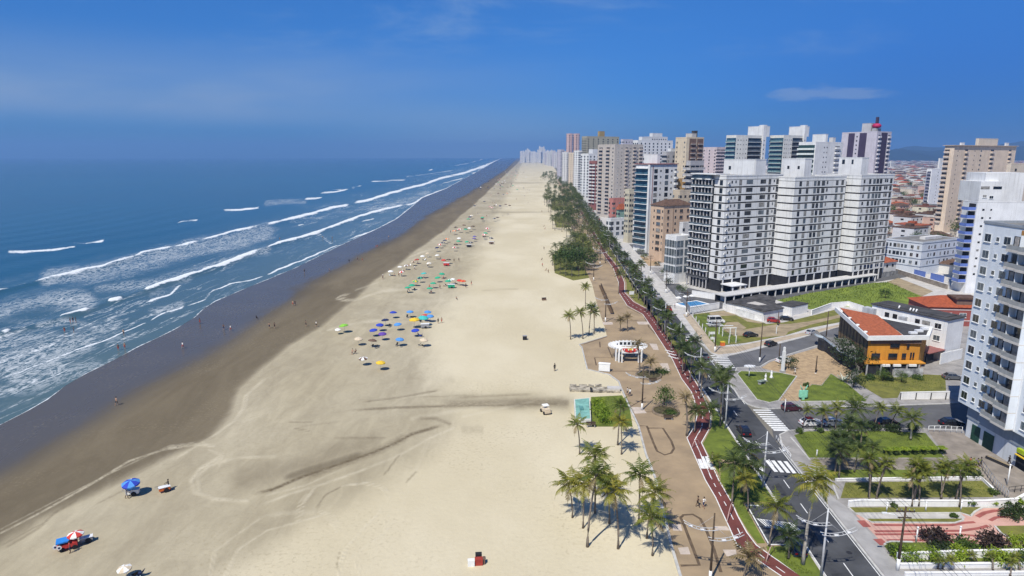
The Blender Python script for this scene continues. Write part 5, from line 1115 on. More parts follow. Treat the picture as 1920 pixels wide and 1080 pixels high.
def palm_meshes(seed, h, L, nf, lean=0.25, mats=('trunk', 'palm'), droop=.19, tr=.15, width=.75, leaf=11, clump=0, dead=0, p0=1.25, p1=-.55):
    rnd = random.Random(seed); tb = MB(); cb = MB(); la = rnd.random()*6.28
    pts = []; n = 8
    for i in range(n+1):
        t = i/n; pts.append((lean*h*.35*t*t*math.cos(la), lean*h*.35*t*t*math.sin(la), h*t))
    tb.tube(pts, [tr*(1.45-.2*i/1) if i == 0 else tr*(1.08-.42*i/n) for i in range(n+1)], 7, 0)
    top = Vector(pts[-1]); tb.lathe([(.01, -.5), (tr*1.1, -.35), (tr*1.5, .0), (tr*.9, .35), (.01, .5)], 7, 0, top)
    for i in range(nf):
        t = i/nf; az = i*2.39996+rnd.uniform(-.2, .2); pitch = p0+(p1-p0)*t+rnd.uniform(-.12, .12)
        frond(cb, top+Vector((0, 0, .15)), az, pitch, L*(.86+.25*rnd.random()), droop*(.8+.4*rnd.random()), width, 0 if (i < nf-dead) else 1, rnd, leaf=leaf)
    a_, c_ = tb.mesh('trunk', M[mats[0]]), cb.mesh('crown', [M[mats[1]], M['palm_dead']]); SRC[a_.name] = (tb, cb); return a_, c_
FAR = MB()
PALMS = {
 'coco': [palm_meshes(11+i, 7.2, 2.75, 19, .35, ('trunk', 'palm'), .20, .13, .72, 12, dead=2) for i in range(3)],
 'cocoy': [palm_meshes(31+i, 7.2, 2.8, 20, .3, ('trunk', 'palm_y'), .22, .13, .74, 12, dead=2) for i in range(2)],
 'street': [palm_meshes(51+i, 6.6, 3.0, 18, .12, ('trunk', 'palm_d'), .20, .15, .85, 12, dead=1) for i in range(3)],
 'royal': [palm_meshes(71+i, 9, 3.9, 22, .08, ('trunk_pale', 'palm'), .17, .22, .95, 14) for i in range(2)],
 'tall': [palm_meshes(91, 11, 3.1, 22, .12, ('trunk_pale', 'palm_y'), .24, .2, .9, 14)],
 'dry': [palm_meshes(95+i, 4.6, 2.3, 16, .3, ('trunk', 'palm_dead'), .2, .16, .55, 9, p0=1.3, p1=-.2) for i in range(2)],
 'far': [palm_meshes(101+i, 7.0, 2.9, 13, .2, ('trunk', 'palm_d'), .26, .16, .95, 6) for i in range(3)],
 'fary': [palm_meshes(121+i, 7.0, 2.8, 13, .2, ('trunk', 'palm_far'), .26, .16, .95, 6) for i in range(3)]}
PH = {'coco': 7.2, 'cocoy': 7.2, 'street': 6.6, 'royal': 9, 'tall': 11, 'dry': 4.6, 'far': 7, 'fary': 7}
def palm(P, kind, h, label, group=None, i=None, z=.1, cs=None, rnd=random):
    k = PALMS[kind]; tm, cm = k[i % len(k) if i is not None else rnd.randrange(len(k))]
    t = thing('palm_tree', label, 'palm tree', (P[0], P[1], z), rnd.random()*6.28, group)
    s = h/PH[kind]; c = cs or (.9+.2*rnd.random())
    a = link('trunk', tm, t); a.scale = (max(.8, s**.5), max(.8, s**.5), s)
    # the crown keeps its size and rides at the height of the trunk
    o = link('crown', cm, t); o.scale = (c, c, c)
    tx = tm.vertices[-1].co
    H = PH[kind]; lx, ly = TOPS[tm.name]
    o.location = (lx*max(.8, s**.5)-lx*c, ly*max(.8, s**.5)-ly*c, h-H*c)
    return t
TOPS = {}
for kk in PALMS:
    for tm, cm in PALMS[kk]:
        zs = max(v.co.z for v in tm.vertices); top = [v.co for v in tm.vertices if v.co.z > zs-.02]; TOPS[tm.name] = (sum(c.x for c in top)/len(top), sum(c.y for c in top)/len(top))
ORD = 'first second third fourth fifth sixth seventh eighth ninth tenth eleventh twelfth thirteenth fourteenth fifteenth sixteenth seventeenth eighteenth nineteenth twentieth'.split()
def ordn(i): return ORD[i] if i < 20 else None
rv = random.Random(21)
def ph(x, yb, yt): return max(1.2, ZAT(yt, G(x, yb).y))      # height of a crown seen at row yt over a foot at yb
# broadleaf crowns: limbs with clumps of small leaves all through the volume
def crown_mb(seed, r, h, n, leaf, flat=.75, hollow=.35):
    rnd = random.Random(seed); b = MB(); cl = []
    for k in range(max(6, n//42)):
        th = rnd.random()*6.28; ph_ = math.acos(1-1.55*rnd.random()); rr = (hollow+(1-hollow)*rnd.random()**.5)
        cl.append(Vector((r*rr*math.sin(ph_)*math.cos(th), r*rr*math.sin(ph_)*math.sin(th), h+r*flat*rr*math.cos(ph_))))
    for i in range(n):
        c = cl[i % len(cl)]; s = r*.27
        p = c+Vector((rnd.gauss(0, s), rnd.gauss(0, s), rnd.gauss(0, s*.7)))
        nrm = Vector((rnd.gauss(0, 1), rnd.gauss(0, 1), rnd.gauss(.5, .8))).normalized(); a = nrm.orthogonal().normalized(); a.rotate(Matrix.Rotation(rnd.random()*6.28, 3, nrm)); q = nrm.cross(a); L = leaf*(.7+.6*rnd.random())
        b.add([p-a*L, p+q*L*.45, p+a*L, p-q*L*.45], [(0, 1, 2, 3)])
    return b, cl
def tree_meshes(seed, r, h, n=900, leaf=.22, m='leaf', tr=.14):
    b, cl = crown_mb(seed, r, h, n, leaf); t = MB()
    t.tube([(0, 0, -.1), (.05, .03, h*.45), (0, 0, h*.75)], [tr*1.4, tr, tr*.7], 7)
    for c in cl[:7]: t.tube([(0, 0, h*.5), c*.5+Vector((0, 0, h*.3)), c], [tr*.6, tr*.4, tr*.15], 5)
    return t.mesh('trunk', M['bark']), b.mesh('crown', M[m])
TREES = {'broad': tree_meshes(1, 2.6, 3.2), 'dark': tree_meshes(2, 2.4, 2.6, 800, .22, 'leaf_d'), 'bright': tree_meshes(3, 1.6, 1.6, 700, .17, 'leaf_b')}
def tree(P, k, s, label, group=None, z=.1, rz=None):
    t = thing('tree', label, 'tree', (P[0], P[1], z), rv.random()*6.28 if rz is None else rz, group); tm, cm = TREES[k]
    a = link('trunk', tm, t); a.scale = (s,)*3; b = link('crown', cm, t); b.scale = (s,)*3; return t
# beach group in front (foot, crown centre in photo pixels)
zpal = lambda x, y: (1000+x*.3517, 700+y*.3517)
BG = [((247,430),(247,275),'coco','coconut palm standing alone on the sand below the turquoise box'), ((450,382),(462,190),'coco','dark coconut palm against the beach garden lawn, the further of two'), ((470,432),(475,262),'cocoy','yellow crowned coconut palm below the beach garden, nearer the sea wall'),
 ((208,770),(228,600),'cocoy','short yellow coconut palm at the seaward edge of the sand grove'), ((265,825),(250,620),'cocoy','yellow coconut palm second from the seaward edge of the grove'), ((288,925),(286,565),'coco','tall slim coconut palm with its foot nearest the sea in the front of the grove'),
 ((328,745),(335,470),'coco','tallest coconut palm at the back of the sand grove'), ((405,800),(400,590),'cocoy','yellow coconut palm in the middle of the sand grove'), ((452,935),(450,640),'cocoy','large yellow coconut palm at the centre front of the grove'), ((562,800),(565,540),'coco','dark green coconut palm on the promenade side at the back of the grove'),
 ((605,880),(640,655),'cocoy','yellow green coconut palm leaning over the sand edge beside the paving'), ((635,972),(650,770),'coco','green coconut palm with the foot closest to the promenade in the grove')]
for i, (f, c, k, lab) in enumerate(BG):
    fx, fy = zpal(*f); cx, cy = zpal(*c); palm(G(fx, fy), k, ph(fx, fy, cy)+.25, lab, 'coconut palms of the sand grove', i, 0, 1.15 if i > 2 else .92, rv)
# trees along the cycle path and the avenue
MD = [((1288,818),(1288,753),'dry',.9,'small grey palm beside the bend of the cycle path'), ((1302,812),(1313,776),'street',.9,'palm at the sharp bend of the red cycle path'), ((1330,806),(1336,772),'street',.95,'dark palm on the grass just past the bend of the cycle path'), ((1350,800),(1352,722),'street',1.0,'slim dark palm by the road edge above the lone black car'),
 ((1356,790),(1354,704),'street',.9,'taller slim palm just behind the one above the black car'), ((1372,946),(1373,876),'street',1.0,'palm in the grass opposite the road zebra crossing'), ((1390,925),(1390,853),'street',1.05,'broad dark palm in the grass beside the zebra crossing'), ((1402,938),(1400,884),'street',.9,'dark bushy palm below the zebra crossing on the verge'),
 ((1349,878),(1358,868),'coco',.6,'little pale palm sprout on the verge lawn'), ((1442,1026),(1443,960),'coco',1.0,'palm with a bent crown at the striped lay-by'), ((1505,1060),(1522,908),'tall',1.05,'tall pale trunked palm by the road in front'), ((1402,960),(1395,905),'cocoy',.8,'small yellow green palm on the verge by the lay-by'),
 ((1478,1050),(1480,1012),'street',.8,'dark low palm beside the parked car in the lay-by'), ((1395,1085),(1410,1050),'dry',1.15,'withered grey palm at the bottom of the promenade')]
for f, c, k, cs, lab in MD: palm(G(*f), k, ph(f[0], f[1], c[1])+.2, lab, 'palms along the cycle path', None, .15, cs*1.12, rv)
zp4 = lambda x, y: (1000+x*.3147, 400+y*.3147)
UP = [((222,752),(222,618),'coco','lone coconut palm on the open sand above the terrace'), ((295,748),(312,600),'coco','coconut palm beside the lone one, leaning inland'), ((332,722),(330,575),'coco','coconut palm in the middle of the sand trio'), ((362,716),(378,598),'coco','coconut palm of the sand trio nearest the promenade'), ((310,572),(310,450),'coco','coconut palm behind the sand trio near the dark wooden bench'),
 ((508,480),(505,365),'street','palm alone on the promenade near the cycle path kink'), ((518,705),(520,648),'dry','small grey palm behind the white arch'), ((560,705),(562,635),'dry','grey palm with spread fronds behind the white arch'), ((632,960),(660,800),'dry','grey palm in front of the white arch, in the nearer planter'), ((690,975),(690,905),'dry','low grey palm with drooping fronds in the round planter'),
 ((740,700),(740,550),'street','dark palm at the cycle path opposite the blue pool'), ((788,724),(790,610),'street','dark slim palm beside the road opposite the parked white van'), ((862,760),(868,700),'street','small palm on the verge next to the zebra in the cycle path'), ((888,960),(890,810),'street','dark palm on the verge, past the white car'), ((960,890),(970,775),'street','dark palm overhanging the avenue near the white car'), ((1090,1070),(1110,970),'street','dark palm at the corner of the zebra on the side street'),
 ((655,530),(655,480),'street','dark palm at the cycle path bend near the white information board'), ((690,470),(690,415),'street','dark palm over the road above the information board'), ((605,480),(600,330),'street','dark palm beside the curved lamp arms near the palm grove'), ((640,460),(640,310),'street','dark palm next to the road near the glazed white building')]
for i, (f, c, k, lab) in enumerate(UP):
    fx, fy = zp4(*f); cx, cy = zp4(*c); palm(G(fx, fy), k, ph(fx, fy, cy)+.25, lab, 'palms of the middle promenade', i, .1, 1.0 if k != 'dry' else 1.1, rv)
Y = 127; i = 0
while Y < 262:
    palm(RD(-8.6+rv.uniform(-.6, .5), Y), 'street', 5.6+1.8*rv.random(), f'dark palm on the verge between cycle path and avenue, {ORD[i]} above the zebra', 'palms of the middle verge', None, .15, .95+.2*rv.random(), rv); i += 1; Y += 8.2+rv.uniform(-1.5, 1.5)
for i in range(12):
    P = RD(rv.uniform(5.5, 10.5), 232+i*19+rv.uniform(-5, 5))
    if free(P, 1.5): tree(P, 'dark' if i % 2 else 'broad', .55+.3*rv.random(), f'small leafy tree in the front yards along the avenue, {ORD[i]} from the pool', 'trees of the front yards')
# rows running away along the avenue: dark ones by the road, looser ones by the sand
def rowpalm(l, Y, kind, lab, grp): palm(RD(l+rv.uniform(-1.2, 1.2), Y), kind, 6.3+2.4*rv.random(), lab, grp, None, .1, .9+.25*rv.random(), rv)
Y = 262; i = 0
while Y < 640:
    q = ordn(i)
    rowpalm(-9, Y, 'far' if Y > 330 else 'street', f'dark palm of the roadside row, {q} beyond the palm grove' if q else 'small dark palm far along the roadside row', 'palms of the roadside row'); i += 1
    Y += 6.8+Y*.0075
Y = 286; i = 0
while Y < 600:
    rowpalm(-13.5+rv.uniform(-1, 1), Y, rv.choice(['far', 'fary']), f'palm of the inner promenade row, {ordn(i)} beyond the grove' if ordn(i) else 'small palm far along the inner promenade row', 'palms of the inner promenade row'); i += 1
    Y += 11+Y*.012
i = 0
for Y0, Y1, l0, l1, n in ((300, 420, -30, -12, 34), (425, 565, -41, -13, 74), (575, 690, -45, -14, 34)):
    for k in range(n):
        Yp = Y0+(Y1-Y0)*(k+rv.random())/n
        palm(RD(rv.uniform(l0, l1), Yp), rv.choice(['fary', 'fary', 'far']), 5.6+3.2*rv.random(), f'coconut palm at the sand edge beyond the grove, {ordn(i)} of them' if ordn(i) else 'coconut palm among many at the far sand edge', 'palms of the far sand edge', None, .05, 1.0+.35*rv.random(), rv); i += 1
# beyond what one can count: the far end of the rows as one mass
def mass(P, kind, h, cs, m):
    tb, cb = SRC[PALMS[kind][rv.randrange(3)][0].name]; a = rv.random()*6.28; c, s = math.cos(a), math.sin(a); H = PH[kind]
    for src, mi, sz, up, k in ((tb, 0, h/H, 0, 1), (cb, m, cs, h-H*cs, cs)):
        n = len(FAR.v); FAR.v += [(P[0]+(v[0]*c-v[1]*s)*k, P[1]+(v[0]*s+v[1]*c)*k, v[2]*sz+up) for v in src.v]
        FAR.f += [tuple(i+n for i in f) for f in src.f]; FAR.m += [mi]*len(src.f); FAR.sm += [False]*len(src.f)
for k in range(330):
    Y = 640+k*k*.0105+rv.random()*20; l = rv.choice([rv.uniform(-48, -26), rv.uniform(-30, -14), rv.uniform(-22, -8), -9])
    if Y > 1300: l = rv.uniform(-60, -8)
    mass(RD(l, Y), rv.choice(['far', 'fary']), 5.5+3.5*rv.random(), 1.05+.4*rv.random(), rv.choice([1, 2]))
tag(FAR.build('distant_palms', [M['trunk'], M['palm_far'], M['palm_d']]), kind='stuff')
# the dense grove
gpts = [(1040,508),(1050,514),(1060,517),(1072,519),(1085,518),(1098,516),(1108,508),(1036,498),(1046,494),(1058,500),(1070,504),(1082,505),(1095,502),(1106,494),(1042,484),(1055,484),(1066,486),(1078,488),(1090,487),(1102,482),(1052,474),(1065,472),(1080,474),(1093,474)]
for i, (x, y) in enumerate(gpts):
    palm(G(x, y), 'fary' if i % 3 else 'far', (3.0 if i < 8 else 4.2)+2.2*rv.random(), 'short palm in the dense round grove on the sand' if i > 5 else f'short palm at the front edge of the dense grove, {ORD[i]} from the sea', 'palms of the dense grove', None, .05, 1.1+.3*rv.random(), rv)
for x, y, k, s, lab in ((1062,506,'broad',1.875,'broad leafy tree at the front of the palm grove'), (1084,508,'broad',2.0,'broad leafy tree in the middle of the palm grove'), (1100,500,'dark',1.875,'dark leafy tree on the inland side of the palm grove'), (1070,490,'dark',1.875,'dark leafy tree deep inside the palm grove'),
   (1580,668,'dark',1.15,'dark tree beside the curved canopy of the orange house'), (1598,690,'dark',1.5,'dark tree in the shade left of the orange house'), (1612,700,'dark',1.2,'dark low tree at the corner of the vacant lot'), (1655,715,'broad',.55,'small leafy tree by the stained wall'), (1690,718,'broad',.5,'low leafy tree in front of the stained wall'),
   (1660,560,'broad',.7,'leafy tree at the near edge of the bright grass field'), (1478,692,'dark',.75,'leafy small tree beside the white stele'), (1245,764,'dry' if False else 'broad',.8,'round leafy tree in the lower round planter'), (1600,726,'dark',.9,'dark tree on the lawn behind the big palm')): tree(G(x, y), k, s, lab)
for i in range(26):
    Y = 350+i*i*1.9+rv.random()*10; tree(RD(-8.6+rv.uniform(-1, 1), Y), rv.choice(['dark', 'broad']), 1.0+.5*rv.random(), f'leafy tree between the roadside palms, {ordn(i)} beyond the grove' if ordn(i) else 'small leafy tree far along the avenue', 'leafy trees of the avenue verge')
for i in range(46):
    Yk = 300+rv.random()**1.5*900; P = (XAT(1645+rv.random()*170, Yk), Yk)
    if free(P, 4): tree(P, rv.choice(['dark', 'broad']), 1.2+rv.random()*.9, 'leafy tree among the roofs of the low town', 'trees of the low town')
# the big palms and clumps in the near gardens
NG = [((1601,812),(1603,768),'royal',1.05,'largest palm with a wide crown by the side street'), ((1707,826),(1707,788),'royal',.8,'palm with drooping crown beside the shop terrace railing'), ((1540,806),(1540,772),'coco',.9,'slim palm behind the parked white car'), ((1566,806),(1560,765),'coco',.85,'slim palm between the two parked cars and the big palm'), ((1670,804),(1672,772),'coco',.9,'slim palm behind the black car in the shade'), ((1640,802),(1645,768),'coco',.8,'slim palm next to the big palm on the side street'), ((1505,802),(1508,775),'coco',.7,'small palm at the corner beside the red and white car')]
for f, c, k, cs, lab in NG: palm(G(*f), k, max(3.5, ph(f[0], f[1], c[1])), lab, 'palms of the near gardens', None, .1, cs, rv)
def clump(x, y, n, h, spread, lab, kind='coco', cs=.75, z=.15):
    """several stems of one planted clump: each stem a palm of its own"""
    for i in range(n):
        P = G(x, y)+Vector((rv.uniform(-spread, spread), rv.uniform(-spread, spread), 0))
        palm(P, kind, h*(.75+.5*rv.random()), lab, lab+' (clump)', None, z, cs*(.85+.3*rv.random()), rv)
clump(1590, 885, 6, 3.9, 3.0, 'dark green palm stem in the dense clump by the sidewalk', 'street', .85); clump(1570, 862, 3, 3.6, 2.4, 'dark palm stem at the upper edge of the dense clump', 'street', .8); clump(1610, 842, 3, 3.4, 2.2, 'dark palm stem under the largest palm', 'street', .85)
clump(1632, 938, 5, 5.4, 1.0, 'slim areca palm stem in front of the white wall, near the sidewalk'); clump(1712, 946, 6, 5.2, .8, 'slim areca palm stem in the middle of the white wall'); clump(1785, 944, 5, 5.0, 1.2, 'slim areca palm stem at the inland end of the white wall')
clump(1840, 1068, 2, 1.5, 1.4, 'thin palm stem growing between the two low white walls', 'coco', .36); clump(1770, 1074, 2, 1.3, 1.0, 'thin palm stem before the nearest white wall', 'coco', .36); clump(1900, 1074, 2, 1.5, 1.5, 'thin palm stem at the corner of the nearest white wall', 'coco', .36)
# shrubs
def shrub(P, r, h, m, label, n=420, leaf=.16, group=None, name='shrub', z=.12):
    t = thing(name, label, 'shrub', (P[0], P[1], z), rv.random()*6.28, group)
    b, cl = crown_mb(int(P[0]*97+P[1]*13) % 9999, r, h*.45, n, leaf, h/r*.55, .3); b.build('foliage', M[m], t)
    s = MB()
    for c in cl[:5]: s.tube([(0, 0, -.05), c*.4, c*.9], [.05, .04, .02], 4)
    s.build('stem', M['bark'], t); return t
SH = [(1752,1022,1.35,1.7,'leaf_p','spiky dark purple shrub nearest the pink walk, on the sidewalk side'), (1862,1030,1.45,1.8,'leaf_p','spiky dark purple shrub farther along the pink walk'), (1808,1030,1.1,1.3,'leaf','round green bush between two dark purple shrubs'), (1700,1052,1.25,1.7,'leaf_b','bright yellow green bush at the sidewalk end of the hedge'), (1745,1054,1.05,1.4,'leaf_b','second bright yellow green bush of the hedge'), (1795,1050,1.1,1.4,'leaf_b','bright green bush behind the third gap in the white wall'), (1870,1058,1.3,1.5,'leaf_b','bright bush in front of the purple shrub by the white wall'),
  (1765,1040,1.1,1.2,'leaf_d','dark green bush below the spiky purple shrub'), (1908,1056,1.1,1.4,'leaf','green bush at the far end of the low white wall'), (1915,1025,1.2,1.2,'leaf_b','light green bush at the very edge of the garden'), (1680,1042,.9,1.1,'leaf','green bush at the rounded corner of the garden'),
  (1893,972,1.0,1.3,'leaf_d','round dark bush beside the pink bend'), (1916,968,1.2,1.5,'leaf_d','large round dark bush at the pink bend edge'), (1672,950,.6,.9,'leaf','small bush on the grass strip below the white wall'), (1818,950,.6,.8,'leaf','pair of small round bushes by the pink bend'), (1862,948,.5,.8,'leaf_b','small bright bush on the strip near the wall end'), (1888,948,.5,.8,'leaf','small round bush near the end of white wall'), (1910,946,.5,.8,'leaf_b','small bright bush last along the white wall'), (1788,972,.4,.7,'leaf','tiny bush at the tip of the narrow planting bed'),
  (1127,780,1.5,2.2,'leaf_b','bright green bush beside the turquoise box'), (1121,765,1.2,2.0,'leaf_b','upper bright green bush next to the turquoise box'), (1133,792,1.3,1.9,'leaf_b','lower bright green bush near the turquoise box'), (1862,928,.7,.9,'leaf','low bush at the corner of terrace railing'),
  (1635,806,1.3,1.2,'leaf_d','dark hedge bush under the big palm'), (1675,810,1.2,1.1,'leaf_d','dark hedge bush beside the shaded black car'), (1712,808,1.2,1.1,'leaf_d','dark hedge bush near the terrace railing'), (1535,812,.7,.8,'leaf','small bush at the front edge of the near lawn'), (1500,812,.7,.7,'leaf','small bush at the lawn corner by the zebra'), (1790,893,.9,.9,'leaf','low bush at the end of the narrow lawn'), (1770,886,.9,.8,'leaf_b','flowering low bush on the narrow lawn'), (1825,894,1.0,.9,'leaf_d','dark low bush by the terrace fence'),
  (1575,660,.9,1.1,'leaf_d','low bush by the curved canopy'), (1632,712,1.1,.9,'leaf','weedy bush at the foot of the stained wall'), (1665,713,1.2,.9,'leaf_d','dark weedy bush before the porch of the orange house'), (1720,712,1.0,.8,'leaf','weedy bush by the garage of the white block'), (1238,700,1.6,.8,'leaf','low planting in the round bed of the upper planter'), (1258,778,1.2,.7,'leaf','low planting in the round bed of the lower planter'), (1512,726,.6,.8,'leaf','little bush beside the green painted sculpture')]
for x, y, r, h, m, lab in SH: shrub(G(x, y), r*(1.12 if y > 1018 else 1), h*(1.05 if y > 1018 else 1), m, lab, 760 if r > .9 else 300, .17 if m != 'leaf_p' else .24)
# agave with white tips, clipped hedge of square green tops
b = MB(); PA = G(1582, 716)
for i in range(22):
    az = i*.61; L = 1.5+.4*rv.random(); d = Vector((math.cos(az), math.sin(az), 0)); s = Vector((-d.y, d.x, 0))*.12; u = .4+.9*rv.random()
    b.add([-s, s, d*L*.5+Vector((0, 0, L*.5*u))+s, d*L+Vector((0, 0, L*u*.8)), d*L*.5+Vector((0, 0, L*.5*u))-s], [(0, 1, 2, 3, 4)])
tag(b.build('agave_plant', mat('agave', (.5, .54, .46), .6, .2, 3), None, (PA.x, PA.y, .15)), 'big agave with pale spiky leaves on the lawn', 'plant')
for i in range(7):
    P = G(1662+i*17.2, 855-.4*i); t = thing('clipped_hedge', f'flat topped bright bush in the lawn row, {ORD[i]} from the sidewalk', 'hedge', (P.x, P.y, .14), .02, 'clipped bushes in a row')
    b, cl = crown_mb(500+i, .5, .55, 300, .12, .7, .2); b.build('foliage', M['leaf_d'], t)
    rr = random.Random(i); c = MB()
    for q in range(260):
        p = Vector((rr.uniform(-.62, .62), rr.uniform(-.6, .6), 1.15+rr.gauss(0, .06))); a = Vector((rr.gauss(0, 1), rr.gauss(0, 1), rr.gauss(0, .35))).normalized()*.16; n_ = Vector((-a.y, a.x, .03))*.5; c.add([p-a, p+n_, p+a, p-n_], [(0, 1, 2, 3)])
    c.build('flat_top', M['leaf_b'], t)
# grass tufts in the bright field and lawns nobody could count
b = MB(); rr = random.Random(9)
for poly, n, s in (([(1456,563),(1518,550),(1637,531),(1670,529),(1725,557),(1619,571),(1520,577)], 3500, .42), ([(1600,712),(1624,697),(1770,705),(1772,733),(1690,734)], 1400, .2), ([(1492,816),(1640,809),(1735,813),(1765,857),(1518,857)], 2200, .16), ([(1590,906),(1840,903),(1860,930),(1580,933)], 1500, .15), ([(1384,701),(1462,700),(1492,706),(1460,748),(1420,747)], 900, .16), ([(1500,741),(1557,703),(1622,751)], 800, .16), ([(1330,880),(1385,860),(1455,955),(1400,985)], 900, .2), ([(1455,1045),(1500,1060),(1530,1080),(1500,1078)], 400, .18), ([(1110,746),(1165,744),(1185,798),(1112,798)], 300, .2)):
    W = gp(poly); x0 = min(p.x for p in W); x1 = max(p.x for p in W); y0 = min(p.y for p in W); y1 = max(p.y for p in W)
    def inside(x, y):
        c = False
        for i in range(len(W)):
            a, q = W[i], W[i-1]
            if (a.y > y) != (q.y > y) and x < (q.x-a.x)*(y-a.y)/(q.y-a.y)+a.x: c = not c
        return c
    for i in range(n):
        x, y = rr.uniform(x0, x1), rr.uniform(y0, y1)
        if not inside(x, y): continue
        for q in range(3):
            az = rr.random()*6.28; d = Vector((math.cos(az), math.sin(az), 0)); sd = Vector((-d.y, d.x, 0))*s*.22; p = Vector((x, y, .14)); h = s*(.5+rr.random())
            b.add([p-sd, p+sd, p+d*s*.5+Vector((0, 0, h))], [(0, 1, 2)])
tag(b.build('grass', leafmat('grass_blades', (.09, .14, .02), (.19, .23, .035), .2)), kind='stuff')
# ================================================================== STREET FURNITURE
rs = random.Random(33)
def rot2(v, a): c, s = math.cos(a), math.sin(a); return Vector((v[0]*c-v[1]*s, v[0]*s+v[1]*c, v[2] if len(v) > 2 else 0))
# lamps with two curved ladder arms hung like boat hulls across the road
def ladder_arm(sg, z, L=3.5):
    b = MB(); lamps = []
    def pt(t, off): return (sg*(-.5+t*(L+.5)), off, z+.1+1.25*(abs(t-.28)**2.1)*1.5)
    for off in (-.28, .28): b.tube([pt(i/8, off) for i in range(9)], .042, 5)
    for i in range(1, 8): b.tube([pt(i/8, -.28), pt(i/8, .28)], .028, 4)
    b.tube([(0, 0, z+1.9), pt(.62, 0)], .014, 4)
    return b
LAMPM = mat('grey_white_metal', (.52, .53, .54), .5, .1, 2)
def lamp_proto(h, pole_m, wood):
    t = thing('street_lamp', 'x', 'street lamp'); p = MB()
    p.tube([(0, 0, 0), (0, 0, h*.5), (0, 0, h)], [.17, .13, .09], 8); p.build('pole', pole_m, t)
    if wood: q = MB(); q.tube([(0, 0, 0), (0, 0, 1.5)], [.2, .19], 8); q.build('pole_base', M['white'], t)
    for sg, z in ((-1, h-2.2), (1, h-3.5)):
        a = ladder_arm(sg, z).build('arm', LAMPM, t)
        for k in (.45, .8):
            l = MB(); x = sg*(-.5+k*4.0); zz = z+.1+1.25*(abs(k-.28)**2.1)*1.5; l.box(x-.22, -.16, zz-.16, x+.22, .16, zz-.06); l.build('lamp_head', M['metal_w'], a)
    return t
LP = [lamp_proto(9.2, LAMPM, False), lamp_proto(9.0, M['wood'], True)]
first = [True, True]
def lamp(P, k, label, group, z=.15, rz=0.0):
    o = LP[k] if first[k] else copy_tree(LP[k]); first[k] = False
    o.location = (P[0], P[1], z); o.rotation_euler = (0, 0, rz); tag(o, label, 'street lamp', group)
k = 0; Y = 68.5
while Y < 640:
    lamp(RD(-7.75, Y), 0, f'white lamp post with curved ladder arms over the avenue, {ordn(k)} from the near end' if k < 20 else 'white lamp post with curved ladder arms far along avenue', 'white lamp posts of the avenue', .15, RANG); k += 1; Y += 21.5
for (x, y), lab in (((1331, 1092), 'dark promenade lamp pole standing beside the cycle path in front'), ((1203.5, 770), 'dark promenade lamp pole with a white foot between the two round planters'), ((1135, 604.5), 'dark promenade lamp pole beside the long brown bench'), ((1113, 527), 'dark promenade lamp pole at the edge of the palm grove')): lamp(G(x, y), 1, lab, 'dark promenade lamp poles', .1, RANG)
for i, Yp in enumerate((295, 345, 400, 460, 530, 610)): lamp(RD(-17, Yp), 1, f'dark promenade lamp pole among the palms, {ORD[i]} beyond the grove', 'dark promenade lamp poles', .1, RANG)
# utility poles on the city side
def upole(P, h, label, arm=True, ped=1.6, rz=0.0):
    t = thing('utility_pole', label, 'utility pole', (P[0], P[1], .1), rz)
    b = MB(); b.tube([(0, 0, 0), (0, 0, h)], [.17, .11], 8); b.build('pole', M['wood'], t)
    b = MB(); b.tube([(0, 0, 0), (0, 0, ped)], [.21, .2], 8); b.build('painted_base', M['white'], t)
    if arm:
        b = MB(); b.box(-1.1, -.07, h-.7, 1.1, .07, h-.56); b.box(-.8, -.06, h-1.5, .8, .06, h-1.38); b.build('cross_arm', M['wood'], t)
        b = MB()
        for x in (-1, -.45, .45, 1): b.tube([(x, 0, h-.56), (x, 0, h-.3)], .05, 5)
        b.build('insulators', M['metal_g'], t)
        b = MB(); b.tube([(0, 0, h-2.0), (-1.2, 0, h-1.1), (-2.2, 0, h-.9)], .04, 5); b.box(-2.7, -.12, h-.98, -2.1, .12, h-.84); b.build('lamp_arm', M['metal_w'], t)
    return t
UP_ = [RD(2.3, 70), RD(2.2, 106), RD(2.3, 159), RD(2.6, 196), RD(2.6, 232), RD(2.6, 270)]
UL = ['dark utility pole carrying wires beside the pink walk entrance', 'dark utility pole by the zebra corner of the near side street', 'dark utility pole by the far side street zebra', 'dark utility pole beside the parking lawn pavement', 'dark utility pole by the blue pool wall', 'dark utility pole near the glazed white building']
for P, lab in zip(UP_, UL):
    if lab == UL[1]: continue
    upole(P, 8.6, lab, True, 1.6, RANG)
b = MB()
seq = [RD(2.3, 40)]+[P for P, l in zip(UP_, UL) if l != UL[1]]
for i in range(len(seq)-1):
    for x, z in ((-1, 8.3), (-.45, 8.3), (.45, 8.3), (1, 8.3), (-.6, 7.2), (.6, 7.2)):
        a, c = seq[i]+Vector((x, 0, z)), seq[i+1]+Vector((x, 0, z)); b.tube([a.lerp(c, q/10)-Vector((0, 0, 1.1*4*(q/10)*(1-q/10))) for q in range(11)], .022, 4)
tag(b.build('power_cable', M['dark']), 'black power cables strung between the dark utility poles of the avenue', 'cable')
for (x, y, yt), lab in (((1424, 680, 607), 'dark pole with a white foot at the mouth of the far side street'), ((1547, 650, 584), 'dark pole with a white foot beside the curved canopy'), ((1529, 701, 668), 'short dark pole in the middle of the tan mosaic plaza'), ((1458, 612, 585), 'thin dark pole at the edge of the parking lawn'), ((1460, 680, 645), 'thin dark pole on the plaza kerb of the far side street')):
    upole(G(x, y), ph(x, y, yt), lab, False, 1.3 if 'foot' in lab else .2)
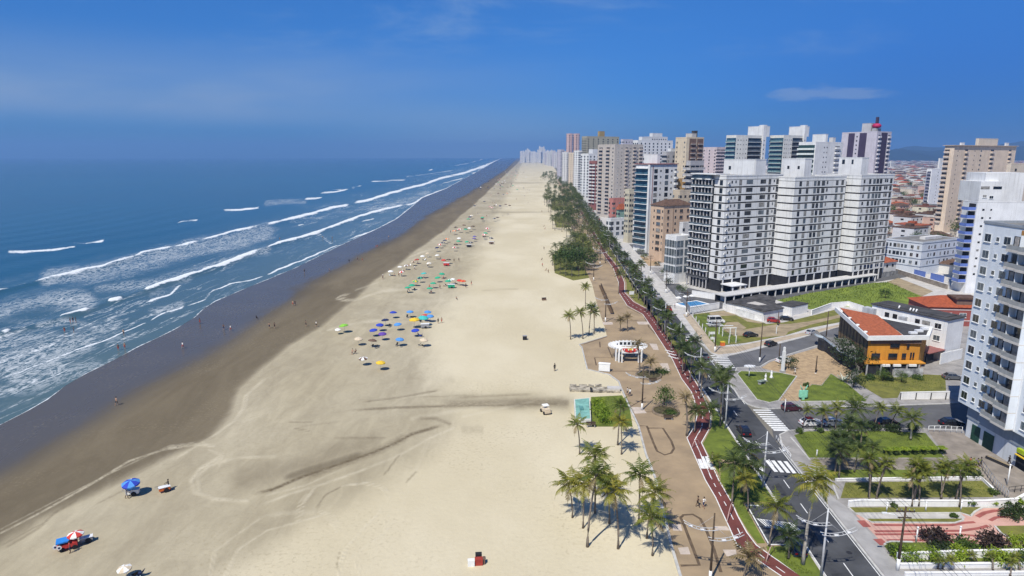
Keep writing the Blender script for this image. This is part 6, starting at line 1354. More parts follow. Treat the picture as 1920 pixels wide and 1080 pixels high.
def boxthing(name, label, cat, P, rz, parts, group=None, z=.1):
    t = thing(name, label, cat, (P[0], P[1], z), rz, group)
    for pn, mt, boxes in parts:
        b = MB()
        for q in boxes: b.box(*q)
        b.build(pn, mt, t)
    return t
def wall_run(name, label, cat, pts, h, th, mt, z0=-.05, capm=None, caph=.08):
    c = sum((Vector(p) for p in pts), Vector())/len(pts); t = thing(name, label, cat, (c.x, c.y, 0)); b = MB(); cp = MB()
    r = ribbon_pts([Vector(p)-c for p in pts], th); r2 = ribbon_pts([Vector(p)-c for p in pts], th+.1)
    for i in range(len(r)-1):
        b.prism([r[i][0], r[i+1][0], r[i+1][1], r[i][1]], z0, h-.003)
        cp.prism([r2[i][0], r2[i+1][0], r2[i+1][1], r2[i][1]], h, h+caph)
    b.build('wall_body', mt, t); cp.build('coping', capm or mt, t); return t
WW = wallmat((.80, .79, .77), .25)
wall_run('garden_wall', 'long white wall with a stepped end above the pink walk', 'wall', gp([(1590.5,951),(1612,949),(1760,950),(1846,950),(1905,946),(1930,932)]), .95, .3, WW)
wall_run('garden_wall', 'low white wall between the narrow lawn and the dry lawn', 'wall', gp([(1566,903),(1700,901),(1839,899),(1863,922)]), .45, .22, WW)
wall_run('garden_wall', 'white wall behind the bright bushes of the near garden', 'wall', gp([(1681,1053),(1800,1048),(1940,1046)]), 1.15, .25, WW)
wall_run('garden_wall', 'low white wall in front of the bright bushes', 'wall', gp([(1686,1067),(1940,1065)]), .7, .25, WW)
wall_run('garden_wall', 'nearest white wall at the bottom of the garden', 'wall', gp([(1696,1081),(1950,1079)]), .5, .25, WW)
w_ = wall_run('panel_wall', 'white panelled wall along the vacant lot by the side street', 'wall', gp([(1687,750),(1733,749),(1779,748)]), 1.65, .2, WW)
for x in (1687, 1716, 1744, 1772): p = G(x, 750)-w_.location; b = MB(); b.box(p.x-.09, p.y-.16, 0, p.x+.09, p.y-.105, 1.64); b.build('joint', M['dark'], w_)
wall_run('perimeter_wall', 'white wall along the upper edge of the parking lawn beside the pool', 'wall', gp([(1294,588),(1348,579)]), 2.1, .25, WW)
wall_run('perimeter_wall', 'white weathered wall before the dark patched roof', 'wall', [zh(710,400), zh(890,470), zh(1110,540), zh(1232,562)], 1.9, .25, mat('weathered_white', (.72, .71, .68), .85, .14, .6, coord='World'))
wall_run('pool_wall', 'white wall on the building side of the blue pool', 'wall', gp([(1297,556),(1357,565)]), 2.2, .25, WW)
wall_run('pool_fence', 'dark glass fence of the pool along the pavement', 'fence', gp([(1266,553),(1280,569),(1294,588)]), 1.9, .15, M['metal_g'])
wall_run('perimeter_wall', 'white curved wall at the lower edge of the bright grass field', 'wall', gp([(1521,592),(1558,578),(1590,575),(1618,584)]), 1.8, .25, WW)
fw0 = G(1462, 549); fd = Vector((math.cos(R(ANG)), math.sin(R(ANG)), 0))
wall_run('field_wall', 'grey stained wall along the top of the bright grass field', 'wall', [fw0, fw0+fd*RUN(fw0, fd, 1682)], 2.2, .25, mat('stained_grey', (.30, .30, .29), .9, .4, .7, coord='World', col2=(.12, .12, .12)))
wall_run('boundary_wall', 'brownish boundary wall running down from the grass field', 'wall', gp([(1678,512),(1725,527),(1776,543)]), 2.0, .3, mat('brown_wall', (.30, .26, .22), .9, .2, .5, coord='World'), capm=WW)
for x0, y0, x1, y1, lab in ((1713,518,1734,523,'bright blue metal panel fence, the section by the low white block'), (1744,525,1769,531,'bright blue metal panel fence, the section under the blue balconies')): wall_run('metal_fence', lab, 'fence', gp([(x0, y0), (x1, y1)]), 2.9, .12, BLUEP)
# carport along the banded towers
c0 = G(1358, 570); L_ = RUN(c0, fd, 1645); t = thing('carport', 'long carport with white posts along the foot of the banded towers', 'carport', c0, R(ANG))
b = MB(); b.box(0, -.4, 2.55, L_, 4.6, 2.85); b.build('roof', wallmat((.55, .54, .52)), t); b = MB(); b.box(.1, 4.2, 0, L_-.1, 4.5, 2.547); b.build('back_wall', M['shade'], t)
for i in range(int(L_/4.2)+1): b = MB(); b.box(i*4.2, -.3, 0, i*4.2+.35, .05, 2.546); b.build('post', WHITE, t)
# pool with covers
PP = G(1300, 573); t = thing('swimming_pool', 'small bright blue pool with white edge behind the white wall', 'pool', PP, R(ANG))
b = MB(); b.box(-5, -2.6, .1, 5.5, 4.2, .45); b.build('pool_edge', M['white'], t); b = MB(); b.box(-4, -1.8, .452, 4.6, 3.4, .48); b.build('pool_water', mat('pool_blue', (.03, .25, .55), .15, .15, .6, spec=.7), t)
for x, y in ((-2.5, 4.6), (1, 4.8), (3.6, 4.7)): b = MB(); b.lathe([(1.1, 2.0), (.6, 2.3), (.03, 2.5)], 8, 0, (x, y, .1)); b.tube([(x, y, .1), (x, y, 2.4)], .04, 5); b.build('sunshade', M['white'], t)
# white arch pavilion
PA_ = G(1176, 673); t = thing('pavilion', 'white ring shaped pavilion with radial teeth and a red and yellow panel', 'pavilion', (PA_.x, PA_.y, .12), 0)
b = MB(); n = 28
for i in range(n):
    a0, a1 = 2*math.pi*i/n, 2*math.pi*(i+1)/n; P = lambda a, r: (math.cos(a)*r*1.18, math.sin(a)*r)
    b.prism([P(a0, 2.35), P(a1, 2.35), P(a1, 3.5), P(a0, 3.5)], 3.15, 3.65)
b.build('ring', M['white'], t)
b = MB()
for i in range(30):
    a = 2*math.pi*i/30; c, s = math.cos(a), math.sin(a); q = Vector((-s, c, 0))*.16; p0 = Vector((c*3.9, s*3.3, 0)); p1 = Vector((c*4.9, s*4.15, 0)); 
    v = [p0-q, p0+q, p1+q*.5, p1-q*.5]; b.prism([x[:2] for x in v], 3.3, 3.62)
b.build('teeth', M['white'], t)
b = MB(); b.box(-2.7, -1.6, 3.66, 2.7, -1.35, 5.0); b.build('name_board', M['white'], t)
for i in range(5): b = MB(); b.box(-2.3+i*.98, -1.66, 4.1, -1.65+i*.98, -1.604, 4.75); b.build('board_window', M['glass'], t)
b = MB()
for k, (r0, mt) in enumerate(((1.95, 0), (.8, 1))):
    pts = [(math.cos(math.pi+math.pi*i/12)*r0, math.sin(math.pi+math.pi*i/12)*r0*.55) for i in range(13)]
    b.add([(x, -3.72-.02*k, 3.75+z) for x, z in pts], [tuple(range(13))], mt)
    b.add([(x, -3.66, 3.75+z) for x, z in pts], [tuple(reversed(range(13)))], mt)
b.build('mosaic_panel', [M['cl_red'], M['cl_yellow']], t); b = MB(); b.box(-2.1, -3.65, 2.5, 2.1, -3.52, 3.9); b.build('panel_board', M['white'], t)
b = MB(); b.box(-1.9, -.9, 3.7, 1.9, 1.7, 3.9); b.build('glass_roof', M['glass'], t)
for x, y in ((-3.2, -2.0), (-2.6, -2.2), (-2.6, -3.0), (-1.9, -3.2), (2.2, -3.2), (2.9, -3.0), (3.3, -2.0), (-2.6, 2.2), (2.6, 2.2), (0, 3.0)): b = MB(); b.box(x-.16, y-.16, 0, x+.16, y+.16, 3.147); b.build('column', M['white'], t)
boxthing('kiosk', 'plain white service box on the terrace beside the ring pavilion', 'kiosk', G(1133, 697), -.25, [('body', M['white'], [(-1.3, -.4, 0, 1.3, .5, 1.75)]), ('lid', wallmat((.85, .85, .84), 0), [(-1.38, -.48, 1.753, 1.38, .58, 1.85)]), ('foot', M['dark'], [(-1.2, -.35, -.1, 1.2, .45, -.003)])], z=.25)
# round planters and benches
for (x, y), r, lab in (((1248, 774), 2.7, 'round stone planter with a leafy tree, the nearer of the two'), ((1216, 706), 3.0, 'round stone planter with drooping grey palms, the farther of the two')):
    P = G(x, y); t = thing('round_planter', lab, 'planter', (P.x, P.y, .12)); b = MB(); b.lathe([(r, 0), (r, .45), (r-.3, .45), (r-.3, .3)], 28); b.build('stone_ring', mat('planter_stone', (.22, .17, .12), .9, .25, 1.5), t); b = MB(); b.lathe([(r-.31, .32), (.01, .36)], 28); b.build('soil', mat('planter_soil', (.10, .085, .04), .95, .4, 2), t)
def bench(P, rz, lab, m='wood'):
    return boxthing('bench', lab, 'bench', P, rz, [('seat', M[m], [(-.9, -.25, .42, .9, .25, .48)]), ('backrest', M[m], [(-.9, .22, .52, .9, .28, .9)]), ('leg', M['concrete'], [(-.75, -.2, 0, -.6, .2, .417)]), ('leg', M['concrete'], [(.6, -.2, 0, .75, .2, .417)])], z=.12)
for (x, y), lab in (((1253, 788), 'dark bench in front of the nearer round planter'), ((1224, 717), 'dark bench in front of the farther round planter'), ((1108, 801), 'dark wooden bench on the sand beside the turquoise box')): bench(G(x, y), 0, lab)
q0, q1 = G(1125, 538), G(1147, 590); c = (q0+q1)/2; d = (q1-q0); t = thing('long_bench', 'long brown wooden bench structure on the middle promenade', 'bench', (c.x, c.y, .1), math.atan2(d.y, d.x)); b = MB(); b.box(-d.length/2, -.45, .45, d.length/2, .45, .6); b.build('seat', mat('brown_slats', (.14, .09, .05), .9, .3, 2), t); b = MB(); b.box(-d.length/2, .3, .603, d.length/2, .45, 1.5); b.build('backrest', mat('brown_slats', (.12, .08, .045), .9, .3, 2), t)
for k in range(6): b = MB(); x = -d.length/2+.4+k*(d.length-1)/5; b.box(x, -.35, -.05, x+.25, .28, .447); b.build('leg', M['concrete'], t)
# turquoise box, drain works, buggy
tq = gp([(1078,797),(1108,796),(1106,754),(1076,757)]); c = sum(tq, Vector())/4; t = thing('lifeguard_platform', 'turquoise topped concrete box at the sea edge of the beach garden', 'platform', (c.x, c.y, 0)); S3 = [(p.x-c.x, p.y-c.y) for p in tq]
b = MB(); b.prism(S3, -.1, 1.0); b.build('base', wallmat((.60, .60, .55)), t); b = MB(); b.prism([(x*.86, y*.9) for x, y in S3], 1.003, 1.12); b.build('top', mat('turquoise', (.20, .42, .36), .7, .2, .8), t); b = MB(); b.box(-.6, -1.2, 1.12, .1, .6, 1.35); b.build('hatch', mat('turquoise_d', (.12, .30, .28), .7, .2, .8), t)
DRC = mat('weathered_slab', (.44, .39, .30), .95, .45, .9, coord='World')
boxthing('drain_outlet', 'row of weathered concrete slabs at the drain outlet on the sand', 'drain', G(1110, 735), -.05, [('slab', DRC, [(-4.6, 3.2, -.1, -3.2, 4.2, .2)]), ('slab', DRC, [(-2.6, 3.1, -.1, -.9, 4.1, .22)]), ('slab', DRC, [(-.5, 3.2, -.1, .6, 4.1, .22)]), ('slab', DRC, [(1.0, 3.3, -.1, 2.4, 4.5,.22)]), ('channel_wall', DRC, [(-4.8, -.2, -.1, -.4, 2.4, .5)]), ('channel_wall', DRC, [(.2, -.4, -.1, 6.0, 2.2, .42)]), ('opening', M['shade'], [(-.3, -.3, -.05, .1, 2.2, .3)]), ('step', M['pave_pale'], [(3.4, .5, .42, 6.2, 2.1, .7)])], z=0)
P = G(1023, 774); t = thing('beach_buggy', 'small pale utility buggy parked on the sand by the dark stream', 'buggy', (P.x, P.y, 0), 1.9)
b = MB(); b.prism([(-1.3, -.6), (1.3, -.6), (1.3, .6), (-1.3, .6)], .35, .85); b.box(-1.2, -.55, .853, -.2, .55, 1.15); b.build('body', M['cl_beige'], t); b = MB(); b.box(-.5, -.6, 1.55, .7, .6, 1.65)
for x in (-.45, .6):
    for y in (-.55, .5): b.box(x, y, .853, x+.06, y+.06, 1.547)
b.build('roof_frame', M['cl_white'], t)
for x in (-.8, .8):
    for y in (-.65, .65): b = MB(); b.tube([(x, y-.12, .32), (x, y+.12, .32)], .32, 10); b.build('wheel', M['tyre'], t)
# hoops over the cycle path, terrace railings, posts, signs
for a, c_, lab in (((1363,981),(1376,950),'bent pale bar standing on the cycle path by the two walkers'), ((1436,1057),(1452,1036),'bent pale bar over the cycle path at the bottom bend'), ((1297,842),(1312,838),'bent pale bar by the zebra of the cycle path')):
    A_, C_ = G(*a), G(*c_); b = MB(); b.tube([A_.lerp(C_, q/8)+Vector((0, 0, .15+1.5*math.sin(math.pi*q/8)**.7)) for q in range(9)], .06, 6); o = b.build('cycle_barrier', mat('pale_pink_metal', (.5, .33, .3), .6, .1, 2)); tag(o, lab, 'barrier')
def railing(label, pts, h, m, n, z=.12):
    t = thing('railing', label, 'railing', (pts[0].x, pts[0].y, z)); o = pts[0]
    for zz in (h*.5, h): b = MB(); b.tube([(p.x-o.x, p.y-o.y, zz) for p in pts], .035, 5); b.build('rail', m, t)
    for i in range(len(pts)-1):
        for k in range(n+1 if i == len(pts)-2 else n): p = pts[i].lerp(pts[i+1], k/n)-o; b = MB(); b.tube([(p.x, p.y, 0), (p.x, p.y, h)], .045, 5); b.build('post', m, t)
    return t
railing('white metal railing at the street end of shop terrace', gp([(1740,812),(1772,812),(1803,814)]), 1.3, M['metal_w'], 3); railing('dark wire fence between dry lawn and shop terrace', gp([(1842,884),(1866,918),(1888,938)]), 1.5, M['metal_g'], 5); railing('dark metal railing in front of the shop with the lime sign', gp([(1890,926),(1925,922)]), 1.0, M['dark'], 3)
railing('white kerb railing at the zebra corner of the near side street', gp([(1455,826),(1466,842),(1482,862)]), .9, M['metal_w'], 3)
for (x, y, h), lab in (((1662, 960, 1.2), 'white post on the grass strip, nearest the sidewalk'), ((1735, 960, 1.3), 'white post at the middle of the grass strip'), ((1801, 959, 1.3), 'white post at the inland end of the grass strip'), ((1717, 1020, 2.2), 'pale lamp post on the pink walk, sidewalk side'), ((1797, 1019, 2.2), 'pale lamp post on the pink walk, inland side'), ((1888, 912, 3.4), 'pale lamp post beside the terrace fence'), ((1531, 857, 1.0), 'white stub post at the lawn corner by the sidewalk'), ((1471, 774, 2.6), 'thin pale sign post by the dark red car')):
    t = thing('post', lab, 'post', (*G(x, y)[:2], .12)); b = MB(); b.tube([(0, 0, 0), (0, 0, h)], .09, 7); b.build('shaft', M['white'], t); b = MB(); b.ball((0, 0, h+.08), .15, 0, 8, 5); b.build('finial', M['metal_w'], t)
t = boxthing('stele', 'tall pale stone column on the plaza beside the parked white car', 'monument', G(1467, 699), .2, [('plinth', M['concrete'], [(-.5, -.5, 0, .5, .5, .5)]), ('shaft', M['white_w'], [(-.28, -.28, .503, .28, .28, 5.2)]), ('figure', M['white'], [(-.2, -.2, 5.203, .2, .2, 6.2)])])
t = thing('sign_post', 'white oval sign on a post at the lawn corner', 'sign', (*G(1404, 709)[:2], .15)); b = MB(); b.tube([(0, 0, 0), (0, 0, 2.6)], .09, 7); b.build('post', M['white'], t); b = MB(); b.prism([(math.cos(a)*1.3, math.sin(a)*.7) for a in np.linspace(0, 6.0, 16)], 2.6, 2.85); b.build('panel', M['metal_w'], t)
t = thing('information_board', 'white information board on the promenade at the cycle path bend', 'sign', (*G(1184, 560)[:2], .12), .2); b = MB(); b.box(-.9, -.05, 1.4, .9, .05, 2.6); b.build('panel', M['white'], t)
for x in (-.7, .65): b = MB(); b.box(x, .06, 0, x+.08, .12, 2.5); b.build('post', M['metal_g'], t)
for (x, y), s, lab in (((1435, 715), 1.0, 'small white statue on the triangular lawn, nearer the avenue'), ((1446, 709), 1.1, 'small white statue on the triangular lawn, beside the dark tree')):
    t = thing('statue', lab, 'statue', (*G(x, y)[:2], .15)); b = MB(); b.lathe([(.3, 0), (.3, .4), (.2, .42), (.22, .9), (.26, 1.2), (.12, 1.35), (.1, 1.4), (.15, 1.52), (.12, 1.68), (.01, 1.72)], 10); b.build('figure', M['white'], t); b = MB(); b.box(-.45, -.45, -.05, .45, .45, -.001+.02); b.build('plinth', M['concrete'], t)
boxthing('garden_table', 'green grey garden table on the triangular lawn', 'table', G(1428, 721), .5, [('top', mat('greenish', (.25, .3, .25), .8, .2, 2), [(-1.0, -.5, .7, 1.0, .5, .8)]), ('leg', M['concrete'], [(-.8, -.35, 0, -.5, .35, .697)]), ('leg', M['concrete'], [(.5, -.35, 0, .8, .35, .697)])], z=.15)
t = thing('sculpture', 'pale green painted sculpture at the corner of the lawn beside the side street', 'sculpture', (*G(1505, 750)[:2], .15)); b = MB(); b.box(-.25, -.25, 0, .25, .25, .5); b.prism([(math.cos(a)*r_, math.sin(a)*.35*r_) for a, r_ in ((0, 1.0), (.5, .7), (1.1, 1.1), (1.8, .6), (2.6, 1.0), (3.3, .8), (4.0, 1.1), (5.0, .7), (5.6, 1.0))], .503, 2.0); b.build('body', mat('mint', (.25, .62, .42), .6, .15, 2), t); b = MB(); b.tube([(.3, 0, 2.2), (.9, .2, 3.1)], [.15, .06], 6); b.tube([(-.3, 0, 2.2), (-.7, .1, 3.0)], [.15, .06], 6); b.build('horn', mat('mint', (.2, .55, .38), .6, .15, 2), t)
fp = [zh(330, 500), zh(370, 560), zh(405, 610), zh(450, 655), zh(490, 700), zh(535, 755), zh(600, 830), zh(785, 845), zh(875, 835), zh(1385, 720)]
for i, P in enumerate(fp): boxthing('fence_post', f'pale fence post of the parking lawn, {ORD[i]} from the pool wall', 'post', P, .1, [('shaft', M['white_w'], [(-.09, -.09, 0, .09, .09, 1.5 if i < 7 else 2.2)]), ('cap', M['concrete'], [(-.12, -.12, 1.503 if i < 7 else 2.203, .12, .12, 1.6 if i < 7 else 2.3)])], 'pale fence posts of the parking lawn')
P = zh(765, 740); boxthing('pergola', 'white goal like pergola frame on the parking lawn', 'pergola', P, R(ANG)-.4, [('post', M['white'], [(-1.9, -1, 0, -1.7, -.8, 2.4)]), ('post', M['white'], [(.2, -1.2, 0, .4, -1.0, 2.4)]), ('post', M['white'], [(1.9, -1, 0, 2.1, -.8, 2.4)]), ('post', M['white'], [(-1.9, 1.4, 0, -1.7, 1.6, 2.4)]), ('beam', M['white'], [(-2, -1.1, 2.403, 2.2, -.9, 2.6)]), ('beam', M['white'], [(-2, 1.3, 2.403, 2.2, 1.5, 2.6)])])
boxthing('litter_bin', 'orange litter bin at the corner of the parking lawn', 'bin', zh(705, 870), .2, [('body', M['cl_orange'], [(-.5, -.4, 0, .5, .4, 1.0)]), ('lid', M['cl_yellow'], [(-.55, -.45, 1.003, .55, .45, 1.12)])])
boxthing('sign_board', 'small white notice on two posts on the parking lawn', 'sign', zh(575, 790), .1, [('panel', M['white'], [(-.7, -.04, 1.5, .7, .04, 2.2)]), ('post', M['metal_g'], [(-.1, .043, 0, .05, .12, 2.1)]), ('base', M['white'], [(-.5, -.3, 0, .5, .03, .7)])])
boxthing('planter_box', 'long low bench planter against the shop wall', 'planter', G(1872, 870), -1.25+math.pi/2*0, [('box', M['dark'], [(-2, -.3, 0, 2, .3, .5)]), ('soil', M['earth'], [(-1.9, -.22, .503, 1.9, .22, .52)])])
# ================================================================== VEHICLES
def car_meshes(kind):
    """side profile lofted across with tumblehome; the cabin glass stands proud of the body"""
    if kind == 'car': L, W, prof, cab = 4.1, 1.72, [(-2.05,.45),(-2.0,.80),(-1.55,.94),(1.0,.96),(1.75,.84),(2.05,.62),(2.05,.40)], [(-1.75,.93),(-1.15,1.42),(.15,1.46),(.95,.95)]
    elif kind == 'hatch': L, W, prof, cab = 3.8, 1.68, [(-1.9,.45),(-1.88,.95),(-1.6,1.0),(.9,1.0),(1.6,.86),(1.9,.62),(1.9,.4)], [(-1.8,.99),(-1.45,1.50),(.1,1.52),(.85,.99)]
    else: L, W, prof, cab = 5.0, 1.95, [(-2.5,.45),(-2.5,1.15),(1.7,1.15),(2.3,1.0),(2.5,.7),(2.5,.42)], [(-2.48,1.14),(-2.4,2.15),(1.1,2.18),(1.75,1.15)]
    b = MB(); hw = W/2
    def loft(pr, w0, w1, zlo, zhi, bot):
        n = len(pr); ring = []
        for sg in (-1, 1):
            ring.append([(x, sg*(w0+(w1-w0)*(z-zlo)/(zhi-zlo)), z) for x, z in pr])
        fs = [tuple(range(n)), tuple(reversed(range(n, 2*n)))]
        for i in range(n):
            j = (i+1) % n
            if i == n-1 and not bot: continue
            fs.append((j, i, n+i, n+j))
        b.add(ring[0]+ring[1], fs, 0)
    pr = [(x, z) for x, z in prof]+[(prof[-1][0], .28), (-L/2, .28)]
    loft(pr, hw, hw*.93, .28, 1.0, True); loft(cab, hw*.93, hw*.72, cab[0][1], cab[1][1], True)
    body = b.mesh('body', [M['cl_black']])
    g = MB(); z0, z1 = cab[0][1], cab[1][1]
    def yw(z): return hw*.93+(hw*.72-hw*.93)*(z-z0)/(z1-z0)
    xr0, xr1, xf1, xf0 = cab[0][0], cab[1][0], cab[2][0], cab[3][0]
    for sg in (-1, 1):
        ze, zt = z0+.06, z1-.09; f = lambda x, z: (x, sg*(yw(z)+.012), z)
        lx = lambda t: (xr0+(xr1-xr0)*t, xf0+(xf1-xf0)*t)
        a0, a1 = lx((ze-z0)/(z1-z0)); c0_, c1_ = lx((zt-z0)/(z1-z0)); mid = (a0+a1)/2-.1
        for p, q in (((a0+.12, c0_+.08), (mid-.05, mid-.05)), ((mid+.05, mid+.05), (a1-.12, c1_-.06))):
            v = [f(p[0], ze), f(q[0], ze), f(q[1], zt), f(p[1], zt)]
            if sg > 0: v.reverse()
            g.face(v)
    for xa, xb, sg in ((xf0, xf1, 1), (xr0, xr1, -1)):
        t0, t1 = .1, .88; pa = (xa+(xb-xa)*t0+sg*.015, z0+(z1-z0)*t0+.012); pb = (xa+(xb-xa)*t1+sg*.015, z0+(z1-z0)*t1+.012)
        v = [(pa[0], -yw(pa[1])+.1, pa[1]), (pa[0], yw(pa[1])-.1, pa[1]), (pb[0], yw(pb[1])-.08, pb[1]), (pb[0], -yw(pb[1])+.08, pb[1])]
        if sg < 0: v.reverse()
        g.face(v)
    glass = g.mesh('windows', M['glass'])
    w = MB(); w.tube([(0, -.1, 0), (0, .1, 0)], .31, 14, 0, False); tyre = w.mesh('tyre', M['tyre']); w = MB(); w.tube([(0, -.108, 0), (0, .108, 0)], .19, 10, 0, False); rim = w.mesh('rim', M['rim'])
    hl = MB(); hl.box(-.08, -.19, -.07, .05, .19, .07); tl = MB(); tl.box(-.05, -.16, -.1, .06, .16, .1)
    mr = MB(); mr.box(-.09, -.08, -.06, .09, .08, .06)
    return dict(L=L, W=W, body=body, glass=glass, tyre=tyre, rim=rim, hl=hl.mesh('headlight', M['lamp_w']), tl=tl.mesh('tail_light', M['lamp_r']), mr=mr.mesh('mirror', M['dark']), zt=prof[1][1], zf=prof[-2][1])
CARS = {k: car_meshes(k) for k in ('car', 'hatch', 'van')}
PAINT = {}
def paint(c):
    if c not in PAINT: PAINT[c] = mat('car_paint', c, .22, .03, 2, spec=.6); PAINT[c].node_tree.nodes['Principled BSDF'].inputs['Coat Weight'].default_value = .6
    return PAINT[c]
def car(P, rz, kind, col, label, group=None, z=.0, roofm=None, cat='car'):
    q = CARS[kind]; t = thing('parked_car' if cat == 'car' else 'van', label, cat, (P[0], P[1], z), rz, group)
    bd = link('body', q['body'], t); bd.material_slots[0].link = 'OBJECT'; bd.material_slots[0].material = paint(col)
    link('windows', q['glass'], t); L, W = q['L'], q['W']
    for x in (-L*.31, L*.31):
        for y in (-W/2+.06, W/2-.06): w = link('wheel', q['tyre'], t, (x, y, .31)); link('rim', q['rim'], w)
    for y in (-W/2+.28, W/2-.28): link('headlight', q['hl'], t, (L/2-.03, y, q['zf']+.02)); link('tail_light', q['tl'], t, (-L/2+.03, y, q['zt']-.12))
    for y in (-W/2-.02, W/2+.02): link('mirror', q['mr'], t, (L*.2, y, 1.02))
    if roofm: b = MB(); b.box(-1.1, -.55, 1.47, .15, .55, 1.52); b.build('roof_panel', roofm, t)
    return t
dr = math.pi/2-.058; s2 = math.atan2(G(1570, 610).y-G(1400, 660).y, G(1570, 610).x-G(1400, 660).x); s1 = .17
BK, WT, SV, RD_, DB, GR = (.012, .012, .014), (.72, .72, .72), (.42, .43, .45), (.30, .02, .02), (.02, .03, .055), (.10, .105, .11)
for (x, y), rz, k, col, lab in (((1394,812), dr, 'car', BK, 'black sedan driving on the avenue between the two zebra crossings'), ((1288,640), dr, 'hatch', WT, 'white car in the avenue beside the dark verge palms'), ((1320,670), dr, 'car', GR, 'dark car in the avenue by the far side street zebra'), ((1259,616), dr, 'car', DB, 'dark blue car in the avenue opposite the pool wall'),
   ((1445,648), s2, 'hatch', BK, 'black hatchback parked at the kerb of the far side street'), ((1521,626), s2, 'car', SV, 'silver car parked at the kerb of the far side street'), ((1407,632), s2-.3, 'car', BK, 'black car at the lower edge of the parking lawn'), ((1450,605), -.35, 'hatch', RD_, 'dark red car in front of the white garage wall'), ((1474,601), -.3, 'car', BK, 'black car with a white bonnet beside the small white house'), ((1340,613), .1, 'car', SV, 'silver car parked close beside the white van'),
   ((1470,680), .35, 'car', WT, 'white car parked behind the stone column on the plaza'), ((1484,769), .12, 'hatch', (.06,.012,.02), 'dark wine red car waiting by the zebra at the near side street'), ((1520,797), .1, 'car', WT, 'white car with a red roof parked at the side street kerb'), ((1562,797), .1, 'car', SV, 'silver white car parked behind the red roofed one'), ((1663,797), .06, 'car', BK, 'black car in the shade of the big palm'), ((1783,797), .06, 'car', BK, 'black car in the shadow of the light blue tower'),
   ((1786,712), -.15, 'car', GR, 'dark grey car parked outside the garage of the white block'), ((1490,1030), dr, 'car', DB, 'dark blue car parked in the lay-by under the palms')):
    car(G(x, y), rz, k, col, lab, None, .17 if 595 < y < 633 and x < 1500 or x == 1786 else .14 if x == 1470 else 0, M['cl_red'] if 'red roof parked' in lab else M['white'] if 'bonnet' in lab else None)
car(G(1342, 606), .1, 'van', WT, 'white van parked on the parking lawn', None, .17, None, 'van')
for i in range(34):
    Y = 205+i*19+rs.uniform(-4, 4); l = rs.choice([-5.6, -1.4, -1.3]); 
    car(RD(l, Y), dr, rs.choice(['car', 'hatch']), rs.choice([BK, WT, SV, GR, WT, SV, RD_]), 'small car on the far stretch of the avenue' if i > 7 else f'car on the avenue past the pool wall, {ORD[i]} in line', 'cars along the far avenue')
for i in range(9): car(G(1560+i*9+rs.random()*3, 560-i*4.2)+Vector((6, 4, 0)), R(ANG)+math.pi/2, 'car', rs.choice([BK, WT, SV]), 'car in the carport under banded towers', 'cars in the carport', .13) if False else None
